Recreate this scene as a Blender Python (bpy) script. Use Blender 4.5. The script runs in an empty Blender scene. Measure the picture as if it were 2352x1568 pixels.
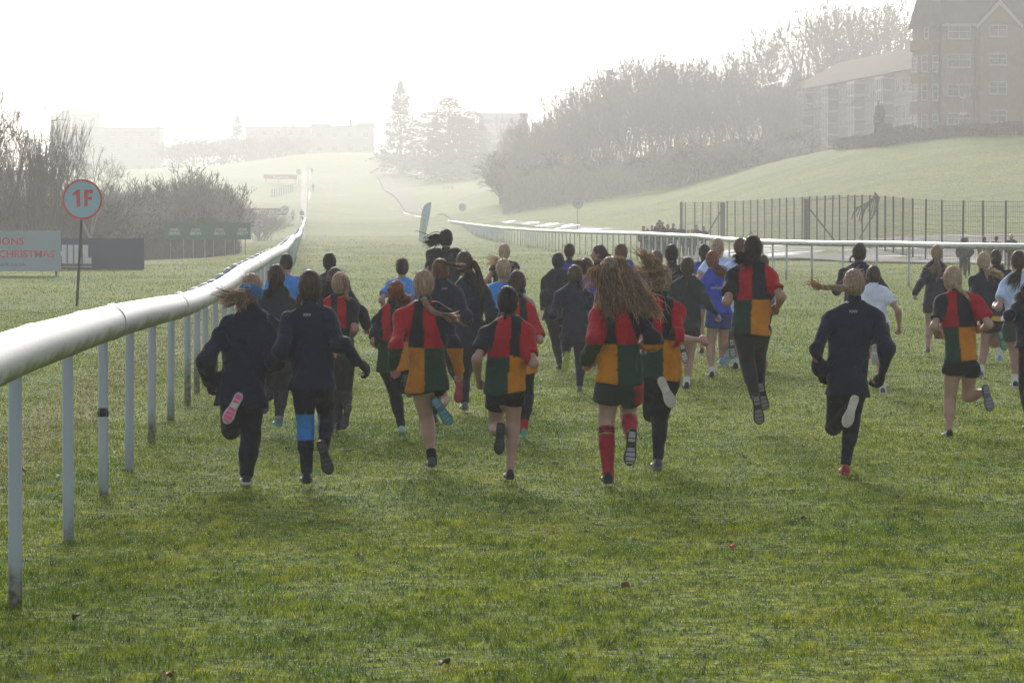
import bpy, bmesh, math, random
import numpy as np
from mathutils import Vector, Matrix
from mathutils.bvhtree import BVHTree

# ------------------------------------------------------------------ camera, sky, sun, exposure
sc = bpy.context.scene
COL = sc.collection
R = math.radians
CAM_H = 1.75
F = 7200.0                       # focal length in px of a 2352 px wide picture
DS = 7200.0 / 2940.0             # distances in the tables below are in units of DS metres
PITCH = math.atan(284.0 / F)
cam_d = bpy.data.cameras.new("camera")
cam_d.sensor_width = 36.0
cam_d.lens = F / 2352.0 * 36.0
cam_d.clip_start = 0.3
cam_d.clip_end = 6000
cam = bpy.data.objects.new("camera", cam_d)
COL.objects.link(cam)
cam.location = (0, 0, CAM_H)
cam.rotation_euler = (math.pi / 2 - PITCH, 0, 0)
sc.camera = cam

SUN_EL, SUN_AZ = 20.0, -6.0      # degrees; azimuth from +Y (away from the camera), + to the right
world = bpy.data.worlds.new("World")
sc.world = world
world.use_nodes = True
wn = world.node_tree.nodes
wl = world.node_tree.links
sky = wn.new("ShaderNodeTexSky")
sky.sky_type = 'NISHITA'
sky.sun_disc = False
sky.sun_elevation = R(SUN_EL)
sky.sun_rotation = R(SUN_AZ)
sky.air_density = 1.0
sky.dust_density = 2.0
sky.ozone_density = 1.0
hs = wn.new('ShaderNodeHueSaturation')      # desaturates the sky to take out its yellow tint
hs.inputs['Saturation'].default_value = 0.30
wl.new(sky.outputs[0], hs.inputs['Color'])
wl.new(hs.outputs[0], wn['Background'].inputs[0])
wn['Background'].inputs[1].default_value = 0.135
sun_d = bpy.data.lights.new("sun", 'SUN')
sun_d.energy = 2.4
sun_d.angle = R(15.0)
sun_d.color = (1.0, 0.95, 0.88)
sun = bpy.data.objects.new("sun", sun_d)
COL.objects.link(sun)
sd = Vector((math.sin(R(SUN_AZ)) * math.cos(R(SUN_EL)), math.cos(R(SUN_AZ)) * math.cos(R(SUN_EL)), math.sin(R(SUN_EL))))
sun.rotation_euler = sd.to_track_quat('Z', 'Y').to_euler()
sc.view_settings.view_transform = 'Standard'
sc.view_settings.look = 'None'
sc.view_settings.gamma = 1.0
sc.view_settings.use_curve_mapping = False
sc.view_settings.exposure = 0.42
HAZE_DENSITY = 0.00092
HAZE_ANISO = 0.42
sc.render.engine = 'CYCLES'
sc.cycles.use_denoising = True
sc.cycles.max_bounces = 6
sc.cycles.diffuse_bounces = 2
sc.cycles.glossy_bounces = 2
sc.cycles.transmission_bounces = 4
sc.cycles.volume_bounces = 1
sc.cycles.transparent_max_bounces = 8
sc.cycles.use_fast_gi = False

# ------------------------------------------------------------------ helpers
rnd = random.Random(7)
_cp, _sp = math.cos(PITCH), math.sin(PITCH)

def ray(px, py):
    """direction (per unit of world Y) through a pixel of the 2352 px wide photograph"""
    u = (px - 1176.0) / F
    v = (784.0 - py) / F
    dx, dy, dz = u, _cp + v * _sp, -_sp + v * _cp
    return dx / dy, dz / dy

def at(px, py, Y):
    Y = Y * DS
    a, b = ray(px, py)
    return Vector((a * Y, Y, CAM_H + b * Y))

def on_flat(px, py, h=0.0):
    a, b = ray(px, py)
    Y = (h - CAM_H) / b
    return Vector((a * Y, Y, h))

def tag(o, label=None, cat=None, group=None, kind=None):
    if label: o['label'] = label
    if cat: o['category'] = cat
    if group: o['group'] = group
    if kind: o['kind'] = kind
    return o

def empty(name, loc=(0, 0, 0), rz=0.0):
    o = bpy.data.objects.new(name, None)
    o.empty_display_size = 0.2
    COL.objects.link(o)
    o.location = loc
    o.rotation_euler = (0, 0, rz)
    return o

def mesh_obj(name, verts, faces, mats, parent=None, smooth=False, midx=None, attrs=None):
    """verts (n,3); faces: array (m,k) or list of tuples"""
    me = bpy.data.meshes.new(name)
    verts = np.asarray(verts, dtype=np.float32).reshape(-1, 3)
    if isinstance(faces, np.ndarray):
        m, k = faces.shape
        me.vertices.add(len(verts)); me.vertices.foreach_set('co', verts.ravel())
        me.loops.add(m * k); me.loops.foreach_set('vertex_index', faces.astype(np.int32).ravel())
        me.polygons.add(m); me.polygons.foreach_set('loop_start', (np.arange(m) * k).astype(np.int32))
        me.update(calc_edges=True)
    else:
        me.from_pydata([tuple(v) for v in verts.tolist()], [], faces)
    if not isinstance(mats, (list, tuple)): mats = [mats]
    for mt in mats: me.materials.append(mt)
    if midx is not None: me.polygons.foreach_set('material_index', np.asarray(midx, dtype=np.int32))
    if smooth: me.polygons.foreach_set('use_smooth', np.ones(len(me.polygons), dtype=bool))
    if attrs:
        for an, av in attrs.items():
            av = np.asarray(av, dtype=np.float32)
            if av.ndim == 1:
                a = me.attributes.new(an, 'FLOAT', 'POINT'); a.data.foreach_set('value', av)
            elif av.shape[1] == 3:
                a = me.attributes.new(an, 'FLOAT_VECTOR', 'POINT'); a.data.foreach_set('vector', av.ravel())
    me.update()
    o = bpy.data.objects.new(name, me)
    COL.objects.link(o)
    if parent is not None: o.parent = parent
    return o

class MB:
    """collects boxes, tubes, prisms and builds ONE mesh object"""
    def __init__(s): s.v = []; s.f = []; s.m = []
    def add(s, vs, fs, m=0):
        n = len(s.v)
        s.v += [tuple(v) for v in vs]
        s.f += [tuple(i + n for i in f) for f in fs]
        s.m += [m] * len(fs)
    def box(s, x0, x1, y0, y1, z0, z1, m=0, mat=None):
        vs = [(x0,y0,z0),(x1,y0,z0),(x1,y1,z0),(x0,y1,z0),(x0,y0,z1),(x1,y0,z1),(x1,y1,z1),(x0,y1,z1)]
        if mat is not None: vs = [mat @ Vector(v) for v in vs]
        s.add(vs, [(0,3,2,1),(4,5,6,7),(0,1,5,4),(1,2,6,5),(2,3,7,6),(3,0,4,7)], m)
    def tube(s, pts, rad, n=8, m=0, cap=True, ell=1.0):
        pts = [Vector(p) for p in pts]
        k = len(pts)
        if not hasattr(rad, '__len__'): rad = [rad] * k
        base = len(s.v)
        up = Vector((0, 0, 1))
        for i, p in enumerate(pts):
            t = (pts[min(i + 1, k - 1)] - pts[max(i - 1, 0)]).normalized()
            ref = up if abs(t.z) < 0.95 else Vector((0, 1, 0))
            a = t.cross(ref).normalized(); b = a.cross(t).normalized()
            for j in range(n):
                th = 2 * math.pi * j / n
                s.v.append(tuple(p + (a * math.cos(th) + b * math.sin(th) * ell) * rad[i]))
        for i in range(k - 1):
            for j in range(n):
                j2 = (j + 1) % n
                s.f.append((base + i*n + j, base + i*n + j2, base + (i+1)*n + j2, base + (i+1)*n + j)); s.m.append(m)
        if cap:
            s.f.append(tuple(base + j for j in range(n - 1, -1, -1))); s.m.append(m)
            s.f.append(tuple(base + (k-1)*n + j for j in range(n))); s.m.append(m)
    def prism(s, outline, z0, z1, m=0, mat=None):
        n = len(outline)
        vs = [(x, y, z0) for x, y in outline] + [(x, y, z1) for x, y in outline]
        if mat is not None: vs = [mat @ Vector(v) for v in vs]
        fs = [tuple(range(n - 1, -1, -1)), tuple(range(n, 2 * n))] + [(i, (i+1) % n, n + (i+1) % n, n + i) for i in range(n)]
        s.add(vs, fs, m)
    def build(s, name, mats, parent=None, smooth=False):
        o = mesh_obj(name, np.array(s.v), s.f, mats, parent, smooth, s.m)
        return o

def copy_tree(o, parent=None, skip=()):
    c = o.copy(); COL.objects.link(c); c.parent = parent
    for ch in list(o.children):
        copy_tree(ch, c)
    return c

# ------------------------------------------------------------------ materials
def new_mat(name):
    m = bpy.data.materials.new(name); m.use_nodes = True
    nt = m.node_tree
    return m, nt, nt.nodes['Principled BSDF']

def NZ(nt, scale, detail=3.0, rough=0.6, coord='Object', vec=None):
    n = nt.nodes.new('ShaderNodeTexNoise')
    n.inputs['Scale'].default_value = scale; n.inputs['Detail'].default_value = detail; n.inputs['Roughness'].default_value = rough
    if vec is None:
        tc = nt.nodes.new('ShaderNodeTexCoord'); vec = tc.outputs[coord]
    nt.links.new(vec, n.inputs['Vector'])
    return n

def RAMP(nt, fac, stops):
    r = nt.nodes.new('ShaderNodeValToRGB')
    e = r.color_ramp.elements
    while len(e) < len(stops): e.new(0.5)
    for i, (p, c) in enumerate(stops):
        e[i].position = p; e[i].color = (*c, 1) if len(c) == 3 else c
    nt.links.new(fac, r.inputs[0])
    return r

def MIX(nt, fac, a, b, blend='MIX'):
    m = nt.nodes.new('ShaderNodeMix'); m.data_type = 'RGBA'; m.blend_type = blend
    for s, v in ((0, fac), (6, a), (7, b)):
        if hasattr(v, 'is_output') or hasattr(v, 'links'): nt.links.new(v, m.inputs[s])
        elif isinstance(v, (int, float)): m.inputs[s].default_value = v
        else: m.inputs[s].default_value = (*v, 1)
    return m.outputs[2]

def MATH(nt, op, a, b=None, clamp=False):
    m = nt.nodes.new('ShaderNodeMath'); m.operation = op; m.use_clamp = clamp
    for i, v in enumerate((a, b)):
        if v is None: continue
        if isinstance(v, (int, float)): m.inputs[i].default_value = v
        else: nt.links.new(v, m.inputs[i])
    return m.outputs[0]

def BUMP(nt, bsdf, height, strength=0.3, dist=0.01):
    b = nt.nodes.new('ShaderNodeBump'); b.inputs['Strength'].default_value = strength; b.inputs['Distance'].default_value = dist
    nt.links.new(height, b.inputs['Height']); nt.links.new(b.outputs[0], bsdf.inputs['Normal'])

_mc = {}
def plain(name, col, rough=0.7, var=0.15, nscale=6.0, metal=0.0, bump=0.0, spec=0.5, bscale=None):
    if name in _mc: return _mc[name]
    m, nt, b = new_mat(name)
    n = NZ(nt, nscale)
    lo = tuple(max(0, c * (1 - var)) for c in col); hi = tuple(min(1, c * (1 + var)) for c in col)
    r = RAMP(nt, n.outputs[0], [(0.3, lo), (0.7, hi)])
    nt.links.new(r.outputs[0], b.inputs['Base Color'])
    b.inputs['Roughness'].default_value = rough; b.inputs['Metallic'].default_value = metal
    b.inputs['Specular IOR Level'].default_value = spec
    if bump:
        n2 = NZ(nt, bscale or nscale * 8); BUMP(nt, b, n2.outputs[0], bump, 0.01)
    _mc[name] = m
    return m
# ------------------------------------------------------------------ terrain
# control points: ('p', px, py, Y) ground seen at that pixel at that distance, or ('w', X, Y, h)
def rail_x(Y): return -1.50 - 0.0523 * Y      # line of the left running rail's posts
CP = []
for Y in (-30, 0, 15, 30, 45):
    for X in (-45, -25, -12, 0, 10, 20, 40): CP.append((X, Y, 0.0 if X > -40 or Y > 0 else 0))
for Y in (60, 80, 100, 120):
    CP += [(rail_x(Y*DS) - 2, Y, 0), (rail_x(Y*DS) + 5, Y, 0), (rail_x(Y*DS) + 12, Y, 0.0)]
for (px, py, Y) in [
    (187,700,25.7),(130,640,37),(330,613,46),(420,606,48.5),(560,590,57),(600,577,66),(640,545,95),
    (700,492,185),(709,440,258),(711,395,306),(714,351,338),(930,492,192),(880,442,258),(855,398,306),(845,350,338),
    (800,492,188),(795,440,258),(790,395,306),(780,350,338),(760,540,128),(850,540,128),
    (620,500,150),(660,505,150),(645,416,262),(560,420,262),(640,382,312),(500,384,318),(600,460,200),(660,470,200),(500,470,215),
    (958,493,192),(1000,492,160),(1062,500,140),(1000,455,215),(1010,425,250),(960,400,290),(985,385,300),(1100,445,190),
    (1165,418,190),(1250,432,165),(1350,442,150),(1500,455,132),(1600,442,128),(1690,402,126),(1800,368,128),(1900,345,130),
    (2050,322,118),(2200,314,113),(2352,308,110),(2600,300,110),
    (1560,510,108),(1450,500,114),(1300,505,118),(1300,470,135),(1180,490,135),(1140,510,125),
    (2600,520,72),(2352,515,72),(2000,522,76),(1750,515,90),(2352,420,90),(2000,425,97),(1700,455,110),(2600,415,90),
    (2352,560,56),(2000,560,59),(1700,560,72)]:
    q = at(px, py, Y); CP.append((q.x, q.y / DS, q.z))
for (X, Y, h) in [(-60,70,-3.5),(-40,70,-3.2),(-25,68,-1.8),(-60,110,-4),(-38,110,-3),(-90,90,-5),(-80,150,-3),(-50,150,-0.5),(-40,48,-.6),(-60,50,-1.5),
    (-95,220,4),(-80,318,14.0),(-130,318,13.5),(-200,318,13),(-60,360,15.5),(-120,400,16),(-40,400,20),(-10,400,18.5),(30,400,17),(-250,450,16),
    (20,330,14),(10,260,11),(40,250,12),(60,200,12),(0,300,14.5),(100,300,18),(60,145,9.8),(45,135,9.5),(80,125,9.8),(110,140,10),(150,250,14),(150,100,9),
    (28,160,9),(5,215,8),(12,180,6.5),(60,105,8.4),(90,80,5),(60,50,0.5),(60,20,0),(120,60,2),(220,420,18),(-250,250,6),(-150,150,0),(-150,60,-3),(-200,0,-2),
    (-6.5,140,.25),(-10.4,165,.5),(-20,480,19.5),(100,480,18),(-100,520,17)]:
    CP.append((X, Y, h))
CP = np.array(CP, dtype=float)
def _U(r2): return 0.5 * r2 * np.log(r2 + 1e-9)
_n = len(CP)
_d2 = ((CP[:, None, :2] - CP[None, :, :2]) ** 2).sum(-1)
_A = np.zeros((_n + 3, _n + 3)); _A[:_n, :_n] = _U(_d2) + np.eye(_n) * 60.0
_A[:_n, _n] = 1; _A[:_n, _n+1:] = CP[:, :2]; _A[_n:, :_n] = _A[:_n, _n:].T
_W = np.linalg.solve(_A, np.concatenate([CP[:, 2], np.zeros(3)]))
def sstep(x, a, b):
    t = np.clip((x - a) / (b - a), 0, 1); return t * t * (3 - 2 * t)
def hts(X, Y):
    X = np.asarray(X, float).ravel(); Y = np.asarray(Y, float).ravel()
    out = np.empty(len(X))
    for i in range(0, len(X), 20000):
        x = X[i:i+20000]; y = Y[i:i+20000] / DS
        d2 = (x[:, None] - CP[None, :, 0]) ** 2 + (y[:, None] - CP[None, :, 1]) ** 2
        out[i:i+20000] = _U(d2) @ _W[:_n] + _W[_n] + _W[_n+1] * x + _W[_n+2] * y
    Y = Y / DS
    rx = -1.5 - .128 * Y
    side = np.maximum(sstep(X, rx + 15, rx + 22), 1 - sstep(X, rx - 6, rx - 2))
    w = np.maximum(sstep(Y, 110, 150), side * sstep(Y, 38, 52))
    w = np.where((X > rx + 12), np.maximum(sstep(Y, 85, 125), side * sstep(Y, 44, 54)), w)
    return out * w
def gz(x, y): return float(hts([x], [y])[0])
def ground_at(px, py, y0=60.0, y1=1030.0):
    """first terrain point met by the ray through a pixel"""
    a, b = ray(px, py)
    ys = np.linspace(y0, y1, 1600)
    d = (CAM_H + b * ys) - hts(a * ys, ys)
    k = np.argmax(d < 0)
    Y = ys[k] if d[k] < 0 else y1
    return Vector((a * Y, Y, gz(a * Y, Y)))

def grass_shader(name, blade=False):
    m, nt, b = new_mat(name)
    geo = nt.nodes.new('ShaderNodeNewGeometry')
    pos = geo.outputs['Position']
    big = NZ(nt, 0.22, 4, 0.6, vec=pos)
    mid = NZ(nt, 2.6, 5, 0.7, vec=pos)
    fine = NZ(nt, 24.0, 3, 0.7, vec=pos)
    c1 = RAMP(nt, mid.outputs[0], [(0.28, (0.062, 0.112, 0.003)), (0.46, (0.128, 0.176, 0.004)), (0.60, (0.198, 0.222, 0.010)), (0.78, (0.270, 0.245, 0.045))])
    c2 = RAMP(nt, big.outputs[0], [(0.36, (0.72, 0.86, 0.8)), (0.50, (1.0, 1.0, 1.0)), (0.66, (1.16, 1.08, 1.0))])
    col = MIX(nt, 1.0, c1.outputs[0], c2.outputs[0], 'MULTIPLY')
    sx_ = nt.nodes.new('ShaderNodeSeparateXYZ'); nt.links.new(pos, sx_.inputs[0])
    off_ = MATH(nt, 'ADD', MATH(nt, 'ADD', sx_.outputs[0], MATH(nt, 'MULTIPLY', sx_.outputs[1], 0.0523)), 2.5)      # worn strip along the left rail
    wn_ = MATH(nt, 'SUBTRACT', MATH(nt, 'ADD', 1.0, MATH(nt, 'MULTIPLY', MATH(nt, 'SUBTRACT', mid.outputs[0], .5), 3.0)), MATH(nt, 'ABSOLUTE', MATH(nt, 'MULTIPLY', off_, 1.5)), True)
    col = MIX(nt, MATH(nt, 'MULTIPLY', wn_, .5), col, (0.17, 0.125, 0.06))
    tuft = NZ(nt, 11.0, 3, 0.6, vec=pos)
    ct = RAMP(nt, tuft.outputs[0], [(0.36, (0.28, 0.38, 0.38)), (0.49, (0.95, 0.95, 0.95)), (0.64, (1.7, 1.55, 1.6))])  # mottled clumps, with shade of the gaps between tufts painted into the colour
    col = MIX(nt, 1.0, col, ct.outputs[0], 'MULTIPLY')
    if blade:
        vc = nt.nodes.new('ShaderNodeAttribute'); vc.attribute_name = 'tint'
        r2 = RAMP(nt, vc.outputs['Fac'], [(0.0, (0.62, 0.78, 0.60)), (0.5, (1.0, 1.05, 0.9)), (0.88, (1.45, 1.4, 1.1)), (1.0, (2.1, 1.85, 1.5))])
        col = MIX(nt, 1.0, col, r2.outputs[0], 'MULTIPLY')
        nt.links.new(col, b.inputs['Base Color'])
        b.inputs['Roughness'].default_value = 0.6
        b.inputs['Specular IOR Level'].default_value = 0.25
        tr = nt.nodes.new('ShaderNodeBsdfTranslucent'); nt.links.new(MIX(nt, 1.0, col, (1.15, 1.2, 0.7), 'MULTIPLY'), tr.inputs[0])
        mx = nt.nodes.new('ShaderNodeMixShader'); mx.inputs[0].default_value = 0.35
        nt.links.new(b.outputs[0], mx.inputs[1]); nt.links.new(tr.outputs[0], mx.inputs[2])
        nt.links.new(mx.outputs[0], nt.nodes['Material Output'].inputs[0])
    else:
        # broad noise tints the ground turf in lighter and darker patches, greener overall
        far = NZ(nt, 0.05, 3, 0.5, vec=pos)
        c3 = RAMP(nt, far.outputs[0], [(0.40, (0.98, 1.14, 0.7)), (0.60, (1.30, 1.32, 0.8))])
        col = MIX(nt, 1.0, col, c3.outputs[0], 'MULTIPLY')
        sy_ = nt.nodes.new('ShaderNodeSeparateXYZ'); nt.links.new(pos, sy_.inputs[0])
        f3 = RAMP(nt, fine.outputs[0], [(0.3, (0.45, 0.5, 0.4)), (0.7, (1.15, 1.1, 1.05))])
        col = MIX(nt, 1.0, col, f3.outputs[0], 'MULTIPLY')
        nt.links.new(col, b.inputs['Base Color'])
        b.inputs['Roughness'].default_value = 0.9
        b.inputs['Specular IOR Level'].default_value = 0.15
        bn = NZ(nt, 3.0, 5, 0.75, vec=pos)
        s = MATH(nt, 'ADD', bn.outputs[0], MATH(nt, 'MULTIPLY', fine.outputs[0], 0.3))
        BUMP(nt, b, s, 0.7, 0.12)
    return m
M_ground = grass_shader('turf')
M_blade = grass_shader('grass_blade', True)

def build_ground():
    ys = np.concatenate([np.arange(-60, 70, 5.), np.arange(70, 320, 2.5), np.arange(320, 850, 4.5), np.linspace(850, 1400, 40)])
    xs = np.concatenate([np.linspace(-420, -100, 24)[:-1], np.arange(-100, -60, 4), np.arange(-60, 75, 1.6), np.arange(75, 130, 4), np.linspace(130, 420, 22)])
    XX, YY = np.meshgrid(xs, ys)
    H = hts(XX, YY).reshape(XX.shape)
    lim = sstep(YY, 1200, 1350); H = H * (1 - lim) + 17 * lim
    lx = sstep(np.abs(XX), 230, 330); H = H * (1 - lx) + np.clip(H, -4, 20) * lx
    rs = np.random.RandomState(3)
    w = sstep(YY, 70, 140)
    H += w * (0.05 * np.sin(XX * 0.9 + 1.3 * np.sin(YY * .17)) * np.sin(YY * 0.29 + XX * .2) + 0.03 * rs.randn(*XX.shape) * (np.abs(XX + 0.0523 * YY - 6) > 9))
    nx, ny = len(xs), len(ys)
    idx = np.arange(nx * ny).reshape(ny, nx)
    faces = np.stack([idx[:-1, :-1], idx[:-1, 1:], idx[1:, 1:], idx[1:, :-1]], -1).reshape(-1, 4)
    V = np.stack([XX, YY, H], -1).reshape(-1, 3)
    o = mesh_obj('ground', V, faces, M_ground, smooth=True)
    tag(o, kind='structure')
build_ground()

def ribbon(name, pts, w, mat, lift=0.03, kind='structure', nsub=4):
    """a strip laid on the terrain along centre points (x, y) of given width(s)"""
    P = []
    for i in range(len(pts) - 1):
        n = max(2, int(math.hypot(pts[i+1][0]-pts[i][0], pts[i+1][1]-pts[i][1]) / 1.2))
        for k in range(n):
            t = k / n; P.append([pts[i][j] * (1-t) + pts[i+1][j] * t for j in range(3)])
    P.append(list(pts[-1]))
    P = np.array(P)
    T = np.gradient(P[:, :2], axis=0); T /= np.linalg.norm(T, axis=1)[:, None]
    Nn = np.stack([T[:, 1], -T[:, 0]], -1)
    rows = []
    for s in np.linspace(-.5, .5, nsub + 1): rows.append(P[:, :2] + Nn * (s * P[:, 2:3]))
    G = np.stack(rows, 1)
    H = hts(G[..., 0], G[..., 1]).reshape(G.shape[:2])
    V = np.concatenate([G, (H + lift)[..., None]], -1)
    a, b = G.shape[:2]
    idx = np.arange(a * b).reshape(a, b)
    faces = np.stack([idx[:-1, :-1], idx[:-1, 1:], idx[1:, 1:], idx[1:, :-1]], -1).reshape(-1, 4)
    o = mesh_obj(name, V.reshape(-1, 3), faces, mat, smooth=True)
    tag(o, kind=kind)
    return o

# wet all-weather track: wet sand with water lying in the hollows
m, nt, b = new_mat('wet_track')
geo = nt.nodes.new('ShaderNodeNewGeometry')
mp = nt.nodes.new('ShaderNodeMapping'); mp.inputs['Scale'].default_value = (0.16, 0.6, 1.0); nt.links.new(geo.outputs['Position'], mp.inputs[0])
n1 = NZ(nt, 0.9, 5, 0.7, vec=mp.outputs[0])
c = RAMP(nt, n1.outputs[0], [(0.42, (0.025, 0.027, 0.024)), (0.58, (0.075, 0.078, 0.055))])
nt.links.new(c.outputs[0], b.inputs['Base Color'])
r = RAMP(nt, n1.outputs[0], [(0.36, (0.22,)*3), (0.46, (0.9,)*3)]); nt.links.new(r.outputs[0], b.inputs['Roughness'])
BUMP(nt, b, n1.outputs[0], 0.8, 0.12)
b.inputs['Specular IOR Level'].default_value = .3
M_track = m
M_path = plain('worn_path', (0.20, 0.155, 0.11), 0.9, 0.25, 0.6)

def build_haze():
    m = bpy.data.materials.new('haze_air'); m.use_nodes = True
    nt = m.node_tree; nt.nodes.remove(nt.nodes['Principled BSDF'])
    v = nt.nodes.new('ShaderNodeVolumePrincipled')
    v.inputs['Color'].default_value = (0.955, 0.965, 0.975, 1)
    v.inputs['Density'].default_value = HAZE_DENSITY
    v.inputs['Anisotropy'].default_value = HAZE_ANISO
    nt.links.new(v.outputs[0], nt.nodes['Material Output'].inputs['Volume'])
    try: m.volume_intersection_method = 'FAST'
    except Exception: pass
    mb = MB(); mb.box(-425, 425, -65, 1405, -9, 56)
    o = mb.build('haze', m)
    tag(o, kind='stuff', label='pale morning haze hanging over the whole course', cat='haze')
    o.display_type = 'WIRE'
build_haze()
# ------------------------------------------------------------------ grass
def grass_mesh():
    rs = np.random.RandomState(11)
    # density field for clumps
    def clump(x, y):
        return (np.sin(x*3.1+1.7*np.sin(y*2.3))*np.sin(y*2.7+1.3*np.sin(x*1.9+.5)) + .6*np.sin(x*8.3+2*np.sin(y*6.1))*np.sin(y*7.7+x*1.1)) 
    VV = []; TT = []; n0 = 0
    bands = [(10.0, 18, 4200, 1.0), (18, 27, 2100, 1.25), (27, 40, 950, 1.6), (40, 60, 340, 2.4), (60, 95, 70, 3.6), (95, 140, 26, 5.0), (140, 200, 12, 6.5), (200, 300, 4, 8.0)]
    for (y0, y1, dens, s) in bands:
        xw = 0.18 * y1 + 1.2
        N = int((y1 - y0) * 2 * xw * dens)
        x = rs.uniform(-xw, xw, N); y = rs.uniform(y0, y1, N)
        keep = np.abs(x) < 0.18 * y + 1.2
        c = clump(x, y)
        keep &= rs.rand(N) < (0.86 + 0.14 * np.clip(c + .3, -1, 1))
        x = x[keep]; y = y[keep]; c = c[keep]; n = len(x)
        h = (0.012 + 0.012 * rs.rand(n) + 0.008 * np.clip(c, -.6, 1.4)) * (0.85 + 0.15 * s)
        tall = rs.rand(n) < 0.05; h[tall] *= 1.5
        h = np.maximum(h, .012)
        w = 0.0018 * s * rs.uniform(.7, 1.4, n)
        ang = rs.uniform(0, 2*np.pi, n)
        la = rs.uniform(0, 2*np.pi, n); lean = rs.uniform(0.2, 1.1, n) * h
        z = hts(x, y) if y0 > 50 else np.zeros(n)
        b = np.stack([x, y, z - .002], -1)
        d = np.stack([np.cos(ang)*w, np.sin(ang)*w, 0*w], -1)
        ld = np.stack([np.cos(la)*lean, np.sin(la)*lean, 0*w], -1)
        up = np.stack([0*h, 0*h, h], -1)
        p0 = b - d; p1 = b + d
        mid = b + ld * .35 + up * .62
        m0 = mid - d * .8; m1 = mid + d * .8
        tip = b + ld + up
        V = np.stack([p0, p1, m1, m0, tip], 1).reshape(-1, 3)
        tint = rs.rand(n); t = np.repeat(tint, 5)
        VV.append(V); TT.append(t)
    V = np.concatenate(VV); T = np.concatenate(TT)
    n = len(V) // 5
    base = np.arange(n) * 5
    tris = np.stack([base, base+1, base+2, base, base+2, base+3, base+3, base+2, base+4], -1).reshape(-1, 3)
    o = mesh_obj('grass', V, tris, M_blade, attrs={'tint': T})
    tag(o, 'short dewy turf grass of the racecourse', 'grass', kind='stuff')
    # dew drops on blade tips
    tips = V.reshape(-1, 5, 3)[:, 4]
    sel = rs.rand(n) < np.clip(0.06 * (tips[:, 1] / 15.0), .04, .12)
    sel &= tips[:, 1] < 60
    tp = tips[sel]
    s = 0.0016 * np.clip(tp[:, 1] / 15.0, 0.9, 3) * rs.uniform(.6, 1.3, len(tp))
    octv = np.array([(1,0,0),(-1,0,0),(0,1,0),(0,-1,0),(0,0,1),(0,0,-1)], float)
    octf = np.array([(0,2,4),(2,1,4),(1,3,4),(3,0,4),(2,0,5),(1,2,5),(3,1,5),(0,3,5)])
    DV = (tp[:, None, :] + octv[None] * s[:, None, None]).reshape(-1, 3)
    DF = (octf[None] + (np.arange(len(tp)) * 6)[:, None, None]).reshape(-1, 3)
    m, nt, b = new_mat('dew')
    b.inputs['Base Color'].default_value = (0.9, 0.95, 1, 1); b.inputs['Roughness'].default_value = 0.1
    b.inputs['Specular IOR Level'].default_value = 1.0
    tr = nt.nodes.new('ShaderNodeBsdfTranslucent'); tr.inputs[0].default_value = (.95, .98, 1, 1)
    mx = nt.nodes.new('ShaderNodeMixShader'); mx.inputs[0].default_value = .6
    nt.links.new(b.outputs[0], mx.inputs[1]); nt.links.new(tr.outputs[0], mx.inputs[2]); nt.links.new(mx.outputs[0], nt.nodes['Material Output'].inputs[0])
    o = mesh_obj('dew_drops', DV, DF, m)
    tag(o, 'tiny dew drops glinting on the grass tips', 'dew', kind='stuff')
grass_mesh()
# ------------------------------------------------------------------ running rails
m, nt, b = new_mat('white_rail_plastic')
tc = nt.nodes.new('ShaderNodeTexCoord')
n1 = NZ(nt, 3.0, 5, 0.7); n2 = NZ(nt, 40.0, 3, .7)
geo = nt.nodes.new('ShaderNodeNewGeometry')
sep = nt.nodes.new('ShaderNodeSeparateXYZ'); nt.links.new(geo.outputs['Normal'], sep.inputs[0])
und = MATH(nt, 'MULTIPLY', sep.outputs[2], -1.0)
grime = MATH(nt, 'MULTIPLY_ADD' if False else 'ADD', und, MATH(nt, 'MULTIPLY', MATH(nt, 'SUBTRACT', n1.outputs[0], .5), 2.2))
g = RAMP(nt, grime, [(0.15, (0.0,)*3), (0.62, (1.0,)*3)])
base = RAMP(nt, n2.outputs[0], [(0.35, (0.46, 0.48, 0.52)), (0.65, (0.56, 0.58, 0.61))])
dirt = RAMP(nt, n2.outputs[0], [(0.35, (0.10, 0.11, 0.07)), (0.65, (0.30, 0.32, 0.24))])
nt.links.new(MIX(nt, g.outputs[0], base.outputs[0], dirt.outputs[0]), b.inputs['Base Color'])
b.inputs['Roughness'].default_value = 0.42
BUMP(nt, b, n2.outputs[0], 0.12, 0.004)
M_rail = m
m, nt, b = new_mat('rail_post_plastic')
geo = nt.nodes.new('ShaderNodeNewGeometry')
sep = nt.nodes.new('ShaderNodeSeparateXYZ'); nt.links.new(geo.outputs['Position'], sep.inputs[0])
n1 = NZ(nt, 6.0, 5, 0.7, vec=geo.outputs['Position']); n0 = NZ(nt, .9, 2, .5, vec=geo.outputs['Position'])
hh = MATH(nt, 'ADD', sep.outputs[2], MATH(nt, 'MULTIPLY', MATH(nt, 'SUBTRACT', n1.outputs[0], .5), 0.9))
hh = MATH(nt, 'ADD', hh, MATH(nt, 'MULTIPLY', MATH(nt, 'SUBTRACT', n0.outputs[0], .5), 2.2))
g = RAMP(nt, hh, [(0.04, (1,)*3), (0.13, (0.75,)*3), (0.30, (0.12,)*3), (0.42, (0.0,)*3)])
n2 = NZ(nt, 30.0, 4, .7, vec=geo.outputs['Position'])
dirt = RAMP(nt, n2.outputs[0], [(0.35, (0.05, 0.06, 0.04)), (0.65, (0.32, 0.33, 0.27))])
nt.links.new(MIX(nt, g.outputs[0], (0.44, 0.50, 0.62), dirt.outputs[0]), b.inputs['Base Color'])
b.inputs['Roughness'].default_value = 0.45
M_post = m
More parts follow.
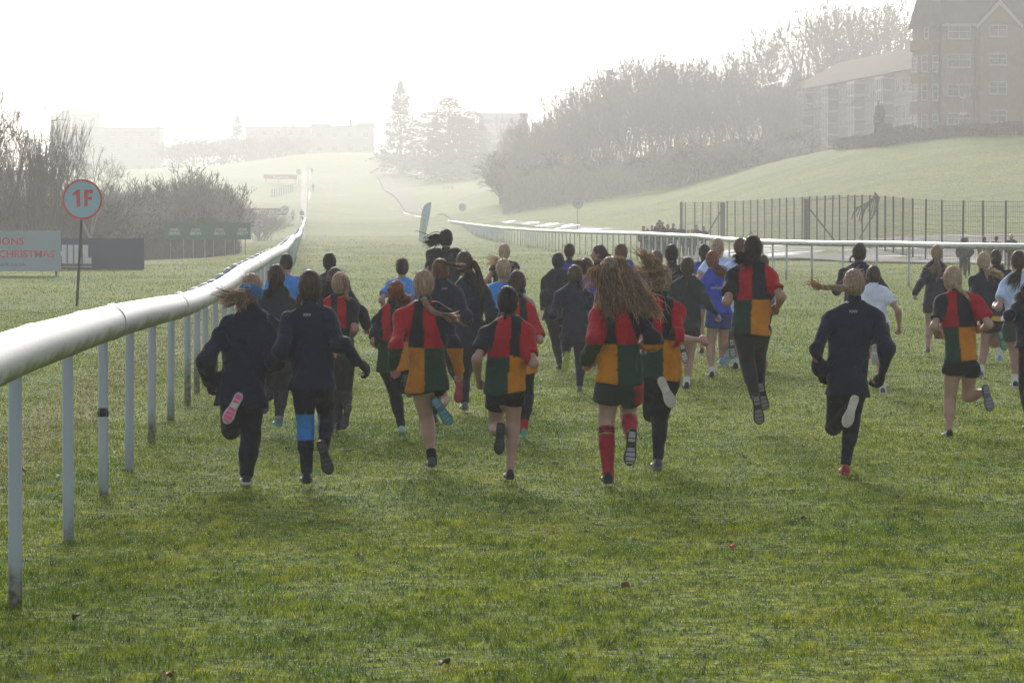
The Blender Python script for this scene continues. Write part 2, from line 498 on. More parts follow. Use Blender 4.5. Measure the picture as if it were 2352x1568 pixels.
M_black = plain('black_tape', (0.012, 0.012, 0.013), .5)

M_galv = plain('galvanised_post', (0.25, 0.26, 0.26), .55, .2)
def catmull(pts, step=0.25):
    P = [Vector(p) for p in pts]
    P = [P[0] * 2 - P[1]] + P + [P[-1] * 2 - P[-2]]
    out = []
    for i in range(1, len(P) - 2):
        d = (P[i+1] - P[i]).length; n = max(1, int(d / step))
        for k in range(n):
            t = k / n
            out.append(0.5 * ((2 * P[i]) + (-P[i-1] + P[i+1]) * t + (2*P[i-1] - 5*P[i] + 4*P[i+1] - P[i+2]) * t*t + (-P[i-1] + 3*P[i] - 3*P[i+1] + P[i+2]) * t**3))
    out.append(P[-2])
    return out

def post_mesh_pts(base, top, side, zc, r):
    """goose-neck: straight up from base, over and into the side of the rail"""
    gx, gy, gz_ = base
    off = Vector(side)                       # from post to rail, horizontal vector
    z0 = gz_
    H = zc + 0.05
    p = [Vector((gx, gy, z0 - 0.15)), Vector((gx, gy, z0 + .3)), Vector((gx, gy, zc - .28)), Vector((gx, gy, zc - .12))]
    for t in (20, 45, 70, 95, 120):
        a = math.radians(t)
        p.append(Vector((gx, gy, zc - .06)) + off * (.5 - .5 * math.cos(a)) * .8 + Vector((0, 0, .10 * math.sin(a))))
    p.append(Vector((gx, gy, zc)) + off * .95)
    return p

def running_rail(label, pts, side_sign, spacing, r0, r1, off=0.22, ns=12, first_bases=None, group='white plastic running rails of the racecourse', post_r=0.031, pstep=.5):
    P = catmull(pts, pstep)
    root = empty('running_rail', (P[0].x, P[0].y, 0))
    tag(root, label, 'rail', group)
    inv = Matrix.Translation(-Vector(root.location))
    L = len(P)
    rr = [r0 + (r1 - r0) * min(1, i / L * 3) for i in range(L)]
    mb = MB(); mb.tube([inv @ p for p in P], rr, n=ns)
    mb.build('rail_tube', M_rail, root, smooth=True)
    if first_bases:
        for i in range(12, min(L - 2, 90), 13):
            m3 = MB(); q = inv @ P[i]; t = (P[i+1] - P[i]).normalized()
            m3.tube([q - t*.05, q + t*.05], rr[i] + .003, n=ns); m3.tube([q - t*.004, q + t*.004], rr[i] + .0045, n=ns, m=1); m3.build('tube_joint', [M_rail, M_galv], root, smooth=True)
    bases = []
    acc = 0.0; nxt = spacing * .5
    if first_bases:
        for bpt in first_bases: bases.append(Vector(bpt))
        yl = bases[-1].y
    for i in range(1, L):
        d = (P[i] - P[i-1]).length
        acc += d
        while nxt < acc:
            q = P[i-1].lerp(P[i], 1 - (acc - nxt) / d)
            t = (P[min(i+1, L-1)] - P[i-1]); t.z = 0; t.normalize()
            nrm = Vector((t.y, -t.x, 0)) * side_sign       # from post towards rail
            if not (first_bases and q.y < yl + spacing * .6):
                bp = q - nrm * off
                bases.append(Vector((bp.x, bp.y, gz(bp.x, bp.y))))
            nxt += spacing
    stuff = MB()
    for k, bp in enumerate(bases):
        i = min(range(L), key=lambda j: (P[j].x - bp.x) ** 2 + (P[j].y - bp.y) ** 2)
        q = P[i]
        side = Vector((q.x - bp.x, q.y - bp.y, 0))
        if side.length > 1e-6: side = side.normalized() * off
        pp = post_mesh_pts(bp, None, side, q.z, post_r)
        tgt = MB() if k < 99 else stuff
        # small individual lean
        lx, ly = rnd.uniform(-.012, .012), rnd.uniform(-.015, .015)
        z0 = pp[0].z
        pp = [inv @ (p + Vector((lx, ly, 0)) * (1 - (p.z - z0) / 1.3)) for p in pp]
        tgt.tube(pp, post_r, n=8 if k < 40 else 5)
        if k < 99:
            if first_bases and k == 2:
                z = bp.z + .50
                tgt.tube([inv @ Vector((bp.x + lx*.5, bp.y, z)), inv @ Vector((bp.x + lx*.5, bp.y, z + .055))], post_r + .002, n=12, m=1)
            tgt.build('post', [M_post, M_black], root, smooth=True)
    if stuff.v:
        o = stuff.build('far_posts', [M_post, M_black], root, smooth=True); o['kind'] = 'stuff'
    return root

LP = [(-160,900,4.0),(-60,850,4.45),(0,825,4.78),(70,798,5.25),(143,775,5.82),(215,752,6.5),(285,732,7.42),(360,714,8.65),(428,698,10.3),(480,676,11.96),(520,653,13.7),(560,622,15.95),(590,606,18.2),(620,588,21.3),(650,574,25.5),(657,567,29.5),(667,557,33.5),(672,549,37.5),(681,545,42),(690,536,53),(691,527,67),(696,518,95),(702,500,170)]
fb = [on_flat(x, y) for x, y in [(38,1393),(157,1243),(238,1138),(300,1080),(351,1015),(395,965),(431,930),(454,902)]]
running_rail('nearest white running rail, sweeping away up the left side of the course', [at(*p) for p in LP], 1, 2.44, .094, .082, off=.20, ns=20, first_bases=fb)
RP = [(2560,567,29.0),(2352,566,30.2),(2180,564,31.3),(2080,561,32.4),(2000,560,33.3),(1880,559,34.6),(1780,556,36),(1700,552,39),(1640,547,42),(1600,542,44.5),(1560,541,47),(1480,537,52),(1400,535,57),(1350,534,60.5),(1300,532,64),(1230,529,72),(1190,526,79),(1150,523,86),(1090,516,112),(1040,509,140),(990,503,165),(930,490,192),(905,470,222),(880,442,258),(868,420,280),(855,398,306),(846,375,325),(843,356,338)]
running_rail('white running rail behind the children, curving up the right side to the hilltop', [at(*p) for p in RP], -1, 2.1, .076, .076, off=.22, ns=12)
HP = [(709,488,196),(710,470,222),(711,440,258),(712,400,300),(711,391,309),(708,384,314)]
running_rail('short bright white running rail on the far hillside, left of the grass course', [at(*p) + Vector((0,0,.1)) for p in HP], 1, 4.0, .09, .09, ns=6, pstep=4)
CR = [(701,498,168),(690,496,162),(650,495.5,158),(610,494.5,155),(560,493,152)]
running_rail('thin white rail running crosswise in front of the dark maroon board', [at(*p) for p in CR], 1, 4.0, .035, .035, off=.05, ns=6, post_r=.025, pstep=3)

# ------------------------------------------------------------------ paths
M_track2 = plain('damp_sand', (.26, .225, .20), 1.0, .2, .6, spec=.05)
def pts_px(L, w): 
    out = []
    for (x, y, Y), ww in zip(L, w):
        q = at(x, y, Y); out.append((q.x, q.y, ww))
    return out
ribbon('all_weather_track', pts_px([(952,494,188),(925,465,225),(903,440,258),(880,398,306),(868,372,330)], [2.6,2.6,2.4,2.2,2.0]), 0, M_track2, .04)
g_ = [ground_at(*p) for p in [(1146,509.5),(1200,513),(1260,518),(1330,524),(1400,530),(1470,536)]]
ribbon('wet_track', [(p.x, p.y, w) for p, w in zip(g_, (1.2, 1.6, 2.0, 2, 2, 2))], 0, M_track, .05, nsub=8)
ribbon('wet_yard', [(x, y*DS, w) for x, y, w in [(17.0,66,8),(20.5,62,26),(25,59,44),(31,57,56),(45,56,66)]], 0, M_track, .05, nsub=40)
ribbon('worn_path', pts_px([(696,520,100),(697,500,165),(698,470,222),(699,440,258),(700,398,306)], [.3,.6,1.0,1.2,1.1]), 0, M_path, .04)

# ------------------------------------------------------------------ text
def text_obj(name, body, mat, parent, M, height=None, width=None, extr=.004, align='LEFT', bold=0.0, spacing=1.0, shear=0.0):
    """M maps text space (x right, y up, z towards the reader) to parent space; height = cap height"""
    cu = bpy.data.curves.new(name, 'FONT'); cu.body = body; cu.extrude = 0.0; cu.resolution_u = 3
    cu.space_character = spacing; cu.shear = shear
    cu.offset = bold
    tmp = bpy.data.objects.new(name, cu); COL.objects.link(tmp)
    dg = bpy.context.evaluated_depsgraph_get()
    me = bpy.data.meshes.new_from_object(tmp.evaluated_get(dg))
    bpy.data.objects.remove(tmp); bpy.data.curves.remove(cu)
    n = len(me.vertices); co = np.empty(n * 3, np.float32); me.vertices.foreach_get('co', co); co = co.reshape(-1, 3)
    mn, mx = co.min(0), co.max(0)
    sy = height / 0.73 if height else None
    sx = width / (mx[0] - mn[0]) if width else None
    if sx is None: sx = sy
    if sy is None: sy = sx
    co[:, 0] = (co[:, 0] - (mn[0] if align == 'LEFT' else (mn[0]+mx[0])/2 if align == 'CENTER' else mx[0])) * sx
    co[:, 1] *= sy
    fs = [tuple(p.vertices) for p in me.polygons]
    bpy.data.meshes.remove(me)
    # solid slab
    top = co.copy(); top[:, 2] = extr
    bm_e = {}
    for f in fs:
        for i in range(len(f)):
            a, b2 = f[i], f[(i+1) % len(f)]
            bm_e[(a, b2)] = bm_e.get((a, b2), 0) + 1
    V = np.concatenate([co, top]); Fs = [tuple(i + n for i in f) for f in fs]
    for (a, b2) in bm_e:
        if (b2, a) not in bm_e: Fs.append((a, b2, b2 + n, a + n))
    V = [tuple(M @ Vector(v)) for v in V.tolist()]
    return mesh_obj(name, np.array(V), Fs, mat, parent)

FACE = Matrix(((1,0,0,0),(0,0,-1,0),(0,1,0,0),(0,0,0,1)))   # text plane facing -Y (to the viewer)
def faceM(x, y, z, rz=0.0): return Matrix.Translation((x, y, z)) @ Matrix.Rotation(rz, 4, 'Z') @ FACE

M_signw = plain('sign_white', (0.30, 0.50, 0.64), .5, .05)
M_red = plain('sign_red', (0.62, 0.035, 0.05), .5, .1)
M_steel = plain('dark_steel', (0.055, 0.055, 0.05), .6, .2)
M_galv_ = plain('galvanised_post', (0.25, 0.26, 0.26), .55, .2)

def furlong_sign(label, cx, cy, Y, diam, txt, base_h, group='round furlong markers on poles', th=.02):
    c = at(cx, cy, Y)
    root = empty('furlong_sign', (c.x, c.y, base_h)); tag(root, label, 'furlong marker', group)
    zc = c.z - base_h; r = diam / 2
    n = 40
    circ = lambda rad: [(rad * math.cos(2*math.pi*i/n), rad * math.sin(2*math.pi*i/n)) for i in range(n)]
    mb = MB(); mb.prism(circ(r * .9), -.004, th, mat=faceM(0, 0, zc)); mb.build('sign_disc', M_signw, root)
    mb = MB()
    o_, i_ = circ(r), circ(r * .9)
    M_ = faceM(0, 0, zc)
    vs = [M_ @ Vector((x, y, zz)) for zz in (-.006, th + .004) for x, y in o_ + i_]
    fs = []
    for k in range(n):
        k2 = (k + 1) % n
        fs += [(2*n + k, 2*n + k2, 3*n + k2, 3*n + k), (k, n + k, n + k2, k2), (k, k2, 2*n + k2, 2*n + k), (n + k, 3*n + k, 3*n + k2, n + k2)]
    mb.add(vs, fs); mb.build('sign_rim', M_red, root)
    if txt == '1F':
        q = r / 46.0; mb = MB()
        for pl in ([(-12,22),(-5,22),(-5,-16),(-13,-16),(-13,11),(-21,8),(-22,14)], [(4,22),(24,22),(24,14),(12,14),(12,6),(22,6),(22,-1),(12,-1),(12,-16),(4,-16)]):
            mb.prism([(x*q, y*q) for x, y in pl], th + .001, th + .005, mat=faceM(0, 0, zc))
        mb.build('sign_lettering', M_red, root)
        mb = MB()
        for x, y in ((-17,30),(17,30),(-17,-27),(17,-27)): mb.prism([(x*q + .006*math.cos(a), y*q + .006*math.sin(a)) for a in np.arange(0, 6.2, .8)], th + .001, th + .006, mat=faceM(0, 0, zc))
        mb.build('bolts', M_steel, root)
    else: text_obj('sign_lettering', txt, M_red, root, faceM(-.02*r, 0, zc - .34 * r) @ Matrix.Translation((0, 0, th + .001)), height=r * .74, width=r * .95, align='CENTER', bold=.022)
    mb = MB(); lean = at(187, 700, 25.7).x - c.x if txt == '1F' else .03
    mb.tube([(lean if txt == '1F' else 0, .03, -.1), (0, .03, zc + r * .2)], .028, n=8); mb.build('sign_pole', M_steel, root)
    return root
furlong_sign('nearest and largest round red-rimmed 1F marker on a dark pole, left of the white rail', 189.5, 458, 25.4, .80, '1F', 0.0)
p = ground_at(600, 580, 150, 330)
q2 = at(595, 513, 98)
furlong_sign('small round red-rimmed 2F marker on a pole between the green board and the left rail', 595, 513, 98, .78, '2F', gz(q2.x, q2.y))
q2 = at(1327, 468, 102)
furlong_sign('small round 2F marker standing beyond the right-hand rail in front of the grass bank', 1327, 468, 102, .80, '2F', gz(q2.x, q2.y))
q2 = at(654, 482, 151)
furlong_sign('tiny faded round marker at the right end of the dark red betting board', 654, 482, 151, 1.0, '3F', gz(q2.x, q2.y))
q2 = at(1062, 476, 158)
furlong_sign('tiny faded round marker beside the far bend, right of the leaning flag', 1062, 476, 158, .95, '3F', gz(q2.x, q2.y))
q2 = at(686, 395, 262)
furlong_sign('tiny faded round marker right of the small red board on the far hillside', 686, 395, 262, 1.1, '4F', gz(q2.x, q2.y))

# ------------------------------------------------------------------ advertising boards
def board(name, label, x0, x1, yt, yb, Y, mat, posts, th=.03, post_mat=None, post_r=.03, rz=0.0, yb1=None):
    a = at(x0, yt, Y); b_ = at(x1, yt, Y); c = at(x0, yb, Y)
    w = b_.x - a.x; h = a.z - c.z
    zb = gz((a.x+b_.x)/2, a.y)
    root = empty(name, (a.x, a.y, zb), rz); tag(root, label, 'advertising board', 'advertising boards beside the course')
    z0 = c.z - zb
    mb = MB(); mb.box(0, w, 0, th, z0, z0 + h); mb.build('board_panel', mat, root)
    for px in posts:
        xx = (px - x0) / (x1 - x0) * w
        wx = a.x + xx * math.cos(rz); wy = a.y + xx * math.sin(rz)
        g_ = gz(wx, wy) - zb
        mb = MB(); mb.box(xx - post_r, xx + post_r, th + .002, th + .002 + 2 * post_r, min(g_ - .2, z0), z0 + h * .9)
        mb.build('board_post', post_mat or M_steel, root)
    return root, w, h, z0, (w / (x1 - x0))
M_pale = plain('pale_board', (0.28, 0.37, 0.44), .5, .06, 1.0)
M_dark = plain('dark_board', (0.022, 0.034, 0.09), .5, .1, 1.0)
M_green = plain('green_board', (0.035, 0.16, 0.13), .6, .1, 1.0)
M_maroon = plain('maroon_board', (0.17, 0.03, 0.045), .6, .1, 1.0)
M_redb = plain('red_board', (0.40, 0.03, 0.05), .6, .1, 1.0)
M_redt = plain('red_print', (0.60, 0.04, 0.06), .6, .08)
M_navyt = plain('dark_print', (0.10, 0.14, 0.22), .6, .08)
M_whitet = plain('white_print', (0.62, 0.65, 0.70), .6, .06)
M_gold = plain('gold_print', (0.55, 0.48, 0.33), .6, .06)
r_, w, h, z0, s = board('advertising_board', 'pale grey board with red CHRISTMAS lettering at the left edge', -170, 139, 530, 623, 38.5, M_pale, [-140, -40, 128])
def bt(name, txt, x_right, y_base, cap, mat, bold=.01, root=r_, x0=-170, yb=623, s=s, z0=z0, width=None, align='RIGHT', **k):
    text_obj(name, txt, mat, root, faceM((x_right - x0) * s, -.001, z0 + (yb - y_base) * s), height=cap * s, width=width * s if width else None, align=align, bold=bold, **k)
bt('board_lettering', 'IONS', 54.5, 562, 17, M_redt, .02, width=56)
bt('board_lettering', 'CHRISTMAS', 125, 591, 17, M_redt, .02, width=128)
bt('board_lettering', 'park.co.uk', 59, 611, 10, M_navyt, 0, width=66)
r2, w, h, z0b, s2 = board('advertising_board', 'dark navy board with white block capitals, right of the pale grey board', 60, 331, 547, 620, 43.5, M_dark, [80, 200, 320])
mb = MB()
def bx2(xa, xb, ya, yb_): mb.box((xa-60)*s2, (xb-60)*s2, -.012, -.001, z0b + (620-yb_)*s2, z0b + (620-ya)*s2)
for off_ in (0,):
    bx2(122, 133, 562.5, 605.5); bx2(133.2, 141.3, 577, 588); bx2(141.5, 152.7, 562.5, 605.5)
    bx2(156, 167.3, 562.5, 605.5)
    bx2(170.5, 181.7, 562.5, 591); bx2(170.5, 186, 591.2, 605.5)
    bx2(190, 202.3, 562.5, 591); bx2(190, 210, 591.2, 605.5)
mb.build('board_lettering', M_whitet, r2)
mb = MB(); bx2(122, 210, 611.5, 613); mb.build('board_lettering', M_gold, r2)
r3, w, h, z0c, s3 = board('advertising_board', 'green board with four white JOHN SMITH\'S marks, raised on thin posts before the bare bushes', 377, 576, 511, 550, 60, M_green, [391,421,443,470,490,517,538,563], post_mat=M_galv, post_r=.022)
for cx in (400.5, 449, 504, 557):
    k = dict(root=r3, x0=377, yb=550, s=s3, z0=z0c, align='CENTER')
    bt('board_lettering', 'JOHN', cx - .5, 530.5, 6.4, M_whitet, .02, width=19, **k)
    bt('board_lettering', "SMITH'S", cx, 539.5, 7.2, M_whitet, .02, width=26, **k)
    mb = MB(); X_ = (cx - 377) * s3; Z_ = z0c + (550 - 519) * s3
    mb.prism([(-.045, -.05), (.05, -.05), (.055, .02), (.01, .08), (-.03, .05), (-.05, 0)], .001, .01, mat=faceM(X_, 0, Z_)); mb.build('board_emblem', M_redt, r3)
r4, w, h, z0d, s4 = board('advertising_board', 'dark maroon board with pale SPREAD EX Sports lettering behind the thin cross rail', 543, 657, 478.5, 494.5, 153, M_maroon, [550, 580, 610, 650])
bt('board_lettering', 'SPREAD EX', 631, 491, 9, M_whitet, .02, root=r4, x0=543, yb=494.5, s=s4, z0=z0d, width=50)
bt('board_lettering', 'Sports', 653, 491, 8, M_whitet, 0, root=r4, x0=543, yb=494.5, s=s4, z0=z0d, width=19)
r5, w, h, z0e, s5 = board('advertising_board', 'small red board with pale tote lettering high on the far hillside', 606, 682, 401, 411, 262, M_redb, [610, 640, 678])
bt('board_lettering', 'tote', 664, 409, 6.5, M_whitet, .03, root=r5, x0=606, yb=411, s=s5, z0=z0e, width=38)

# ------------------------------------------------------------------ feather flag
def feather_flag():
    b_ = at(966, 558, 93); root = empty('feather_flag', (b_.x, b_.y, gz(b_.x, b_.y)))
    tag(root, 'leaning blue and green feather flag standing on the grass beyond the runners', 'flag')
    s = 93 * DS / F; z0 = gz(b_.x, b_.y)
    def L(px, py): q = at(px, py, 93); return (q.x - b_.x, q.z - z0)
    left = [(962,557),(964,535),(967,510),(969,492),(973,476),(980,467),(990,464)]
    right = [(975,557),(978,540),(984,510),(988,490),(991,464)]
    n = 16
    def interp(P, t):
        k = t * (len(P) - 1); i = min(int(k), len(P) - 2); f = k - i
        return (P[i][0]*(1-f)+P[i+1][0]*f, P[i][1]*(1-f)+P[i+1][1]*f)
    vs = []; fs = []; mi = []
    for i in range(n + 1):
        t = i / n
        a = L(*interp(left, t)); b2 = L(*interp(right, t))
        for j in range(6):
            f = j / 5
            vs.append((a[0]*(1-f)+b2[0]*f, .06*math.sin(f*3+t*5), a[1]*(1-f)+b2[1]*f))
    for i in range(n):
        for j in range(5):
            fs.append((i*6+j, i*6+j+1, (i+1)*6+j+1, (i+1)*6+j))
            t = (i + .5) / n; f = (j + .5) / 5
            mi.append(1 if (t < .62 and t > .18 and f > .2 and f < .2 + (0.62 - t) * 2.2) else (2 if t < .12 else 0))
    o = mesh_obj('flag_cloth', np.array(vs), fs, [plain('flag_blue', (.20,.36,.58), .7), plain('flag_green', (.14,.30,.17), .7), plain('flag_pale', (.22,.40,.50), .7)], root, True, mi)
    md = o.modifiers.new('thick', 'SOLIDIFY'); md.thickness = .01
    mb = MB(); pl = [(x - .02, 0, z) for x, z in [L(*interp(left, t/10)) for t in range(11)]]
    mb.tube([(pl[0][0] - .02, 0, -.1)] + pl, .015, n=6); mb.build('flag_pole', M_steel, root)
feather_flag()

# ------------------------------------------------------------------ mesh fence with posts (right)
FP = [(1567,565,84),(1564,565,81),(1566,565,78.8),(1590,565,77.6),(1620,565,76),(1700,565,72),(1759,565,68.6),(1850,565,63.5),(1950,565,58),(2098,565,50.5),(2220,565,47.5),(2352,565,45),(2560,565,41)]
m, nt, b = new_mat('fence_netting')
geo = nt.nodes.new('ShaderNodeNewGeometry')
sep = nt.nodes.new('ShaderNodeSeparateXYZ'); nt.links.new(geo.outputs['Position'], sep.inputs[0])
b.inputs['Base Color'].default_value = (.05, .06, .055, 1); b.inputs['Roughness'].default_value = .8
M_wire = m
M_fpost = plain('fence_post_dark', (.035, .045, .045), .7, .2)
def mesh_fence():
    P = [at(*p) for p in FP]; P = [Vector((p.x, p.y, 0)) for p in P]
    C_ = catmull(P, .4)
    root = empty('mesh_fence', (C_[0].x, C_[0].y, 0)); tag(root, 'tall dark wire mesh fence with many slim posts beside the wet track', 'fence')
    o_ = C_[0].copy()
    acc = 0; nxt = 0; k = 0; last = None
    def post(p, hgt, r):
        g_ = gz(p.x, p.y); mb = MB()
        lx, ly = rnd.uniform(-.03, .03), rnd.uniform(-.05, .05)
        mb.tube([(p.x - o_.x, p.y - o_.y, g_ - .3), (p.x - o_.x + lx, p.y - o_.y + ly, g_ + hgt)], r, n=6)
        mb.build('fence_post', M_fpost, root)
    mesh_pts = []
    for i in range(1, len(C_)):
        d = (C_[i] - C_[i-1]).length; acc += d
        mesh_pts.append(C_[i])
        while nxt <= acc:
            post(C_[i-1].lerp(C_[i], 1 - (acc - nxt) / max(d, 1e-6)), 2.36, .035); nxt += 2.35
    # wire: woven grid of thin wires as one part
    mb = MB()
    Q = [Vector((p.x - o_.x, p.y - o_.y, gz(p.x, p.y))) for p in mesh_pts]
    for zz in np.arange(.06, 2.34, .19):
        mb.tube([q + Vector((0, 0, zz + .01 * math.sin(i * .7 + zz * 9))) for i, q in enumerate(Q[::3])], .007, n=3, cap=False)
    for zz in (.05, 1.1, 2.32):
        mb.tube([q + Vector((0, .02, zz)) for q in Q[::3]], .009, n=4, cap=False)
    for i in range(0, len(Q) - 1):
        for f in (0, .5):
            q = Q[i].lerp(Q[i+1], f)
            mb.tube([q + Vector((0, 0, .05)), q + Vector((0, 0, 2.32))], .006, n=3, cap=False)
    mb.build('wire_mesh', M_wire, root)
    # two rows of gate posts with struts seen behind the mesh
    return root
mesh_fence()
def strut_post(label, px, pt, pb, Y, net=False):
    a = at(px, pt, Y); zb = gz(a.x, a.y)
    root = empty('strained_post', (a.x, a.y, zb)); tag(root, label, 'post', 'thick strained posts behind the mesh fence')
    mb = MB(); mb.tube([(0,0,-.2),(0,0,a.z-zb)], .15, n=10); mb.build('post', plain('timber_post', (.05,.055,.055), .8, .2), root)
    mb = MB(); mb.tube([(0,0,(a.z-zb)*.85),(-1.1 if not net else 1.7,1.0,-.1)], .045, n=6); mb.build('strut', M_fpost, root)
    if net:
        mb = MB(); mb.tube([(3.6,0,-.1),(3.6,0,a.z-zb+.25)], .04, n=6); mb.tube([(2.6,.6,-.1),(3.6,0,1.7)], .035, n=6); mb.tube([(0,0,a.z-zb-.1),(3.6,0,a.z-zb+.2)], .012, n=4); mb.build('side_frame', M_fpost, root)
        mb = MB()
        for i in range(14):
            mb.tube([(2.3+.1*i, .02*i, 1.2+.03*i+.3*math.sin(i)),(2.5+.1*i,.03*i,1.75+.04*i),(3.5,0,2.2+.03*i)], .03, n=4)
        mb.build('draped_netting', M_wire, root)
strut_post('thick dark timber post with a side strut at the left end behind the mesh fence', 1660, 465, 560, 77)
strut_post('thick dark timber post with frame and draped netting behind the middle of the mesh fence', 1853, 457, 585, 66, True)
# ------------------------------------------------------------------ implicit modelling of figures
def smin(a, b, k):
    if k <= 0: return np.minimum(a, b)
    h = np.maximum(k - np.abs(a - b), 0.0) / k
    return np.minimum(a, b) - h * h * k * 0.25

class SDF:
    """primitives blended smoothly on a grid, meshed with surface nets"""
    def __init__(s, k=.02): s.p = []; s.k = k; s.cuts = []; s.ext = []
    def rc(s, a, b, ra, rb, k=None, f=None, sy=1.0):
        s.p.append(('c', np.array(a, float), np.array(b, float), ra, rb, k, None if f is None else np.array(f, float), sy)); return s
    def el(s, c, r, k=None, M=None):
        s.p.append(('e', np.array(c, float), np.array(r, float), None if M is None else np.array(M, float), 0, k)); return s
    def bounds(s, pr):
        if pr[0] == 'c':
            r = max(pr[3], pr[4]) * 1.0 + .02
            return np.minimum(pr[1], pr[2]) - r, np.maximum(pr[1], pr[2]) + r
        r = pr[2].max() + .02
        return pr[1] - r, pr[1] + r
    @staticmethod
    def dist(pr, P):
        if pr[0] == 'c':
            a, b, ra, rb, k, f, sy = pr[1:]
            ab = b - a; L2 = max((ab * ab).sum(), 1e-9)
            pa = P - a
            t = np.clip((pa @ ab) / L2, 0, 1)
            q = pa - t[..., None] * ab
            if f is not None: q = q + (q @ f)[..., None] * f * (1 / sy - 1)
            d = np.sqrt((q * q).sum(-1)) - (ra + (rb - ra) * t)
            return d if f is None else d * .85
        c, r, M = pr[1:4]
        q = P - c
        if M is not None: q = q @ M
        q = q / r
        l = np.sqrt((q * q).sum(-1)) + 1e-9
        l2 = np.sqrt(((q / r) ** 2).sum(-1)) + 1e-9
        return l * (l - 1) / l2
    def mesh(s, vox, disp=None, pad=.02):
        los, his = zip(*[s.bounds(p) for p in s.p])
        lo = np.min(los, 0) - pad; hi = np.max(his, 0) + pad
        n = np.ceil((hi - lo) / vox).astype(int) + 1
        ax = [lo[i] + np.arange(n[i]) * vox for i in range(3)]
        D = np.full(n, .3)
        for pr, l, h in zip(s.p, los, his):
            i0 = np.maximum(((l - .03 - lo) / vox).astype(int), 0); i1 = np.minimum(((h + .03 - lo) / vox).astype(int) + 2, n)
            sl = tuple(slice(i0[i], i1[i]) for i in range(3))
            G = np.stack(np.meshgrid(*[ax[i][sl[i]] for i in range(3)], indexing='ij'), -1)
            D[sl] = smin(D[sl], s.dist(pr, G), s.k if pr[5] is None else pr[5])
        if disp is not None or s.cuts:
            m = np.abs(D) < .06
            ii = np.nonzero(m)
            P = np.stack([ax[j][ii[j]] for j in range(3)], -1)
            if disp is not None: D[ii] += disp(P)
        if s.cuts:
            m = D < .08
            ii = np.nonzero(m); P = np.stack([ax[j][ii[j]] for j in range(3)], -1)
            dd = D[ii]
            for (nrm, off) in s.cuts:          # keep P.n < off
                if callable(nrm): c = nrm(P)
                else: c = P @ np.array(nrm) - off
                dd = np.maximum(dd, c)
            D[ii] = dd
        return s.nets(D, ax, vox)
    @staticmethod
    def nets(D, ax, vox):
        ins = D < 0
        c = ins[:-1,:-1,:-1].astype(np.int8)
        tot = np.zeros(tuple(np.array(D.shape) - 1), np.int8)
        for dx in (0,1):
            for dy in (0,1):
                for dz in (0,1):
                    tot += ins[dx:D.shape[0]-1+dx, dy:D.shape[1]-1+dy, dz:D.shape[2]-1+dz]
        act = (tot > 0) & (tot < 8)
        ci = np.argwhere(act)
        if len(ci) == 0: return np.zeros((0,3)), np.zeros((0,4), int)
        idm = np.full(act.shape, -1, np.int64); idm[act] = np.arange(len(ci))
        acc = np.zeros((len(ci), 3)); cnt = np.zeros(len(ci))
        cor = [(0,0,0),(1,0,0),(0,1,0),(1,1,0),(0,0,1),(1,0,1),(0,1,1),(1,1,1)]
        cv = [D[ci[:,0]+a, ci[:,1]+b, ci[:,2]+c_] for a, b, c_ in cor]
        for i in range(8):
            for axis in range(3):
                j = i | (1 << axis)
                if j == i: continue
                a, b = cv[i], cv[j]
                x = (a < 0) != (b < 0)
                t = np.where(x, a / np.where(x, a - b, 1), 0)
                p = np.array(cor[i], float)[None] + np.zeros((len(ci), 1)); p[:, axis] += t
                acc[x] += p[x]; cnt[x] += 1
        V = ci + acc / cnt[:, None]
        V = np.stack([ax[i][0] + V[:, i] * vox for i in range(3)], -1)
        Q = []
        for axis in range(3):
            o = [0, 1, 2]; o.remove(axis); u, v = o
            sl0 = [slice(None)] * 3; sl1 = [slice(None)] * 3
            sl0[axis] = slice(0, -1); sl1[axis] = slice(1, None)
            ch = ins[tuple(sl0)] != ins[tuple(sl1)]
            e = np.argwhere(ch)
            e = e[(e[:, u] > 0) & (e[:, v] > 0) & (e[:, u] < D.shape[u]-1) & (e[:, v] < D.shape[v]-1)]
            if not len(e): continue
            def g(du, dv):
                k = e.copy(); k[:, u] -= du; k[:, v] -= dv
                return idm[k[:,0], k[:,1], k[:,2]]
            q = np.stack([g(1,1), g(0,1), g(0,0), g(1,0)], -1)
            first = ins[e[:,0], e[:,1], e[:,2]]
            flip = first if axis != 1 else ~first
            q[~flip] = q[~flip][:, ::-1]
            Q.append(q[(q >= 0).all(1)])
        return V, np.concatenate(Q)

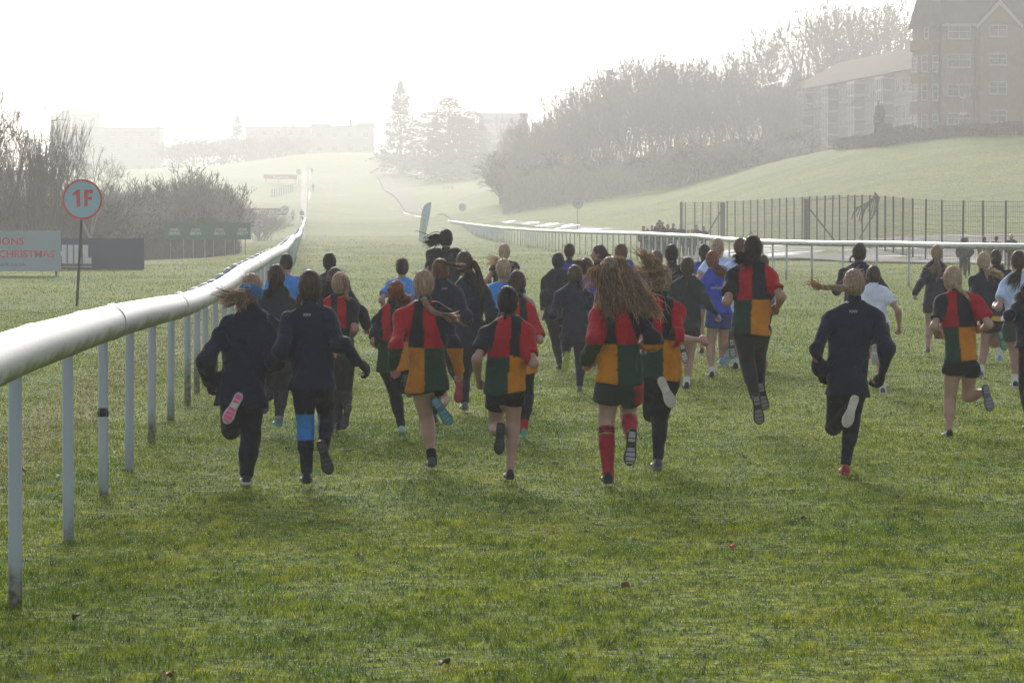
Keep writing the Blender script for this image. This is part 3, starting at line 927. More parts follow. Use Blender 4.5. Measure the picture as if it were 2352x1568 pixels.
def attr_mat(name, rough, sheen=0.0, bump=.3, bscale=60, spec=.3, transl=0.0, var=.18, vscale=14):
    m, nt, b = new_mat(name)
    at_ = nt.nodes.new('ShaderNodeAttribute'); at_.attribute_name = 'col'
    n = NZ(nt, vscale, 4, .65)
    r = RAMP(nt, n.outputs[0], [(.3, (1 - var,)*3), (.7, (1 + var,)*3)])
    c = MIX(nt, 1.0, at_.outputs['Color'], r.outputs[0], 'MULTIPLY')
    nt.links.new(c, b.inputs['Base Color'])
    b.inputs['Roughness'].default_value = rough; b.inputs['Specular IOR Level'].default_value = spec
    b.inputs['Sheen Weight'].default_value = sheen; b.inputs['Sheen Roughness'].default_value = .4
    n2 = NZ(nt, bscale, 3, .7); n3 = NZ(nt, 9.0, 3, .6)
    h = MATH(nt, 'ADD', MATH(nt, 'MULTIPLY', n2.outputs[0], .15), MATH(nt, 'MULTIPLY', n3.outputs[0], 1.6))
    BUMP(nt, b, h, bump, .04)
    if transl:
        tr = nt.nodes.new('ShaderNodeBsdfTranslucent'); nt.links.new(c, tr.inputs[0])
        mx = nt.nodes.new('ShaderNodeMixShader'); mx.inputs[0].default_value = transl
        nt.links.new(b.outputs[0], mx.inputs[1]); nt.links.new(tr.outputs[0], mx.inputs[2]); nt.links.new(mx.outputs[0], nt.nodes['Material Output'].inputs[0])
    return m
M_cloth = attr_mat('sports_cloth', .8, .08, .6, 90, .25, 0.0)
M_skin = attr_mat('skin', .5, 0, .05, 80, .4, 0.0, .06)
M_shoe = attr_mat('shoe', .6, 0, .15, 120, .4)
_hm = {}
def hair_mat(col):
    key = tuple(round(c, 3) for c in col)
    if key in _hm: return _hm[key]
    m, nt, b = new_mat('hair')
    tc = nt.nodes.new('ShaderNodeTexCoord')
    mp = nt.nodes.new('ShaderNodeMapping'); mp.inputs['Scale'].default_value = (60, 60, 7); nt.links.new(tc.outputs['Object'], mp.inputs[0])
    n = NZ(nt, 1.6, 3, .6, vec=mp.outputs[0])
    r = RAMP(nt, n.outputs[0], [(.3, tuple(c * .55 for c in col)), (.55, col), (.75, tuple(min(1, c * 1.7) for c in col))])
    ta = nt.nodes.new('ShaderNodeAttribute'); ta.attribute_name = 'lock'
    tr_ = RAMP(nt, ta.outputs['Fac'], [(0.0, (1, 1, 1)), (.05, (.6, .58, .56)), (.55, (1.0, .98, .95)), (1.0, (1.7, 1.62, 1.55))])
    cc_ = MIX(nt, 1.0, r.outputs[0], tr_.outputs[0], 'MULTIPLY')
    nt.links.new(cc_, b.inputs['Base Color'])
    b.inputs['Roughness'].default_value = .42; b.inputs['Specular IOR Level'].default_value = .5
    BUMP(nt, b, n.outputs[0], .55, .01)
    tr = nt.nodes.new('ShaderNodeBsdfTranslucent'); nt.links.new(MIX(nt, 1.0, cc_, (1.35, 1.3, 1.2), 'MULTIPLY'), tr.inputs[0])
    mx = nt.nodes.new('ShaderNodeMixShader'); mx.inputs[0].default_value = .5
    nt.links.new(b.outputs[0], mx.inputs[1]); nt.links.new(tr.outputs[0], mx.inputs[2]); nt.links.new(mx.outputs[0], nt.nodes['Material Output'].inputs[0])
    _hm[key] = m
    return m

# colours
NAVY = (.008, .012, .036); INK = (.007, .009, .020); BLACK = (.006, .006, .009); RED = (.38, .002, .014); ORANGE = (.52, .19, .0); GREEN = (.006, .042, .026)
SKY = (.05, .26, .75); ROYAL = (.02, .055, .45); WHITE = (.62, .70, .90); GREY = (.22, .23, .26); TEAL = (.016, .024, .034); PALE = (.50, .64, .95)
SKIN = (.38, .205, .175)
H_BLONDE = (.60, .50, .38); H_LIGHT = (.48, .365, .275); H_BROWN = (.115, .075, .055); H_DARK = (.040, .026, .021); H_BLACK = (.012, .010, .010); H_RED = (.34, .115, .045); H_AUB = (.20, .085, .045)

CR = {'1': (740, 960, 1.5225), '2': (1440, 900, 1.479), '3': (2100, 900, 1.4388), '4': (2700, 900, 1.8233), '5': (3180, 900, 1.479), 'g': (2400, 850, 3.92), 'h': (3600, 900, 3.919), 'p': (0, 0, 0.57422)}
def cpx(c, x, y):
    ox, oy, s = CR[c]
    return (ox + x / s) * 0.57422, (oy + y / s) * 0.57422

# stride: right foot on the ground, left leg lifted behind (x right, y forward, z up; metres for a child 1.42 m tall)
T_RUN = dict(hd=(0,.11,1.31), nk=(0,.08,1.165), pv=(0,0,.76), sL=(-.145,.04,1.115), sR=(.145,.08,1.115),
             eL=(-.235,-.12,.935), wL=(-.235,.06,.88), eR=(.235,-.02,.92), wR=(.20,.17,.95),
             hL=(-.058,0,.735), hR=(.058,0,.735), kR=(.07,.05,.40), aR=(.05,-.06,.085), tR=(.05,.09,.015),
             kL=(-.085,.12,.40), aL=(-.075,-.20,.40), tL=(-.07,-.26,.22))
T_STAND = dict(hd=(0,.02,1.31), nk=(0,0,1.165), pv=(0,0,.76), sL=(-.15,0,1.115), sR=(.15,0,1.115),
             eL=(-.20,-.03,.87), wL=(-.17,.10,.72), eR=(.20,-.03,.87), wR=(.17,.10,.72),
             hL=(-.058,0,.735), hR=(.058,0,.735), kR=(.08,.01,.40), aR=(.09,-.02,.075), tR=(.10,.13,.012),
             kL=(-.08,.01,.40), aL=(-.09,-.02,.075), tL=(-.10,.13,.012))
def mirror(T):
    out = {}
    for k, (x, y, z) in T.items():
        k2 = k[:-1] + {'L': 'R', 'R': 'L'}.get(k[-1], k[-1]) if k not in ('hd', 'nk', 'pv') else k
        out[k2] = (-x, y, z)
    return out

def V3(*a): return np.array(a, float)
def nrm(v): return v / (np.linalg.norm(v) + 1e-9)

def tube_np(path, rad, n=3):
    """path (m,3), rad (m,) -> verts, quads"""
    m = len(path)
    T = np.gradient(path, axis=0); T /= np.linalg.norm(T, axis=1)[:, None] + 1e-9
    ref = np.where(np.abs(T[:, 2:3]) < .9, np.array([[0, 0, 1.]]), np.array([[0, 1., 0]]))
    A = np.cross(T, ref); A /= np.linalg.norm(A, axis=1)[:, None] + 1e-9
    B = np.cross(A, T)
    th = np.arange(n) * 2 * np.pi / n
    V = path[:, None] + rad[:, None, None] * (np.cos(th)[None, :, None] * A[:, None] + np.sin(th)[None, :, None] * B[:, None])
    i = np.arange(m - 1)[:, None] * n; j = np.arange(n)[None]; j2 = (j + 1) % n
    Q = np.stack([i + j, i + j2, i + n + j2, i + n + j], -1).reshape(-1, 4)
    return V.reshape(-1, 3), Q

def spline_np(pts, m):
    P = np.array(pts, float)
    if len(P) == 2: return P[0] + (P[1] - P[0]) * np.linspace(0, 1, m)[:, None]
    P = np.concatenate([[2*P[0]-P[1]], P, [2*P[-1]-P[-2]]])
    k = len(P) - 3; t = np.linspace(0, k - 1e-6, m); i = t.astype(int); f = (t - i)[:, None]
    a, b, c, d = P[i], P[i+1], P[i+2], P[i+3]
    return .5 * (2*b + (c-a)*f + (2*a-5*b+4*c-d)*f*f + (3*b-3*c+d-a)*f**3)

def merge(parts):
    VV, QQ, n = [], [], 0
    for v, q in parts:
        VV.append(v); QQ.append(q + n); n += len(v)
    return np.concatenate(VV), np.concatenate(QQ)

def locks(pts, n, r0, r1, lock_r, rs, m=14, frizz=.01, uneven=.25):
    """a bunch of hair locks along a path: bunch radius r0 at the root to r1 at the tips"""
    lock_r *= .55
    C = spline_np(pts, m); t = np.linspace(0, 1, m)
    out = []
    L = np.linalg.norm(C[-1] - C[0]) + .05
    ncl = max(5, n // 4)
    cl = []
    for i in range(ncl):
        o = rs.randn(3); o /= np.linalg.norm(o); o *= rs.rand() ** .5
        cl.append((o, rs.uniform(0, 6.28, 3), rs.uniform(3, 8, 3), 1 - uneven * rs.rand()))
    for i in range(n):
        oc, ph, fq, cut = cl[i % ncl]
        o2 = rs.randn(3); o2 /= np.linalg.norm(o2)
        stray = rs.rand() < .12
        cut = min(1, cut + rs.uniform(-.08, .08))
        rad = r0 + (r1 - r0) * t ** 1.2
        w = np.stack([np.sin(fq[j] * t + ph[j]) - np.sin(ph[j]) for j in range(3)], -1) * frizz * (t[:, None])
        if stray: w = w * 1.8 + np.outer(t ** 2, rs.randn(3)) * frizz * 1.2
        o = oc[None] + o2[None] * (.55 * (1 - .45 * t))[:, None]
        if stray: o = o * 1.25
        P = C + o * rad[:, None] + w
        idx = np.linspace(0, (m - 1) * cut, m)
        P = np.stack([np.interp(idx, np.arange(m), P[:, j]) for j in range(3)], -1)
        r = lock_r * rs.uniform(.5, 1.3) * np.sin(np.clip(t * .9 + .12, 0, 1) * np.pi) ** .5 + .0004
        r[-1] = .0003
        out.append(tube_np(P, r, 3))
    return merge(out)

def braid(pts, r0, r1, m=60, turns=9, tuft=True, rs=None):
    C = spline_np(pts, m); t = np.linspace(0, 1, m)
    T = np.gradient(C, axis=0); T /= np.linalg.norm(T, axis=1)[:, None]
    A = np.cross(T, np.array([0, 1., 0.15])); A /= np.linalg.norm(A, axis=1)[:, None] + 1e-9
    B = np.cross(T, A)
    rad = r0 + (r1 - r0) * t
    out = []
    for s in range(3):
        ph = t * turns * 2 * np.pi * .5 + s * 2 * np.pi / 3
        P = C + A * (np.sin(ph) * rad * .55)[:, None] + B * (np.sin(2 * ph) * rad * .3)[:, None]
        out.append(tube_np(P, rad * .62, 6))
    if tuft:
        e = C[-1]; d = nrm(C[-1] - C[-4])
        out.append(locks([e - d * .01, e + d * .03, e + d * .07], 16, r1 * .5, r1 * 1.1, .003, rs or np.random.RandomState(1), 6, .006))
    qs = []
    for v, q in out: qs.append((v, q))
    return merge(qs)

def hand_mesh(W, d, palm_n, side, sc_, curl=1.0, infl=0.0):
    """five fingered hand: W wrist, d direction, palm_n normal out of the palm, side +1 right"""
    d = nrm(d); pn = nrm(palm_n - d * (palm_n @ d)); lat = np.cross(d, pn) * side     # towards the thumb
    s = SDF(.008)
    k = sc_
    s.rc(W - d*.01*k, W + d*.03*k, .018*k+infl, .024*k+infl, f=pn, sy=.7)
    for j, (o, l, r) in enumerate([(.026,.030,.0085),(.009,.034,.0090),(-.009,.031,.0085),(-.025,.025,.0075)]):
        b = W + d*.058*k + lat*o*k
        s.rc(W + d*.02*k + lat*o*.7*k, b, .013*k+infl, .010*k+infl)
        a = curl * .95
        d1 = d*math.cos(a) + pn*math.sin(a); p1 = b + d1*l*k
        d2 = d*math.cos(a*2.1) + pn*math.sin(a*2.1); p2 = p1 + d2*l*.72*k
        d3 = d*math.cos(a*2.9) + pn*math.sin(a*2.9); p3 = p2 + d3*l*.5*k
        s.rc(b, p1, r*k+infl, r*.95*k+infl, k=.003); s.rc(p1, p2, r*.95*k+infl, r*.85*k+infl, k=.003); s.rc(p2, p3, r*.85*k+infl, r*.75*k+infl, k=.003)
    tb = W + d*.018*k + lat*.024*k
    t1 = tb + (d*.7 + lat*.55 + pn*.35)*.032*k; t2 = t1 + (d*.75 - lat*.15 + pn*.6)*.028*k
    s.rc(W + d*.01*k + lat*.01*k, tb, .014*k+infl, .012*k+infl); s.rc(tb, t1, .011*k+infl, .010*k+infl, k=.004); s.rc(t1, t2, .0095*k+infl, .008*k+infl, k=.004)
    return s.mesh(.0045 * max(1, sc_))

def shoe(parent, A, T_, nh, k, up_col, sole_col, acc_col, low=False):
    """A ankle, T_ toe tip, nh direction out of the sole"""
    v = T_ - A
    n0 = nrm(nh); e1 = nrm(v - n0 * (v @ n0)); n = nrm(n0 - e1 * (n0 @ e1)); lat = np.cross(e1, n)
    Lg = .225 * k
    sp = A + n * .062 * k - e1 * .055 * k          # heel end on the outsole plane
    def W(x, y, z): return sp + e1 * x * Lg + lat * y * k - n * z * k
    prof = [(0, .012), (.04, .024), (.12, .030), (.3, .028), (.48, .028), (.62, .036), (.75, .041), (.88, .036), (.96, .024), (1.0, .010)]
    out = [(x, w) for x, w in prof] + [(x, -w * .92) for x, w in prof[::-1]]
    N = len(out)
    rock = lambda x: .012 * max(0, (x - .75) / .25) ** 2
    lo = [W(x, y, rock(x)) for x, y in out]; hi = [W(x, y * 1.02, .024 + rock(x)) for x, y in out]
    vs = lo + hi
    fs = [tuple(range(N)), tuple(range(2*N-1, N-1, -1))] + [(i, i + N, (i+1) % N + N, (i+1) % N) for i in range(N)]
    # tread blocks in the accent colour
    col = [sole_col] * len(vs)
    for (xa, xb) in ((.06, .22), (.25, .33), (.50, .60), (.63, .73), (.76, .86), (.89, .95)):
        wa = np.interp(xa, [p[0] for p in prof], [p[1] for p in prof]) * .74; wb = np.interp(xb, [p[0] for p in prof], [p[1] for p in prof]) * .74
        b0 = len(vs)
        vs += [W(xa, wa, rock(xa) - .003), W(xb, wb, rock(xb) - .003), W(xb, -wb, rock(xb) - .003), W(xa, -wa, rock(xa) - .003)]
        vs += [W(xa, wa, rock(xa) + .002), W(xb, wb, rock(xb) + .002), W(xb, -wb, rock(xb) + .002), W(xa, -wa, rock(xa) + .002)]
        col += [acc_col] * 8
        fs += [(b0, b0+1, b0+2, b0+3)] + [(b0+i, b0+4+i, b0+4+(i+1) % 4, b0+(i+1) % 4) for i in range(4)]
    # upper: rings from heel to toe
    secs = [(-.01,.020,.030,.062),(.05,.027,.026,.070),(.18,.031,.026,.076),(.32,.030,.025,.074),(.45,.030,.025,.062),(.60,.035,.025,.048),(.75,.039,.026,.038),(.88,.034,.030,.032),(.98,.018,.034,.030)]
    ring = []; m = 10
    for (x, w, zb, zt) in secs:
        r = []
        for j in range(m):
            th = math.pi * j / (m - 1)
            y = w * 1.0 * math.cos(th); z = .018 + (zt - .018) * math.sin(th) ** .75
            if j in (0, m - 1): z = .020 + rock(max(x, 0))
            r.append(W(x, y, z))
        ring.append(r)
    uv = [p for r in ring for p in r]
    uf = []
    for i in range(len(secs) - 1):
        for j in range(m - 1): uf.append((i*m+j, i*m+j+1, (i+1)*m+j+1, (i+1)*m+j))
    uf += [tuple(range(m - 1, -1, -1)), tuple((len(secs)-1)*m + j for j in range(m))]
    ucol = []
    for (x, w, zb, zt) in secs:
        for j in range(m): ucol.append(up_col if not (x in (.45, .60) and 3 <= j <= 6) else tuple(min(1, c * 1.8 + .02) for c in up_col))
    if low:
        o = mesh_obj('shoe', np.array(uv + vs), uf + [tuple(i + len(uv) for i in f) for f in fs], M_shoe, parent, True, attrs={'col': np.array(ucol + col)})
        return o
    o = mesh_obj('shoe', np.array(uv), uf, M_shoe, parent, True, attrs={'col': np.array(ucol)})
    mesh_obj('sole', np.array(vs), fs, M_shoe, o, False, attrs={'col': np.array(col)})
    return o

def person(label, c, hd, g=None, w=None, Y=None, z=None, pose='L', j=None, top=None, bottom=None, hair=None, shoes=None, socks=None, vox=.011, group='children running in the race',
           yaw=0.0, skin=SKIN, gloves=None, cat='person', headx=None, extras=None, hyaw=0.0, seed=None, build=1.0, far=False):
    j = j or {}; top = top or {}; bottom = bottom or {}; hair = hair or {}; shoes = shoes or {}
    rs = np.random.RandomState((int(hd[0]) * 13 + int(hd[1]) * 7) % 99991 if seed is None else seed)
    hx, hy = cpx(c, *hd)
    if g is not None:
        gx, gy = cpx(c, *g); Yw = on_flat(gx, gy).y
    elif Y is not None: Yw = Y
    elif w is not None:
        Yw = .154 * F / (w / CR[c][2] * .57422)
    else: Yw = on_flat(hx, hy, z or 1.31).y
    a_, b_ = ray(hx, hy)
    T = T_STAND if pose == 'S' else (T_RUN if pose == 'L' else mirror(T_RUN))
    yr = yaw
    def rot(p): return (p[0]*math.cos(yr) - p[1]*math.sin(yr), p[0]*math.sin(yr) + p[1]*math.cos(yr), p[2])
    T = {k: rot(v) for k, v in T.items()}
    hY = Yw + T['hd'][1]
    headw = V3(a_ * hY, hY, CAM_H + b_ * hY)
    gz0 = gz(headw[0], Yw) if Yw > 100 else 0.0
    if c == 'p': headw[2] = gz0 + 1.31 * 1.2
    k = (headw[2] - gz0) / 1.31
    J = {}
    ox = headw[0] - T['hd'][0] * k
    if 'pv' in j:
        p = j['pv']; px_, py_ = cpx(c, p[0], p[1]); q = ray(px_, py_); pvx = q[0] * Yw
    else: pvx = ox + rs.uniform(-.02, .02) * k
    for n_, t in T.items():
        lean = np.clip((t[2] - .76) / (1.31 - .76), 0, 1)
        bx = ox * lean + pvx * (1 - lean)
        yy = Yw + t[1] * k
        if n_ in j:
            p = j[n_]
            if len(p) > 2: yy = Yw + p[2]
            px_, py_ = cpx(c, p[0], p[1]); q = ray(px_, py_)
            J[n_] = V3(q[0] * yy, yy, CAM_H + q[1] * yy)
        else:
            J[n_] = V3(bx + t[0] * k * build, yy, gz0 + t[2] * k)
    if 'pv' in j:
        for s_, n_ in ((-1, 'hL'), (1, 'hR')):
          if n_ not in j: J[n_] = J['pv'] + V3(s_ * .058 * k, 0, -.03 * k)
    org = V3(J['pv'][0], Yw, gz0)
    for n_ in J: J[n_] = J[n_] - org
    root = empty('person', tuple(org)); tag(root, label, cat, group)
    r = J['sR'] - J['sL']; r[2] = 0; r = nrm(r) if np.linalg.norm(r) > .02 else V3(1, 0, 0)
    f = V3(-r[1], r[0], 0)
    if pose == 'S' and abs(yaw) > 1.5: pass
    hyr = hyaw + yaw
    hf = V3(-math.sin(hyr), math.cos(hyr), 0); hr = V3(hf[1], -hf[0], 0)
    HM = np.stack([hr, hf, V3(0, 0, 1)], 1)
    hd_ = J['hd']
    ssz = k ** .45                              # heads vary less than stature
    # ---- body
    B = SDF(.025)
    B.el(hd_, V3(.066, .082, .092) * ssz, M=HM)
    B.el(hd_ + (hf*.028 - V3(0,0,.045)) * ssz, V3(.046, .052, .058) * ssz, M=HM)
    B.rc(J['nk'] - V3(0,0,.01), hd_ - V3(0,0,.05) - hf*.015, .043*k, .040*k)
    for s_ in (-1, 1): B.el(hd_ + (hr*s_*.068 - hf*.005 - V3(0,0,.012)) * ssz, V3(.010, .017, .028) * ssz, k=.008, M=HM)
    B.rc(hd_ + (hf*.080 + V3(0,0,.0))*ssz, hd_ + (hf*.094 - V3(0,0,.024))*ssz, .007, .012, k=.012)
    B.el(hd_ + (hf*.078 - V3(0,0,.052))*ssz, V3(.022,.009,.009)*ssz, k=.008, M=HM)
    pv, nk = J['pv'], J['nk']; ch = pv*.35 + nk*.65; wa = pv*.72 + nk*.28
    B.rc(nk*.82 + pv*.18, ch, .10*k, .112*k, f=f, sy=.66); B.rc(ch, wa, .112*k, .098*k, f=f, sy=.7); B.rc(wa, pv, .098*k, .108*k, f=f, sy=.75)
    for S in 'LR':
        sh, el, wr, hp, kn, an = (J[n_ + S] for n_ in ('s', 'e', 'w', 'h', 'k', 'a'))
        B.rc(nk - V3(0,0,.01), sh - V3(0,0,.01), .040*k, .044*k)
        B.rc(sh - V3(0,0,.02), el, .039*k, .029*k); B.rc(el, wr, .031*k, .020*k)
        B.rc(el + (wr-el)*.1, el + (wr-el)*.45, .032*k, .028*k)
        B.rc(pv, hp, .075*k, .072*k); B.rc(hp, kn, .072*k, .048*k); B.rc(kn, an, .047*k, .028*k)
        back = nrm(np.cross(r, nrm(an - kn)))
        if back[1] > 0 and abs(back[1]) > abs(back[2]) * .2: back = -back
        B.rc(kn + (an-kn)*.15 + back*.012*k, kn + (an-kn)*.42 + back*.014*k, .046*k, .045*k)
    bv = vox * 1.15 if not far else vox
    V, Q = B.mesh(bv)
    col = np.tile(np.array(skin), (len(V), 1))
    earm = np.zeros(len(V))
    for s_ in (-1, 1): earm = np.maximum(earm, np.clip(1 - np.linalg.norm(V - (hd_ + (hr*s_*.075 - hf*.005 - V3(0,0,.012))*ssz), axis=1) / .035, 0, 1))
    col = col * (1 - earm[:, None] * .8) + np.array([.62, .12, .09]) * earm[:, None] * .8
    lips = np.clip(1 - np.linalg.norm((V - (hd_ + (hf*.084 - V3(0,0,.052))*ssz)) / np.array([1.0, 1.0, .5]), axis=1) / .018, 0, 1)
    col = col * (1 - lips[:, None]*.6) + np.array([.40, .10, .09]) * lips[:, None]*.6
    for s_ in (-1, 1):
        ey = hd_ + (hf*.078 + hr*s_*.028 + V3(0,0,.004))*ssz
        e = np.clip(1 - np.linalg.norm((V - ey - V3(0,0,.017)) / np.array([1.6, 1, .45]), axis=1) / .014, 0, 1) ** .5 * .8
        col = col * (1 - e[:, None]) + np.array(hair.get('col', H_BROWN)) * .5 * e[:, None]
    parts = [(V, Q)]; cols = [col]
    gl = gloves
    for S, s_ in (('L', -1), ('R', 1)):
        el, wr = J['e'+S], J['w'+S]
        d = nrm(wr - el)
        inward = -s_ * r
        hm = hand_mesh(wr, d, inward * .9 + f * .1 - V3(0,0,.2), s_, k * .95, curl=1.05 if not gl else .75) if not far else None
        if hm is None:
            s = SDF(.01); s.rc(wr, wr + d*.055*k, .022*k, .026*k); s.rc(wr + d*.05*k, wr + d*.08*k + inward*.02, .022*k, .014*k); s.rc(wr + d*.02*k + f*.02, wr + d*.05*k + f*.035, .012*k, .010*k)
            hm = s.mesh(vox)
        if gl:
            gm = hand_mesh(wr, d, inward * .9 + f * .1 - V3(0,0,.2), s_, k * 1.05, curl=.75, infl=.006)
            mesh_obj('glove', gm[0], gm[1], M_cloth, root, True, attrs={'col': np.tile(np.array(gl), (len(gm[0]), 1))})
        parts.append(hm); cols.append(np.tile(np.array(skin) * np.array([1.05, .85, .85]), (len(hm[0]), 1)))
    V, Q = merge(parts)
    mesh_obj('body', V, Q, M_skin, root, True, attrs={'col': np.concatenate(cols)})
    if not far:
        for s_ in (-1, 1):
            ec = hd_ + (hf*.0735 + hr*s_*.029 + V3(0,0,.004))*ssz
            vs_, fs_, ms_ = [], [], []
            for a_i in range(5):
                ph_ = a_i / 4 * math.pi * .5
                for b_i in range(10):
                    th_ = b_i / 10 * 2 * math.pi
                    vs_.append(ec + (hf*math.cos(ph_)*.0095 + (hr*math.cos(th_)*.0115 + V3(0,0,1)*math.sin(th_)*.0065)*math.sin(ph_))*ssz)
            for a_i in range(4):
                for b_i in range(10):
                    b2_ = (b_i + 1) % 10; fs_.append((a_i*10+b_i, a_i*10+b2_, (a_i+1)*10+b2_, (a_i+1)*10+b_i)); ms_.append(1 if a_i < 2 else 0)
            mesh_obj('eye', np.array(vs_), fs_, [M_eyew, M_eyed], root, True, ms_)
    # ---- lower clothing
    kind = bottom.get('kind', 'leggings'); bc = np.array(bottom.get('col', BLACK))
    Gm = SDF(.02)
    loose = bottom.get('loose', .005)
    Gm.rc(wa*.55 + pv*.45, pv, .100*k + loose, .110*k + loose, f=f, sy=.78)
    legs = []
    for S in 'LR':
        hp, kn, an = J['h'+S], J['k'+S], J['a'+S]
        if kind == 'leggings':
            e = bottom.get('end', .93)
            Gm.rc(pv, hp, .076*k, .074*k + loose); Gm.rc(hp, kn, .074*k + loose, .050*k + loose)
            Gm.rc(kn, kn + (an-kn)*e, .049*k + loose, .030*k + loose * 1.3)
            back = nrm(np.cross(r, nrm(an - kn)))
            if back[1] > 0: back = -back
            Gm.rc(kn + (an-kn)*.15 + back*.012*k, kn + (an-kn)*.42 + back*.014*k, .047*k + loose, .046*k + loose)
        else:
            ln = bottom.get('len', .42)
            Gm.rc(pv, hp, .076*k, .076*k + loose)
            Gm.rc(hp, hp + (kn-hp)*(ln + .18), .076*k + loose, (.072 if loose < .01 else .078)*k + loose * 1.6)
            ax_ = nrm(kn - hp); cutp = hp + (kn-hp)*ln
            legs.append((ax_, cutp, hp, kn))
    if kind != 'leggings':
        def cutf(P, legs=legs):
            out = np.full(len(P), -1.0)
            dl = [np.linalg.norm(P - (hp + kn)*.5, axis=1) for _, _, hp, kn in legs]
            near = np.argmin(np.stack(dl), 0)
            for i, (a2, cp, hp, kn) in enumerate(legs):
                dd = (P - cp) @ a2
                out = np.where(near == i, dd, out)
            return out
        Gm.cuts.append((cutf, 0))
    def folds(amp, fr=1.0, seed_=0):
        q = np.random.RandomState(seed_ + int(hd[0])).uniform(-1, 1, (4, 3)) * np.array([1, 1, .55])
        ph = rs.uniform(0, 6, 4)
        def fn(P):
            a = np.sin(P @ (q[0] * 30 * fr) + ph[0] + 1.6 * np.sin(P @ (q[1] * 18 * fr) + ph[1]))
            b2 = np.sin(P @ (q[2] * 55 * fr) + ph[2] + 1.4 * np.sin(P @ (q[3] * 30 * fr) + ph[3]))
            return -amp * (np.abs(a) ** .7 * np.sign(a) + .45 * b2)
        return fn
    V, Q = Gm.mesh(vox, folds(.0015 if kind == 'leggings' and loose < .01 else .004))
    col = np.tile(bc, (len(V), 1))
    if bottom.get('side'):
        hw = (V - pv) @ r
        bk = np.array(bottom['side'])
        col = np.where((hw > .10 * k)[:, None], bk, col); col = np.where(((hw < .10*k) & (hw > .01*k))[:, None], np.array(GREEN), col)
    if bottom.get('band'):
        S, z0, z1, cc = bottom['band']
        kn = J['k'+S]; m_ = (np.abs(V[:, 0] - kn[0]) < .09) & (V[:, 2] > kn[2] + z0) & (V[:, 2] < kn[2] + z1)
        col = np.where(m_[:, None], np.array(cc), col)
    mesh_obj('leggings' if kind == 'leggings' else 'shorts', V, Q, M_cloth, root, True, attrs={'col': col})
    # ---- upper clothing
    tk = top.get('kind', 'jacket'); tc_ = np.array(top.get('col', NAVY))
    lz = top.get('loose', .018); sl = top.get('sleeve', 1.95)
    if 'hem' in top:
        q = ray(*cpx(c, hd[0], top['hem'])); hem = CAM_H + q[1] * Yw - org[2]
    else: hem = pv[2] - .045 * k
    U = SDF(.035)
    hemp = V3(pv[0], pv[1] - .005, hem)
    tsz = .66
    U.rc(nk*.80 + pv*.20, ch, .112*k + lz*.7, .122*k + lz, f=f, sy=tsz); U.rc(ch, wa, .122*k + lz, .112*k + lz, f=f, sy=.70)
    U.rc(wa, hemp - V3(0,0,.03), .112*k + lz, .134*k + lz * top.get('flare', 1.5), f=f, sy=.82)
    sp_ = []
    for S in 'LR':
        sh, el, wr = J['s'+S], J['e'+S], J['w'+S]
        U.rc(nk - V3(0,0,.015), sh - V3(0,0,.012), .046*k + lz*.3, .048*k + lz*.5)
        ra = .045*k + lz*.55
        if sl <= 1.0:
            end = sh + (el-sh)*sl
            U.rc(sh - V3(0,0,.02), end + (el-sh)*.1, ra, ra + .004); sp_.append((nrm(el-sh), end, S))
        else:
            U.rc(sh - V3(0,0,.02), el, ra, .039*k + lz*.5)
            U.rc(el, el + (wr-el)*(sl - 1), .039*k + lz*.5, .029*k + lz*.45)
    if top.get('hood'):
        b0 = nk - f*.05*k - V3(0,0,.02*k)
        U.rc(b0 - r*.075*k, b0 + r*.075*k, .040*k, .040*k, k=.02); U.rc(b0, b0 - V3(0,0,.10*k) - f*.02*k, .075*k, .045*k, k=.03, f=f, sy=.6)
    U.cuts.append((lambda P: hem + .012 * np.sin((P @ r) * 14 + rs.rand() * 0 + hd[0]) - P[:, 2] - 1.0 * ((np.abs((P - pv) @ r) > .235*k)), 0))
    if sl <= 1.0:
        def cuts(P):
            out = np.full(len(P), -1.0)
            for a2, e2, S in sp_:
                s2 = 1 if S == 'R' else -1
                sel = (((P - nk) @ r) * s2 > .12*k) & (np.linalg.norm(P - e2, axis=1) < .16*k)
                out = np.where(sel, (P - e2) @ a2, out)
            return out
        U.cuts.append((cuts, 0))
    if not far or True:
        U.cuts.append((lambda P: np.where(np.linalg.norm((P - nk)[:, :2], axis=1) < .06*k, P[:, 2] - nk[2] - .022*k, -1), 0))
    V, Q = U.mesh(vox, folds(top.get('fold', .0095), 1, 5))
    P = V; u = (P - nk) @ r - (pv - nk) @ r * np.clip((nk[2] - P[:, 2]) / max(nk[2] - pv[2], .1), 0, 1)
    zt = J['sL'][2] * .5 + J['sR'][2] * .5 + .05*k
    zs = zt - .47 * (zt - hem)
    col = np.tile(tc_, (len(V), 1))
    if tk in ('q1', 'q2'):
        UL, UR, LLc, LR, SLc, SR = ((RED, INK, GREEN, ORANGE, INK, RED) if tk == 'q1' else (INK, RED, ORANGE, GREEN, RED, INK))
        SL2, SR2 = (INK, RED) if tk == 'q1' else (GREEN, ORANGE)
        ul = np.where((u < 0)[:, None], np.array(UL), np.array(UR)); lo_ = np.where((u < 0)[:, None], np.array(LLc), np.array(LR))
        tt = np.clip((zt - P[:, 2]) / (zt - zs), 0, 1)
        bnd = ((.090 + .060 * tt) if tk == 'q1' else (.070 + .058 * tt)) * k
        def arm_d(S):
            sh, el, wr = J['s'+S], J['e'+S], J['w'+S]
            d1 = SDF.dist(('c', sh, el, .05*k, .045*k, None, None, 1), P); d2 = SDF.dist(('c', el, wr, .045*k, .03*k, None, None, 1), P)
            return d1 if sl <= 1.0 else np.minimum(d1, d2)
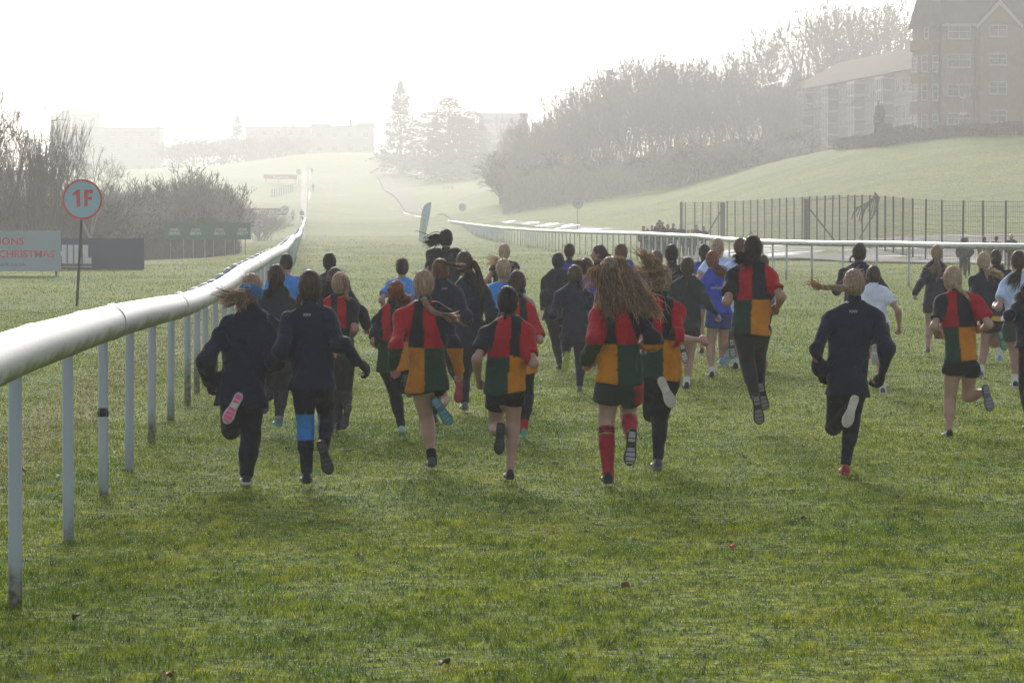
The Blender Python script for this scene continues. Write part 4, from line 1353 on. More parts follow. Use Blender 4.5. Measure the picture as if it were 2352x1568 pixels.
        dT = np.minimum(SDF.dist(('c', ch, wa, .125*k, .115*k, None, f, .7), P), SDF.dist(('c', wa, hemp, .125*k, .15*k, None, f, .82), P))
        upper = P[:, 2] > zs
        col = np.where(upper[:, None], ul, lo_)
        for s_, S, c1, c2 in ((-1, 'L', SLc, SL2), (1, 'R', SR, SR2)):
            ar = (arm_d(S) < dT - .004) & (arm_d(S) < .028) & (u * s_ > .06*k)
            sl_ = (upper & (u * s_ > bnd)) | ar
            below = ar & ~upper
            col = np.where(sl_[:, None], np.array(c1), col); col = np.where(below[:, None], np.array(c2), col)
            if tk == 'q1' and s_ > 0:    # dark edge down the sleeve
                col = np.where((ar & (u > .20*k))[:, None] & ((P[:, 1] > J['sR'][1] + .0))[:, None], np.array(INK), col)
    if top.get('trim'):
        col = np.where((P[:, 2] < hem + .05)[:, None], np.array(top['trim']), col)
    names = {'jacket': 'jacket', 'coat': 'coat', 'q1': 'quartered_shirt', 'q2': 'quartered_shirt', 'tee': 'shirt', 'hoodie': 'hooded_top', 'polo': 'polo_shirt'}
    shirt = mesh_obj(names.get(tk, 'jacket'), V, Q, M_cloth, root, True, attrs={'col': col})
    shirt_bvh = (V, Q)
    if tk in ('q1', 'q2', 'jacket', 'coat', 'polo', 'hoodie') and not far:
        s = SDF(.01); s.rc(nk + V3(0,0,.004*k), nk + V3(0,0,.030*k) + hf*.006, .054*k, .050*k)
        cc = {'q1': GREEN, 'q2': GREEN}.get(tk, tuple(tc_ * 1.1)); v2, q2_ = s.mesh(vox*.8)
        mesh_obj('collar', v2, q2_, M_cloth, shirt, True, attrs={'col': np.tile(np.array(cc), (len(v2), 1))})
    if top.get('print'):
        txt, tx, ty, cap, pc, wd = top['print']
        bvh = BVHTree.FromPolygons([tuple(v) for v in shirt_bvh[0]], [tuple(int(i) for i in q) for q in shirt_bvh[1]])
        q = ray(*cpx(c, tx, ty)); x0 = q[0]*Yw - org[0]; z0_ = CAM_H + q[1]*Yw - org[2]
        sc_ = Yw / F * .57422 / CR[c][2]
        M_ = Matrix.Translation((x0, -1, z0_)) @ FACE
        to = text_obj('lettering', txt, top.get('pmat') or M_logo, shirt, M_, height=cap*sc_, width=wd*sc_, bold=.02, extr=0.0)
        me = to.data
        # refine then lay the print on the cloth
        bm = bmesh.new(); bm.from_mesh(me); bmesh.ops.triangulate(bm, faces=bm.faces[:])
        kill = []
        for v in bm.verts:
            hit = bvh.ray_cast(Vector((v.co.x, -1, v.co.z)), Vector((0, 1, 0)))
            if hit[0] is None: kill.append(v)
            else: v.co.y = hit[0].y - .004 + v.co.y * 0
        bmesh.ops.delete(bm, geom=kill, context='VERTS')
        bm.to_mesh(me); bm.free()
    # ---- socks
    if socks:
        for S in ('LR' if not socks.get('only') else socks['only']):
            kn, an = J['k'+S], J['a'+S]
            t0 = socks.get('top', .75)
            s = SDF(.01); a0 = kn + (an-kn)*t0
            back = nrm(np.cross(r, nrm(an - kn)));  back = -back if back[1] > 0 else back
            if t0 < .5:
                s.rc(a0 + back*.010*k, kn + (an-kn)*.45 + back*.014*k, .051*k, .050*k); s.rc(kn + (an-kn)*.45 + back*.010*k, an, .049*k, .034*k)
            else: s.rc(a0, an, .037*k, .034*k)
            s.rc(an, an + (an-kn)/np.linalg.norm(an-kn)*.03*k, .034*k, .034*k)
            v2, q2_ = s.mesh(vox*.8)
            cc = np.tile(np.array(socks['col']), (len(v2), 1))
            if socks.get('stripes'):
                tt = (v2 - a0) @ nrm(an - kn)
                cc = np.where(((tt > .0) & (tt < .012))[:, None], np.array(BLACK), cc); cc = np.where(((tt > .022) & (tt < .034))[:, None], np.array(BLACK), cc); cc = np.where(((tt > .034) & (tt < .042))[:, None], np.array((.4,.3,.08)), cc)
            mesh_obj('sock', v2, q2_, M_cloth, root, True, attrs={'col': cc})
    # ---- shoes
    for S in 'LR':
        A, T_ = J['a'+S], J['t'+S]
        lifted = A[2] > .16 * k or (T_[1] < A[1])
        if lifted:
            nh = V3(0, -1, .25)
            sd_ = nrm(A - J['k'+S])
            nh = nrm(sd_ * .35 + V3(0, -1, .1))
        else: nh = V3(0, 0, -1)
        sk = shoes.get(S, shoes.get('all', (BLACK, (.03,.03,.035), (.07,.07,.08))))
        shoe(root, A, T_, nh, k, *sk, low=far)
    # ---- hair
    hc = hair.get('col', H_BROWN); hm_ = hair_mat(hc); style = hair.get('style', 'pony')
    s = SDF(.015)
    th = hair.get('thick', 1.0)
    s.el(hd_ + (V3(0,0,.010) - hf*.008)*ssz, V3(.074*th, .090*th, .098*th)*ssz, M=HM)
    s.el(hd_ + (V3(0,0,-.03) - hf*.035)*ssz, V3(.062*th, .055*th, .066*th)*ssz, M=HM)
    pn = nrm(hf * 1.0 - V3(0,0,.62))
    hfront = hd_ + (hf*.030 + V3(0,0,.0))*ssz
    s.cuts.append((pn, float(pn @ hfront)))
    s.cuts.append(((lambda P, o=hd_: -(P[:, 2] - (o[2] - .078*ssz * hair.get('nape', 1.0)))), 0))
    ang = rs.uniform(0, 6)
    def hdisp(P):
        q = P - hd_; a = np.arctan2(q[:, 0], q[:, 2] + .05)
        return -.0022 * np.sin(a * 34 + ang + 3 * np.sin(q[:, 1] * 30)) - .0018 * np.sin(q @ V3(60, 40, 90) + ang) * (1.6 if style in ('curly', 'messy') else .6)
    if hair.get('cap'):
        V, Q = s.mesh(vox, None)
        mesh_obj('hat', V, Q, M_cloth, root, True, attrs={'col': np.tile(np.array(hair['cap']), (len(V), 1))})
    else:
        pr = [s.mesh(vox * .75 if not far else vox, hdisp)]
        if not far:
            fly = []
            for i in range(hair.get('fly', 40)):
                a = rs.uniform(-1.5, 1.5); el_ = rs.uniform(-.3, 1.0)
                dirv = nrm(hr * math.sin(a) + V3(0,0,1) * abs(math.cos(a)) - hf * rs.uniform(0, .8))
                p0 = hd_ + V3(*(HM @ (np.array([.073, .088, .098]) * (HM.T @ dirv)))) * ssz * .98 + V3(0,0,.010)
                tng = nrm(np.cross(dirv, hf) * rs.choice([-1, 1]) + rs.randn(3)*.5)
                L = rs.uniform(.02, .05)
                P4 = np.stack([p0, p0 + tng*L*.4 + dirv*.008, p0 + tng*L*.8 + dirv*.014, p0 + tng*L*1.1 + dirv*rs.uniform(.006,.022)])
                fly.append(tube_np(P4, np.array([.0011,.0010,.0008,.0004]), 3))
            if fly: pr.append(merge(fly))
        V, Q = merge(pr)
        ho = mesh_obj('hair', V, Q, hm_, root, True)
        sc_ = Yw / F * .57422 / CR[c][2]
        def hp3(p, dy0=-.06):
            dy = p[2] if len(p) > 2 else dy0
            q = ray(*cpx(c, p[0], p[1])); yy = J['hd'][1] + Yw + dy
            return V3(q[0]*yy, yy, CAM_H + q[1]*yy) - org
        for kind_, pts, *rest in hair.get('tails', []):
            P_ = [hp3(p) for p in pts]
            if kind_ == 'braid':
                r0, r1 = rest[0], rest[1]
                L = sum(np.linalg.norm(P_[i+1]-P_[i]) for i in range(len(P_)-1))
                V, Q = braid(P_, r0, r1, turns=max(3, L / (r0 * 2.4)), rs=rs, tuft=rest[2] if len(rest) > 2 else True)
                mesh_obj('braid', V, Q, hm_, root, True)
            else:
                n_, r0, r1, lr = rest[:4]; n_ = int(n_ * 2.3); fz = rest[4] if len(rest) > 4 else .01
                V, Q = locks(P_, n_, r0, r1, lr, rs, 14, fz, rest[5] if len(rest) > 5 else .3)
                nl = len(V) // n_
                mesh_obj('ponytail' if kind_ == 'pony' else 'loose_hair', V, Q, hm_, root, True, attrs={'lock': np.repeat(.05 + .95 * rs.rand(n_), nl)})
    if extras: extras(root, J, k, hd_, HM, hf, hr, org, Yw, ssz, f, r)
    return root
M_eyew = plain('eye_white', (.5, .48, .46), .3, .03); M_eyed = plain('eye_iris', (.03, .02, .015), .2, .1)
M_logo = plain('print_grey', (.42, .42, .45), .6, .05)
# ------------------------------------------------------------------ the runners, front row first
DKS = (BLACK, (.02,.02,.024), (.06,.06,.07))
def headband(root, J, k, hd_, HM, hf, hr, org, Yw, ssz, f, r):
    s = SDF(.01); s.el(hd_ + (V3(0,0,.0) - hf*.004)*ssz, V3(.080, .096, .104)*ssz, M=HM)
    up = nrm(V3(0,0,1) + hf*.35 + hr*.10); c0 = hd_ - hf*.02
    s.cuts.append((up, float(up @ c0) + .012*ssz)); s.cuts.append((-up, -float(up @ c0) + .062*ssz))
    V, Q = s.mesh(.008, lambda P: -.003*np.abs(np.sin(P[:,2]*170 + 2*np.sin(P[:,0]*60))))
    mesh_obj('headband', V, Q, M_cloth, root, True, attrs={'col': np.tile(np.array((.06,.17,.38)), (len(V),1))})
    mb = MB(); q = hd_ + (-hf*.105 - hr*.02 + V3(0,0,.015))
    mb.tube([q + hr*.022*math.cos(a) + V3(0,0,.012)*math.sin(a) for a in np.linspace(0, 6.28, 12)], .006, n=6)
    mb.build('hair_tie', plain('hair_tie_blue', (.1,.4,.7), .6), root)
    for xa, za, c_ in ((-.155, 1.095, (.08,.20,.50)), (.115, 1.0, (.09,.012,.03))):
        pass
def glasses(root, J, k, hd_, HM, hf, hr, org, Yw, ssz, f, r):
    mb = MB(); q = hd_ + hf*.09 + V3(0,0,.005)
    for s_ in (-1, 1):
        mb.tube([q + hr*(s_*.03 + .022*math.cos(a)) + V3(0,0,.017)*math.sin(a) for a in np.linspace(0, 6.28, 14)], .0022, n=5)
        mb.tube([q + hr*s_*.052, q + hr*s_*.074 - hf*.03, hd_ + hr*s_*.078 + V3(0,0,.004)], .0022, n=5)
    mb.build('spectacles', plain('purple_frame', (.25,.12,.6), .3), root)
def watch(root, J, k, *a):
    w = J['wL']; d = nrm(J['wL'] - J['eL']); mb = MB(); mb.tube([w - d*.035, w - d*.012], .028*k, n=12); mb.build('watch_strap', plain('watch_grey', (.5,.52,.55), .4), root)

person('girl in long navy coat and knitted blue headband, ponytail streaming left, pink-and-white sole raised', '1', (405,300), g=(372,1490), pose='L',
  j=dict(nk=(408,435), sL=(262,505), sR=(515,520), eL=(128,735,-.14), wL=(148,868,.02), eR=(548,735,-.05), wR=(520,770,.2), pv=(345,930), kL=(285,1150,.17), aL=(318,985,-.10), tL=(238,1125,-.20), kR=(398,1190), aR=(374,1430), tR=(368,1475,.13)),
  top=dict(kind='coat', col=NAVY, hem=1012, loose=.034, hood=True, flare=1.4, fold=.009), bottom=dict(col=INK, loose=.016), gloves=BLACK,
  hair=dict(col=H_LIGHT, tails=[('pony', [(385,305,-.09),(372,350,-.15),(345,385,-.17),(325,425,-.16)], 60, .016, .028, .005, .012), ('pony', [(385,305,-.09),(340,335,-.14),(270,345,-.15),(205,335,-.12)], 60, .014, .040, .0045, .02, .45), ('pony', [(380,312,-.09),(320,360,-.14),(250,385,-.15),(190,350,-.12)], 26, .012, .03, .004, .02, .5)]),
  shoes=dict(L=((.35,.05,.14), (.62,.62,.62), (.75,.10,.30)), R=(BLACK, (.5,.5,.5), (.3,.3,.3))), extras=headband)
person('child in navy jacket with two dark braids, black glove held out, pale blue knee band', '1', (762,285), g=(742,1520), pose='R',
  j=dict(nk=(760,400), sL=(640,478), sR=(885,480), eL=(572,680,-.12), wL=(610,690,.16), eR=(955,645,-.1), wR=(1068,748,-.05), pv=(778,870), kL=(735,1150), aL=(741,1420), tL=(742,1500,.14), kR=(868,1075,.15), aR=(842,1265,-.10), tR=(872,1405,-.18)),
  top=dict(kind='jacket', hem=912, loose=.018, print=('XXV', 720, 462, 17, (1,1,1), 48)), bottom=dict(col=INK, band=('L', -.065, .10, (.03,.20,.55))), gloves=BLACK,
  hair=dict(col=H_BROWN, thick=1.06, tails=[('braid', [(705,335,-.05),(692,380,-.07),(688,425,-.07)], .019, .013), ('braid', [(812,335,-.05),(828,375,-.07),(832,415,-.07)], .019, .013)]),
  shoes=dict(all=DKS))
person('girl in dark hooded jacket and grey sock, dark ponytail, running nearest the white rail', '1', (557,225), g=(560,1175), pose='L',
  j=dict(nk=(560,310), sL=(480,385), sR=(645,385), eR=(665,540,-.1), wR=(640,600,.15), eL=(470,560,-.1), wL=(480,620,.12), pv=(560,760), kR=(588,930), aR=(572,1085), tR=(560,1160,.12), kL=(510,930,.1), aL=(492,935,-.1), tL=(478,1045,-.2)),
  top=dict(kind='jacket', col=TEAL, hem=800, hood=True, loose=.024), bottom=dict(col=(.03,.035,.045)), socks=dict(only='R', col=GREY, top=.8),
  hair=dict(col=H_BROWN, tails=[('pony', [(545,200,-.09),(538,250,-.13),(528,300,-.12),(500,370,-.11)], 50, .018, .022, .005)]), shoes=dict(L=DKS, R=((.12,.13,.16), (.05,.30,.33), (.05,.4,.4))))
person('boy with short brown hair in bright blue T-shirt just right of the white rail', '1', (617,140), Y=33.7, pose='R',
  top=dict(kind='tee', col=SKY, sleeve=.7, loose=.012), bottom=dict(kind='shorts', col=BLACK), hair=dict(col=H_DARK, nape=.85, fly=15), vox=.015)
person('child with bobbed black hair and navy top, running ahead left of the empty turf', '1', (880,135), Y=33.5, pose='L', top=dict(col=NAVY), bottom=dict(col=BLACK), hair=dict(col=H_BLACK, nape=1.15, fly=10), vox=.015)
person('girl half hidden behind the braided quartered-shirt runner, navy sleeve reaching right', '1', (915,240), g=(912,1150), pose='R',
  j=dict(nk=(915,310), sR=(985,330), sL=(850,345), eR=(1070,450,-.05), wR=(1108,520,0), kL=(905,950), aL=(912,1095), tL=(912,1140,.12), kR=(960,900,.1), aR=(960,800,-.1), tR=(950,900,-.2)), top=dict(kind='jacket', col=TEAL, hem=730), bottom=dict(col=BLACK),
  hair=dict(col=H_BROWN, tails=[('pony', [(880,240,-.05),(855,300,-.09),(845,370,-.09)], 40, .015, .022, .005)]), vox=.013, shoes=dict(all=DKS))
person('girl with single fair braid and quartered shirt, running behind the blue knee band child', '1', (945,270), g=(935,1175), pose='R',
  j=dict(nk=(940,345), sL=(868,395), sR=(1010,400), eL=(840,520,-.1), eR=(1035,540,-.1), wR=(1010,600,.15), pv=(945,700), kL=(925,930), aL=(935,1110), tL=(925,1160,.12), kR=(978,925,.12), aR=(990,1035,-.15), tR=(950,1190,-.22)),
  top=dict(kind='q2', sleeve=.8, hem=722, loose=.016), bottom=dict(col=(.018,.02,.024)), hair=dict(col=H_LIGHT, tails=[('braid', [(960,215,-.095),(985,265,-.10),(985,330,-.11),(1012,395,-.10)], .02, .012)]), shoes=dict(all=DKS), vox=.012)
person('red-haired child with bushy curls blown right, short-sleeved quartered shirt, turquoise shoe', '2', (213,400), g=(248,1235), pose='R',
  j=dict(nk=(190,475), sL=(110,560), sR=(235,560), eL=(82,690,-.08), wL=(120,730,.16), pv=(205,840), kL=(215,1030), aL=(245,1190), tL=(250,1215,.12), kR=(262,960,.1), aR=(272,915,-.12), tR=(305,1045,-.2)),
  top=dict(kind='q1', sleeve=.85, hem=865), bottom=dict(col=BLACK), skin=(0.396, 0.238, 0.194), hair=dict(col=H_RED, style='curly', fly=60, tails=[('pony', [(225,400,-.08),(250,440,-.13),(275,440,-.14),(305,425,-.13)], 60, .04, .035, .005, .03)]),
  shoes=dict(L=((.3,.45,.45), (.10,.35,.35), (.1,.5,.45)), R=DKS))
person('girl with fair braid curling right, long-sleeved quartered shirt, bright blue sole raised', '2', (377,352), g=(432,1450), pose='R',
  j=dict(nk=(385,465), sL=(255,540), sR=(510,535), eL=(205,715,-.1), wL=(195,845,.02), eR=(562,720,-.12), wR=(592,865,-.04), pv=(400,920), kL=(398,1165), aL=(425,1375), tL=(430,1430,.13), kR=(485,1030,.15), aR=(462,1060,-.10), tR=(552,1200,-.18)),
  top=dict(kind='q2', sleeve=1.93, hem=985, loose=.020, flare=1.0), bottom=dict(kind='shorts', col=BLACK, len=.2), socks=dict(only='L', col=BLACK, top=.84), skin=(0.403, 0.259, 0.216),
  hair=dict(col=H_LIGHT, tails=[('braid', [(375,430,-.09),(400,480,-.12),(440,515,-.13),(485,530,-.13)], .022, .016, False), ('pony', [(485,530,-.13),(515,545,-.14),(550,560,-.14),(578,555,-.12)], 40, .012, .030, .005, .012)]),
  shoes=dict(L=((.05,.07,.10), (.04,.04,.05), (.1,.1,.1)), R=((.02,.03,.05), (.05,.16,.24), (.10,.32,.42))))
person('child with short auburn hair and a thick braid flying right, navy jacket, red sole raised', '2', (475,270), Y=26.5, pose='R',
  j=dict(nk=(480,330), sL=(415,390), sR=(560,390), kR=(560,850,.1), aR=(588,930,-.1), tR=(580,1090,-.2)), top=dict(kind='jacket', print=('XXV', 484, 380, 10, (1,1,1), 34)), bottom=dict(col=INK),
  hair=dict(col=H_AUB, tails=[('braid', [(470,215,-.05),(510,228,-.06),(560,236,-.05)], .017, .012, False), ('pony', [(560,236,-.05),(590,238,-.05),(632,235,-.03)], 30, .010, .024, .004, .01)]), shoes=dict(R=((.4,.04,.06), (.35,.04,.06), (.45,.07,.1)), L=DKS), vox=.013)
person('girl in navy jacket with very long brown ponytail hanging to mid-back', '2', (618,228), g=(622,1108), pose='L',
  j=dict(nk=(640,320), sL=(575,385), sR=(745,400), eR=(785,530,-.1), wR=(745,600,.15), pv=(640,700), kR=(612,900), aR=(620,1050), tR=(615,1095,.14)), top=dict(kind='jacket', hem=728, loose=.022), bottom=dict(col=INK),
  hair=dict(col=H_BROWN, thick=1.08, tails=[('pony', [(672,225,-.05),(705,290,-.10),(712,370,-.12),(725,445,-.12)], 70, .022, .028, .005), ('pony', [(640,270,-.09),(670,330,-.13),(690,400,-.13)], 40, .03, .03, .005)]), shoes=dict(L=DKS, R=((.10,.12,.15), (.1,.12,.15), (.2,.2,.25))), vox=.012)
person('tall runner with curly black hair blowing left, dark jacket, furthest ahead below the flag', '2', (508,82), Y=37, pose='R', j=dict(sL=(430,165), sR=(575,165), eL=(415,240,-.05), eR=(590,240,-.05)), top=dict(kind='jacket', col=INK, loose=.03), bottom=dict(col=INK),
  hair=dict(col=H_BLACK, style='curly', thick=1.05, tails=[('pony', [(500,80,-.08),(465,80,-.1),(430,95,-.1),(382,108,-.08)], 60, .035, .05, .007, .04)]), vox=.015)
person('small child with brown bob and blue T-shirt, alone left of the curly-haired runner', '2', (250,248), Y=34, pose='L', top=dict(kind='tee', col=SKY, sleeve=.7, loose=.018), bottom=dict(kind='shorts', col=BLACK), hair=dict(col=H_BROWN, nape=1.1, tails=[('pony', [(250,225,-.07),(250,262,-.09),(262,285,-.08)], 30, .035, .03, .006)]), vox=.015)
person('blonde girl in sleeveless black top, furthest ahead of the centre group, ponytail wisps left', '2', (853,160), Y=39, pose='R', j=dict(eL=(745,330,-.05), sL=(800,245), sR=(905,240), eR=(945,300)), top=dict(kind='tee', col=BLACK, sleeve=.35), bottom=dict(col=BLACK), hair=dict(col=H_BLONDE, tails=[('pony', [(850,190,-.08),(820,215,-.1),(785,205,-.1),(755,215,-.08)], 40, .012, .05, .005, .04)]), vox=.015)
person('fair-haired child in blue T-shirt with bare arms, behind the dark-haired quartered-shirt boy', '2', (848,262), Y=29.5, pose='R', j=dict(sL=(785,370), sR=(915,370), eR=(1005,455,-.05), wR=(1045,530,.05)), top=dict(kind='tee', col=SKY, sleeve=.5, loose=.014), bottom=dict(kind='shorts', col=BLACK), hair=dict(col=H_BLONDE, tails=[('pony', [(848,268,-.09),(850,290,-.11),(850,295,-.1)], 30, .022, .02, .006)]), vox=.014)
person('brown-haired child in quartered shirt with red sock, just behind the boy with black shorts', '2', (928,345), g=(962,1268), pose='L',
  j=dict(nk=(930,430), sL=(860,505), sR=(1005,500), eR=(1062,680,-.1), wR=(1040,640,.2), eL=(800,620,-.05), pv=(935,840), kR=(988,1010), aR=(968,1205), tR=(958,1255,.13), kL=(880,1050,.1), aL=(900,960,-.1), tL=(900,1060,-.2)),
  top=dict(kind='q1', sleeve=.88), bottom=dict(col=INK, end=.72), socks=dict(only='R', col=RED, top=.72), hair=dict(col=H_BROWN, tails=[('pony', [(925,385,-.08),(918,430,-.10),(915,470,-.09)], 40, .018, .014, .005)]), shoes=dict(R=((.1,.3,.28), (.10,.45,.30), (.1,.5,.4)), L=DKS), vox=.012)
person('dark-haired boy in short-sleeved quartered shirt and black shorts, bare legs, black sole raised', '2', (873,450), g=(884,1530), pose='L',
  j=dict(nk=(880,552), sL=(765,625), sR=(975,620), eL=(690,790,-.12), wL=(700,920,.06), eR=(1030,820,-.12), wR=(990,780,.14), pv=(862,960), kL=(800,1200,.18), aL=(830,1215,-.14), tL=(818,1415,-.20), kR=(905,1175), aR=(888,1450), tR=(880,1515,.13)),
  top=dict(kind='q1', sleeve=.74, hem=990, loose=.018, flare=1.3), bottom=dict(kind='shorts', col=BLACK, len=.40, loose=.006), skin=(0.389, 0.238, 0.194),
  hair=dict(col=H_BLACK, tails=[('braid', [(862,515,-.085),(855,575,-.10),(850,640,-.10)], .011, .007)]), shoes=dict(L=(BLACK, (.012,.012,.014), (.03,.03,.034)), R=(BLACK, (.03,.03,.03), (.2,.6,.15))))
person('boy with cropped black hair and dark hooded top, left hand swinging low', '3', (190,208), g=(198,838), pose='R', skin=(0.288, 0.158, 0.115),
  j=dict(nk=(192,262), sL=(125,320), sR=(255,320), eL=(108,400,-.08), wL=(96,455,-.05), pv=(180,520), kL=(182,690), aL=(200,800), tL=(195,830,.12)), top=dict(kind='hoodie', col=INK, hem=545, loose=.02), bottom=dict(col=BLACK), hair=dict(col=H_BLACK, nape=.8, fly=8), vox=.014)
person('child with wavy brown hair and thin red hair tie, navy jacket, yellow-green sole raised', '3', (287,292), g=(318,962), pose='L',
  j=dict(nk=(290,345), sL=(195,405), sR=(375,405), eL=(160,520,-.1), wL=(195,560,.15), eR=(395,520,-.1), wR=(370,570,.15), pv=(280,620), kR=(318,790), aR=(315,930), tR=(318,955,.13), kL=(235,700,.1), aL=(240,755,-.1), tL=(226,865,-.2)),
  top=dict(kind='jacket', hem=662, loose=.024), bottom=dict(col=NAVY), hair=dict(col=H_BROWN, style='curly', thick=1.1, fly=70, tails=[('pony', [(305,300,-.08),(315,330,-.11),(318,360,-.11)], 40, .02, .02, .005, .02)]), shoes=dict(L=((.2,.25,.04), (.28,.34,.04), (.36,.42,.06)), R=((.08,.10,.09), (.15,.2,.1), (.3,.3,.2))), vox=.014)
person('small dark-haired girl with ponytail and violet-blue top, distant centre', '3', (255,150), Y=42, pose='L', top=dict(kind='tee', col=(.05,.05,.30)), bottom=dict(col=BLACK), hair=dict(col=H_DARK, tails=[('pony', [(255,175,-.08),(254,210,-.1),(254,240,-.1)], 30, .02, .025, .006)]), vox=.017)
person('brown-haired child in blue top between the wavy-haired child and the long-haired girl', '3', (350,245), Y=34.5, pose='R', top=dict(kind='tee', col=ROYAL), bottom=dict(kind='shorts', col=ROYAL), hair=dict(col=H_BROWN, style='messy', thick=1.1, fly=60, tails=[('pony', [(340,240,-.08),(310,225,-.1),(290,215,-.08)], 30, .03, .02, .005, .02)]), vox=.014)
person('girl turning her face left, long brown hair over a dark top, distant centre', '3', (425,165), Y=36.5, pose='R', hyaw=1.35, top=dict(col=INK), bottom=dict(col=BLACK), hair=dict(col=H_BROWN, tails=[('pony', [(435,150,-.03),(465,180,-.06),(495,200,-.06),(510,235,-.06)], 60, .04, .04, .006, .02)]), vox=.011)
person('child with short copper hair and royal blue top, ahead of the long-haired girl', '3', (553,160), Y=37, pose='L', j=dict(sR=(605,225)), top=dict(kind='tee', col=ROYAL), bottom=dict(kind='shorts', col=ROYAL), hair=dict(col=H_AUB, thick=1.05, fly=60, tails=[('pony', [(553,170,-.08),(553,205,-.09),(550,225,-.09)], 20, .016, .01, .006)]), vox=.015)

person('girl with very long loose fair hair, long-sleeved quartered shirt, rugby shorts and red knee socks', '3', (500,285), g=(476,1505), pose='R',
  j=dict(nk=(530,420), sL=(412,520), sR=(675,525), eL=(415,655,-.10), wL=(352,780,.12), eR=(738,668,-.10), wR=(705,690,.20), pv=(545,900), kL=(468,1130), aL=(478,1425), tL=(474,1490,.14), kR=(595,1090,.16), aR=(612,1220,-.08), tR=(598,1440,-.16)),
  top=dict(kind='q2', sleeve=1.93, hem=912, loose=.022, flare=1.2), bottom=dict(kind='shorts', col=(.02,.035,.03), len=.44, loose=.014, side=(.33,.015,.03)), socks=dict(col=(.33,.012,.028), top=.16, stripes=True), skin=(0.403, 0.259, 0.216),
  hair=dict(col=H_LIGHT, style='messy', thick=1.12, fly=60, tails=[
    ('loose', [(510,215,-.03),(475,300,-.10),(480,420,-.13),(510,540,-.15)], 150, .038, .055, .006, .025),
    ('loose', [(540,215,-.03),(570,310,-.10),(610,420,-.14),(640,530,-.16)], 150, .038, .055, .006, .025),
    ('loose', [(555,225,-.02),(625,320,-.09),(680,420,-.12),(745,515,-.12)], 140, .034, .048, .0055, .03),
    ('loose', [(600,290,-.04),(660,380,-.10),(720,470,-.12),(755,530,-.12)], 60, .03, .04, .005, .03),
    ('loose', [(470,225,-.01),(410,260,-.05),(385,310,-.06),(378,350,-.04)], 40, .02, .03, .004, .03)]),
  shoes=dict(L=(BLACK, (.03,.03,.03), (.1,.1,.1)), R=(BLACK, (.02,.02,.024), (.35,.37,.42))), seed=5)
person('girl with messy fair hair tossed up, quartered shirt, right fist out, white sole raised', '3', (782,315), g=(752,1408), pose='L',
  j=dict(nk=(778,415), sL=(690,495), sR=(868,490), eR=(878,660,-.10), wR=(1005,662,-.02), eL=(690,640,-.02), wL=(700,700,.2), pv=(775,880), kL=(728,1085,.14), aL=(792,925,-.14), tL=(850,1045,-.20), kR=(775,1120), aR=(764,1350), tR=(752,1398,.13)),
  top=dict(kind='q1', sleeve=.80, hem=890, loose=.016), bottom=dict(col=INK), skin=(0.403, 0.252, 0.209),
  hair=dict(col=H_LIGHT, style='messy', thick=1.05, fly=90, tails=[
    ('pony', [(790,265,-.05),(745,230,-.08),(700,200,-.08),(652,155,-.05)], 50, .025, .022, .005, .03, .4),
    ('pony', [(790,270,-.05),(745,235,-.09),(715,190,-.09),(700,160,-.06)], 40, .025, .02, .005, .03, .4),
    ('pony', [(800,285,-.06),(740,275,-.1),(680,270,-.09),(590,262,-.05)], 60, .03, .028, .0045, .03, .5),
    ('pony', [(810,280,-.07),(770,310,-.11),(735,330,-.11),(700,355,-.08)], 24, .02, .03, .004, .03, .5)]),
  shoes=dict(L=((.03,.04,.08), (.62,.60,.56), (.5,.5,.48)), R=((.06,.045,.12), (.15,.13,.22), (.1,.1,.1))))
person('ash-blonde child in royal blue shirt with HUTC lettering, half hidden by tossed hair', '3', (755,198), Y=35, pose='L', j=dict(sL=(665,305), sR=(785,300)), top=dict(kind='tee', col=ROYAL, sleeve=.7, loose=.02, print=('HUTC', 690, 375, 14, 0, 38)), bottom=dict(kind='shorts', col=ROYAL), hair=dict(col=(.20,.17,.13)), vox=.014)
person('child with two dark braids joined behind, dark jacket, in front of the spectators', '3', (843,165), Y=34.5, pose='R', top=dict(kind='jacket', col=INK), bottom=dict(col=BLACK), hair=dict(col=H_DARK, tails=[('braid', [(820,150,-.07),(822,190,-.09),(845,240,-.1)], .016, .012), ('braid', [(866,150,-.07),(864,190,-.09),(868,260,-.1)], .016, .012)]), vox=.014)
person('girl in dark green-navy jacket and shorts with long plait-like ponytail, right hand reaching back', '3', (935,242), g=(925,965), pose='L',
  j=dict(nk=(935,300), sL=(862,352), sR=(1000,352), eR=(1055,462,-.1), wR=(1105,515,-.05), eL=(850,450,-.05), wL=(880,480,.15), pv=(930,600), kR=(943,775), aR=(930,905), tR=(925,955,.12), kL=(900,745,.12), aL=(905,705,-.10), tL=(932,815,-.2)),
  top=dict(kind='jacket', col=TEAL, hem=600, loose=.02), bottom=dict(kind='shorts', col=BLACK, len=.2, loose=.014), socks=dict(only='R', col=(.6,.62,.66), top=.84), skin=(0.389, 0.238, 0.194),
  hair=dict(col=H_BROWN, tails=[('pony', [(938,262,-.08),(930,320,-.12),(915,380,-.12),(905,430,-.11)], 60, .020, .016, .005)]), shoes=dict(L=(BLACK, (.02,.022,.03), (.5,.5,.5)), R=DKS), vox=.013)
person('dark-haired girl in royal blue shirt with bare arms, left of the blonde bun', '4', (213,198), Y=40, pose='R', j=dict(eL=(150,370,-.05), sL=(160,290), sR=(245,285)), top=dict(kind='tee', col=ROYAL, sleeve=.55, print=('HU', 178, 345, 11, 0, 16)), bottom=dict(kind='shorts', col=ROYAL), hair=dict(col=H_BLACK, tails=[('pony', [(215,215,-.08),(205,250,-.1),(200,275,-.1)], 40, .022, .014, .006)]), vox=.015)
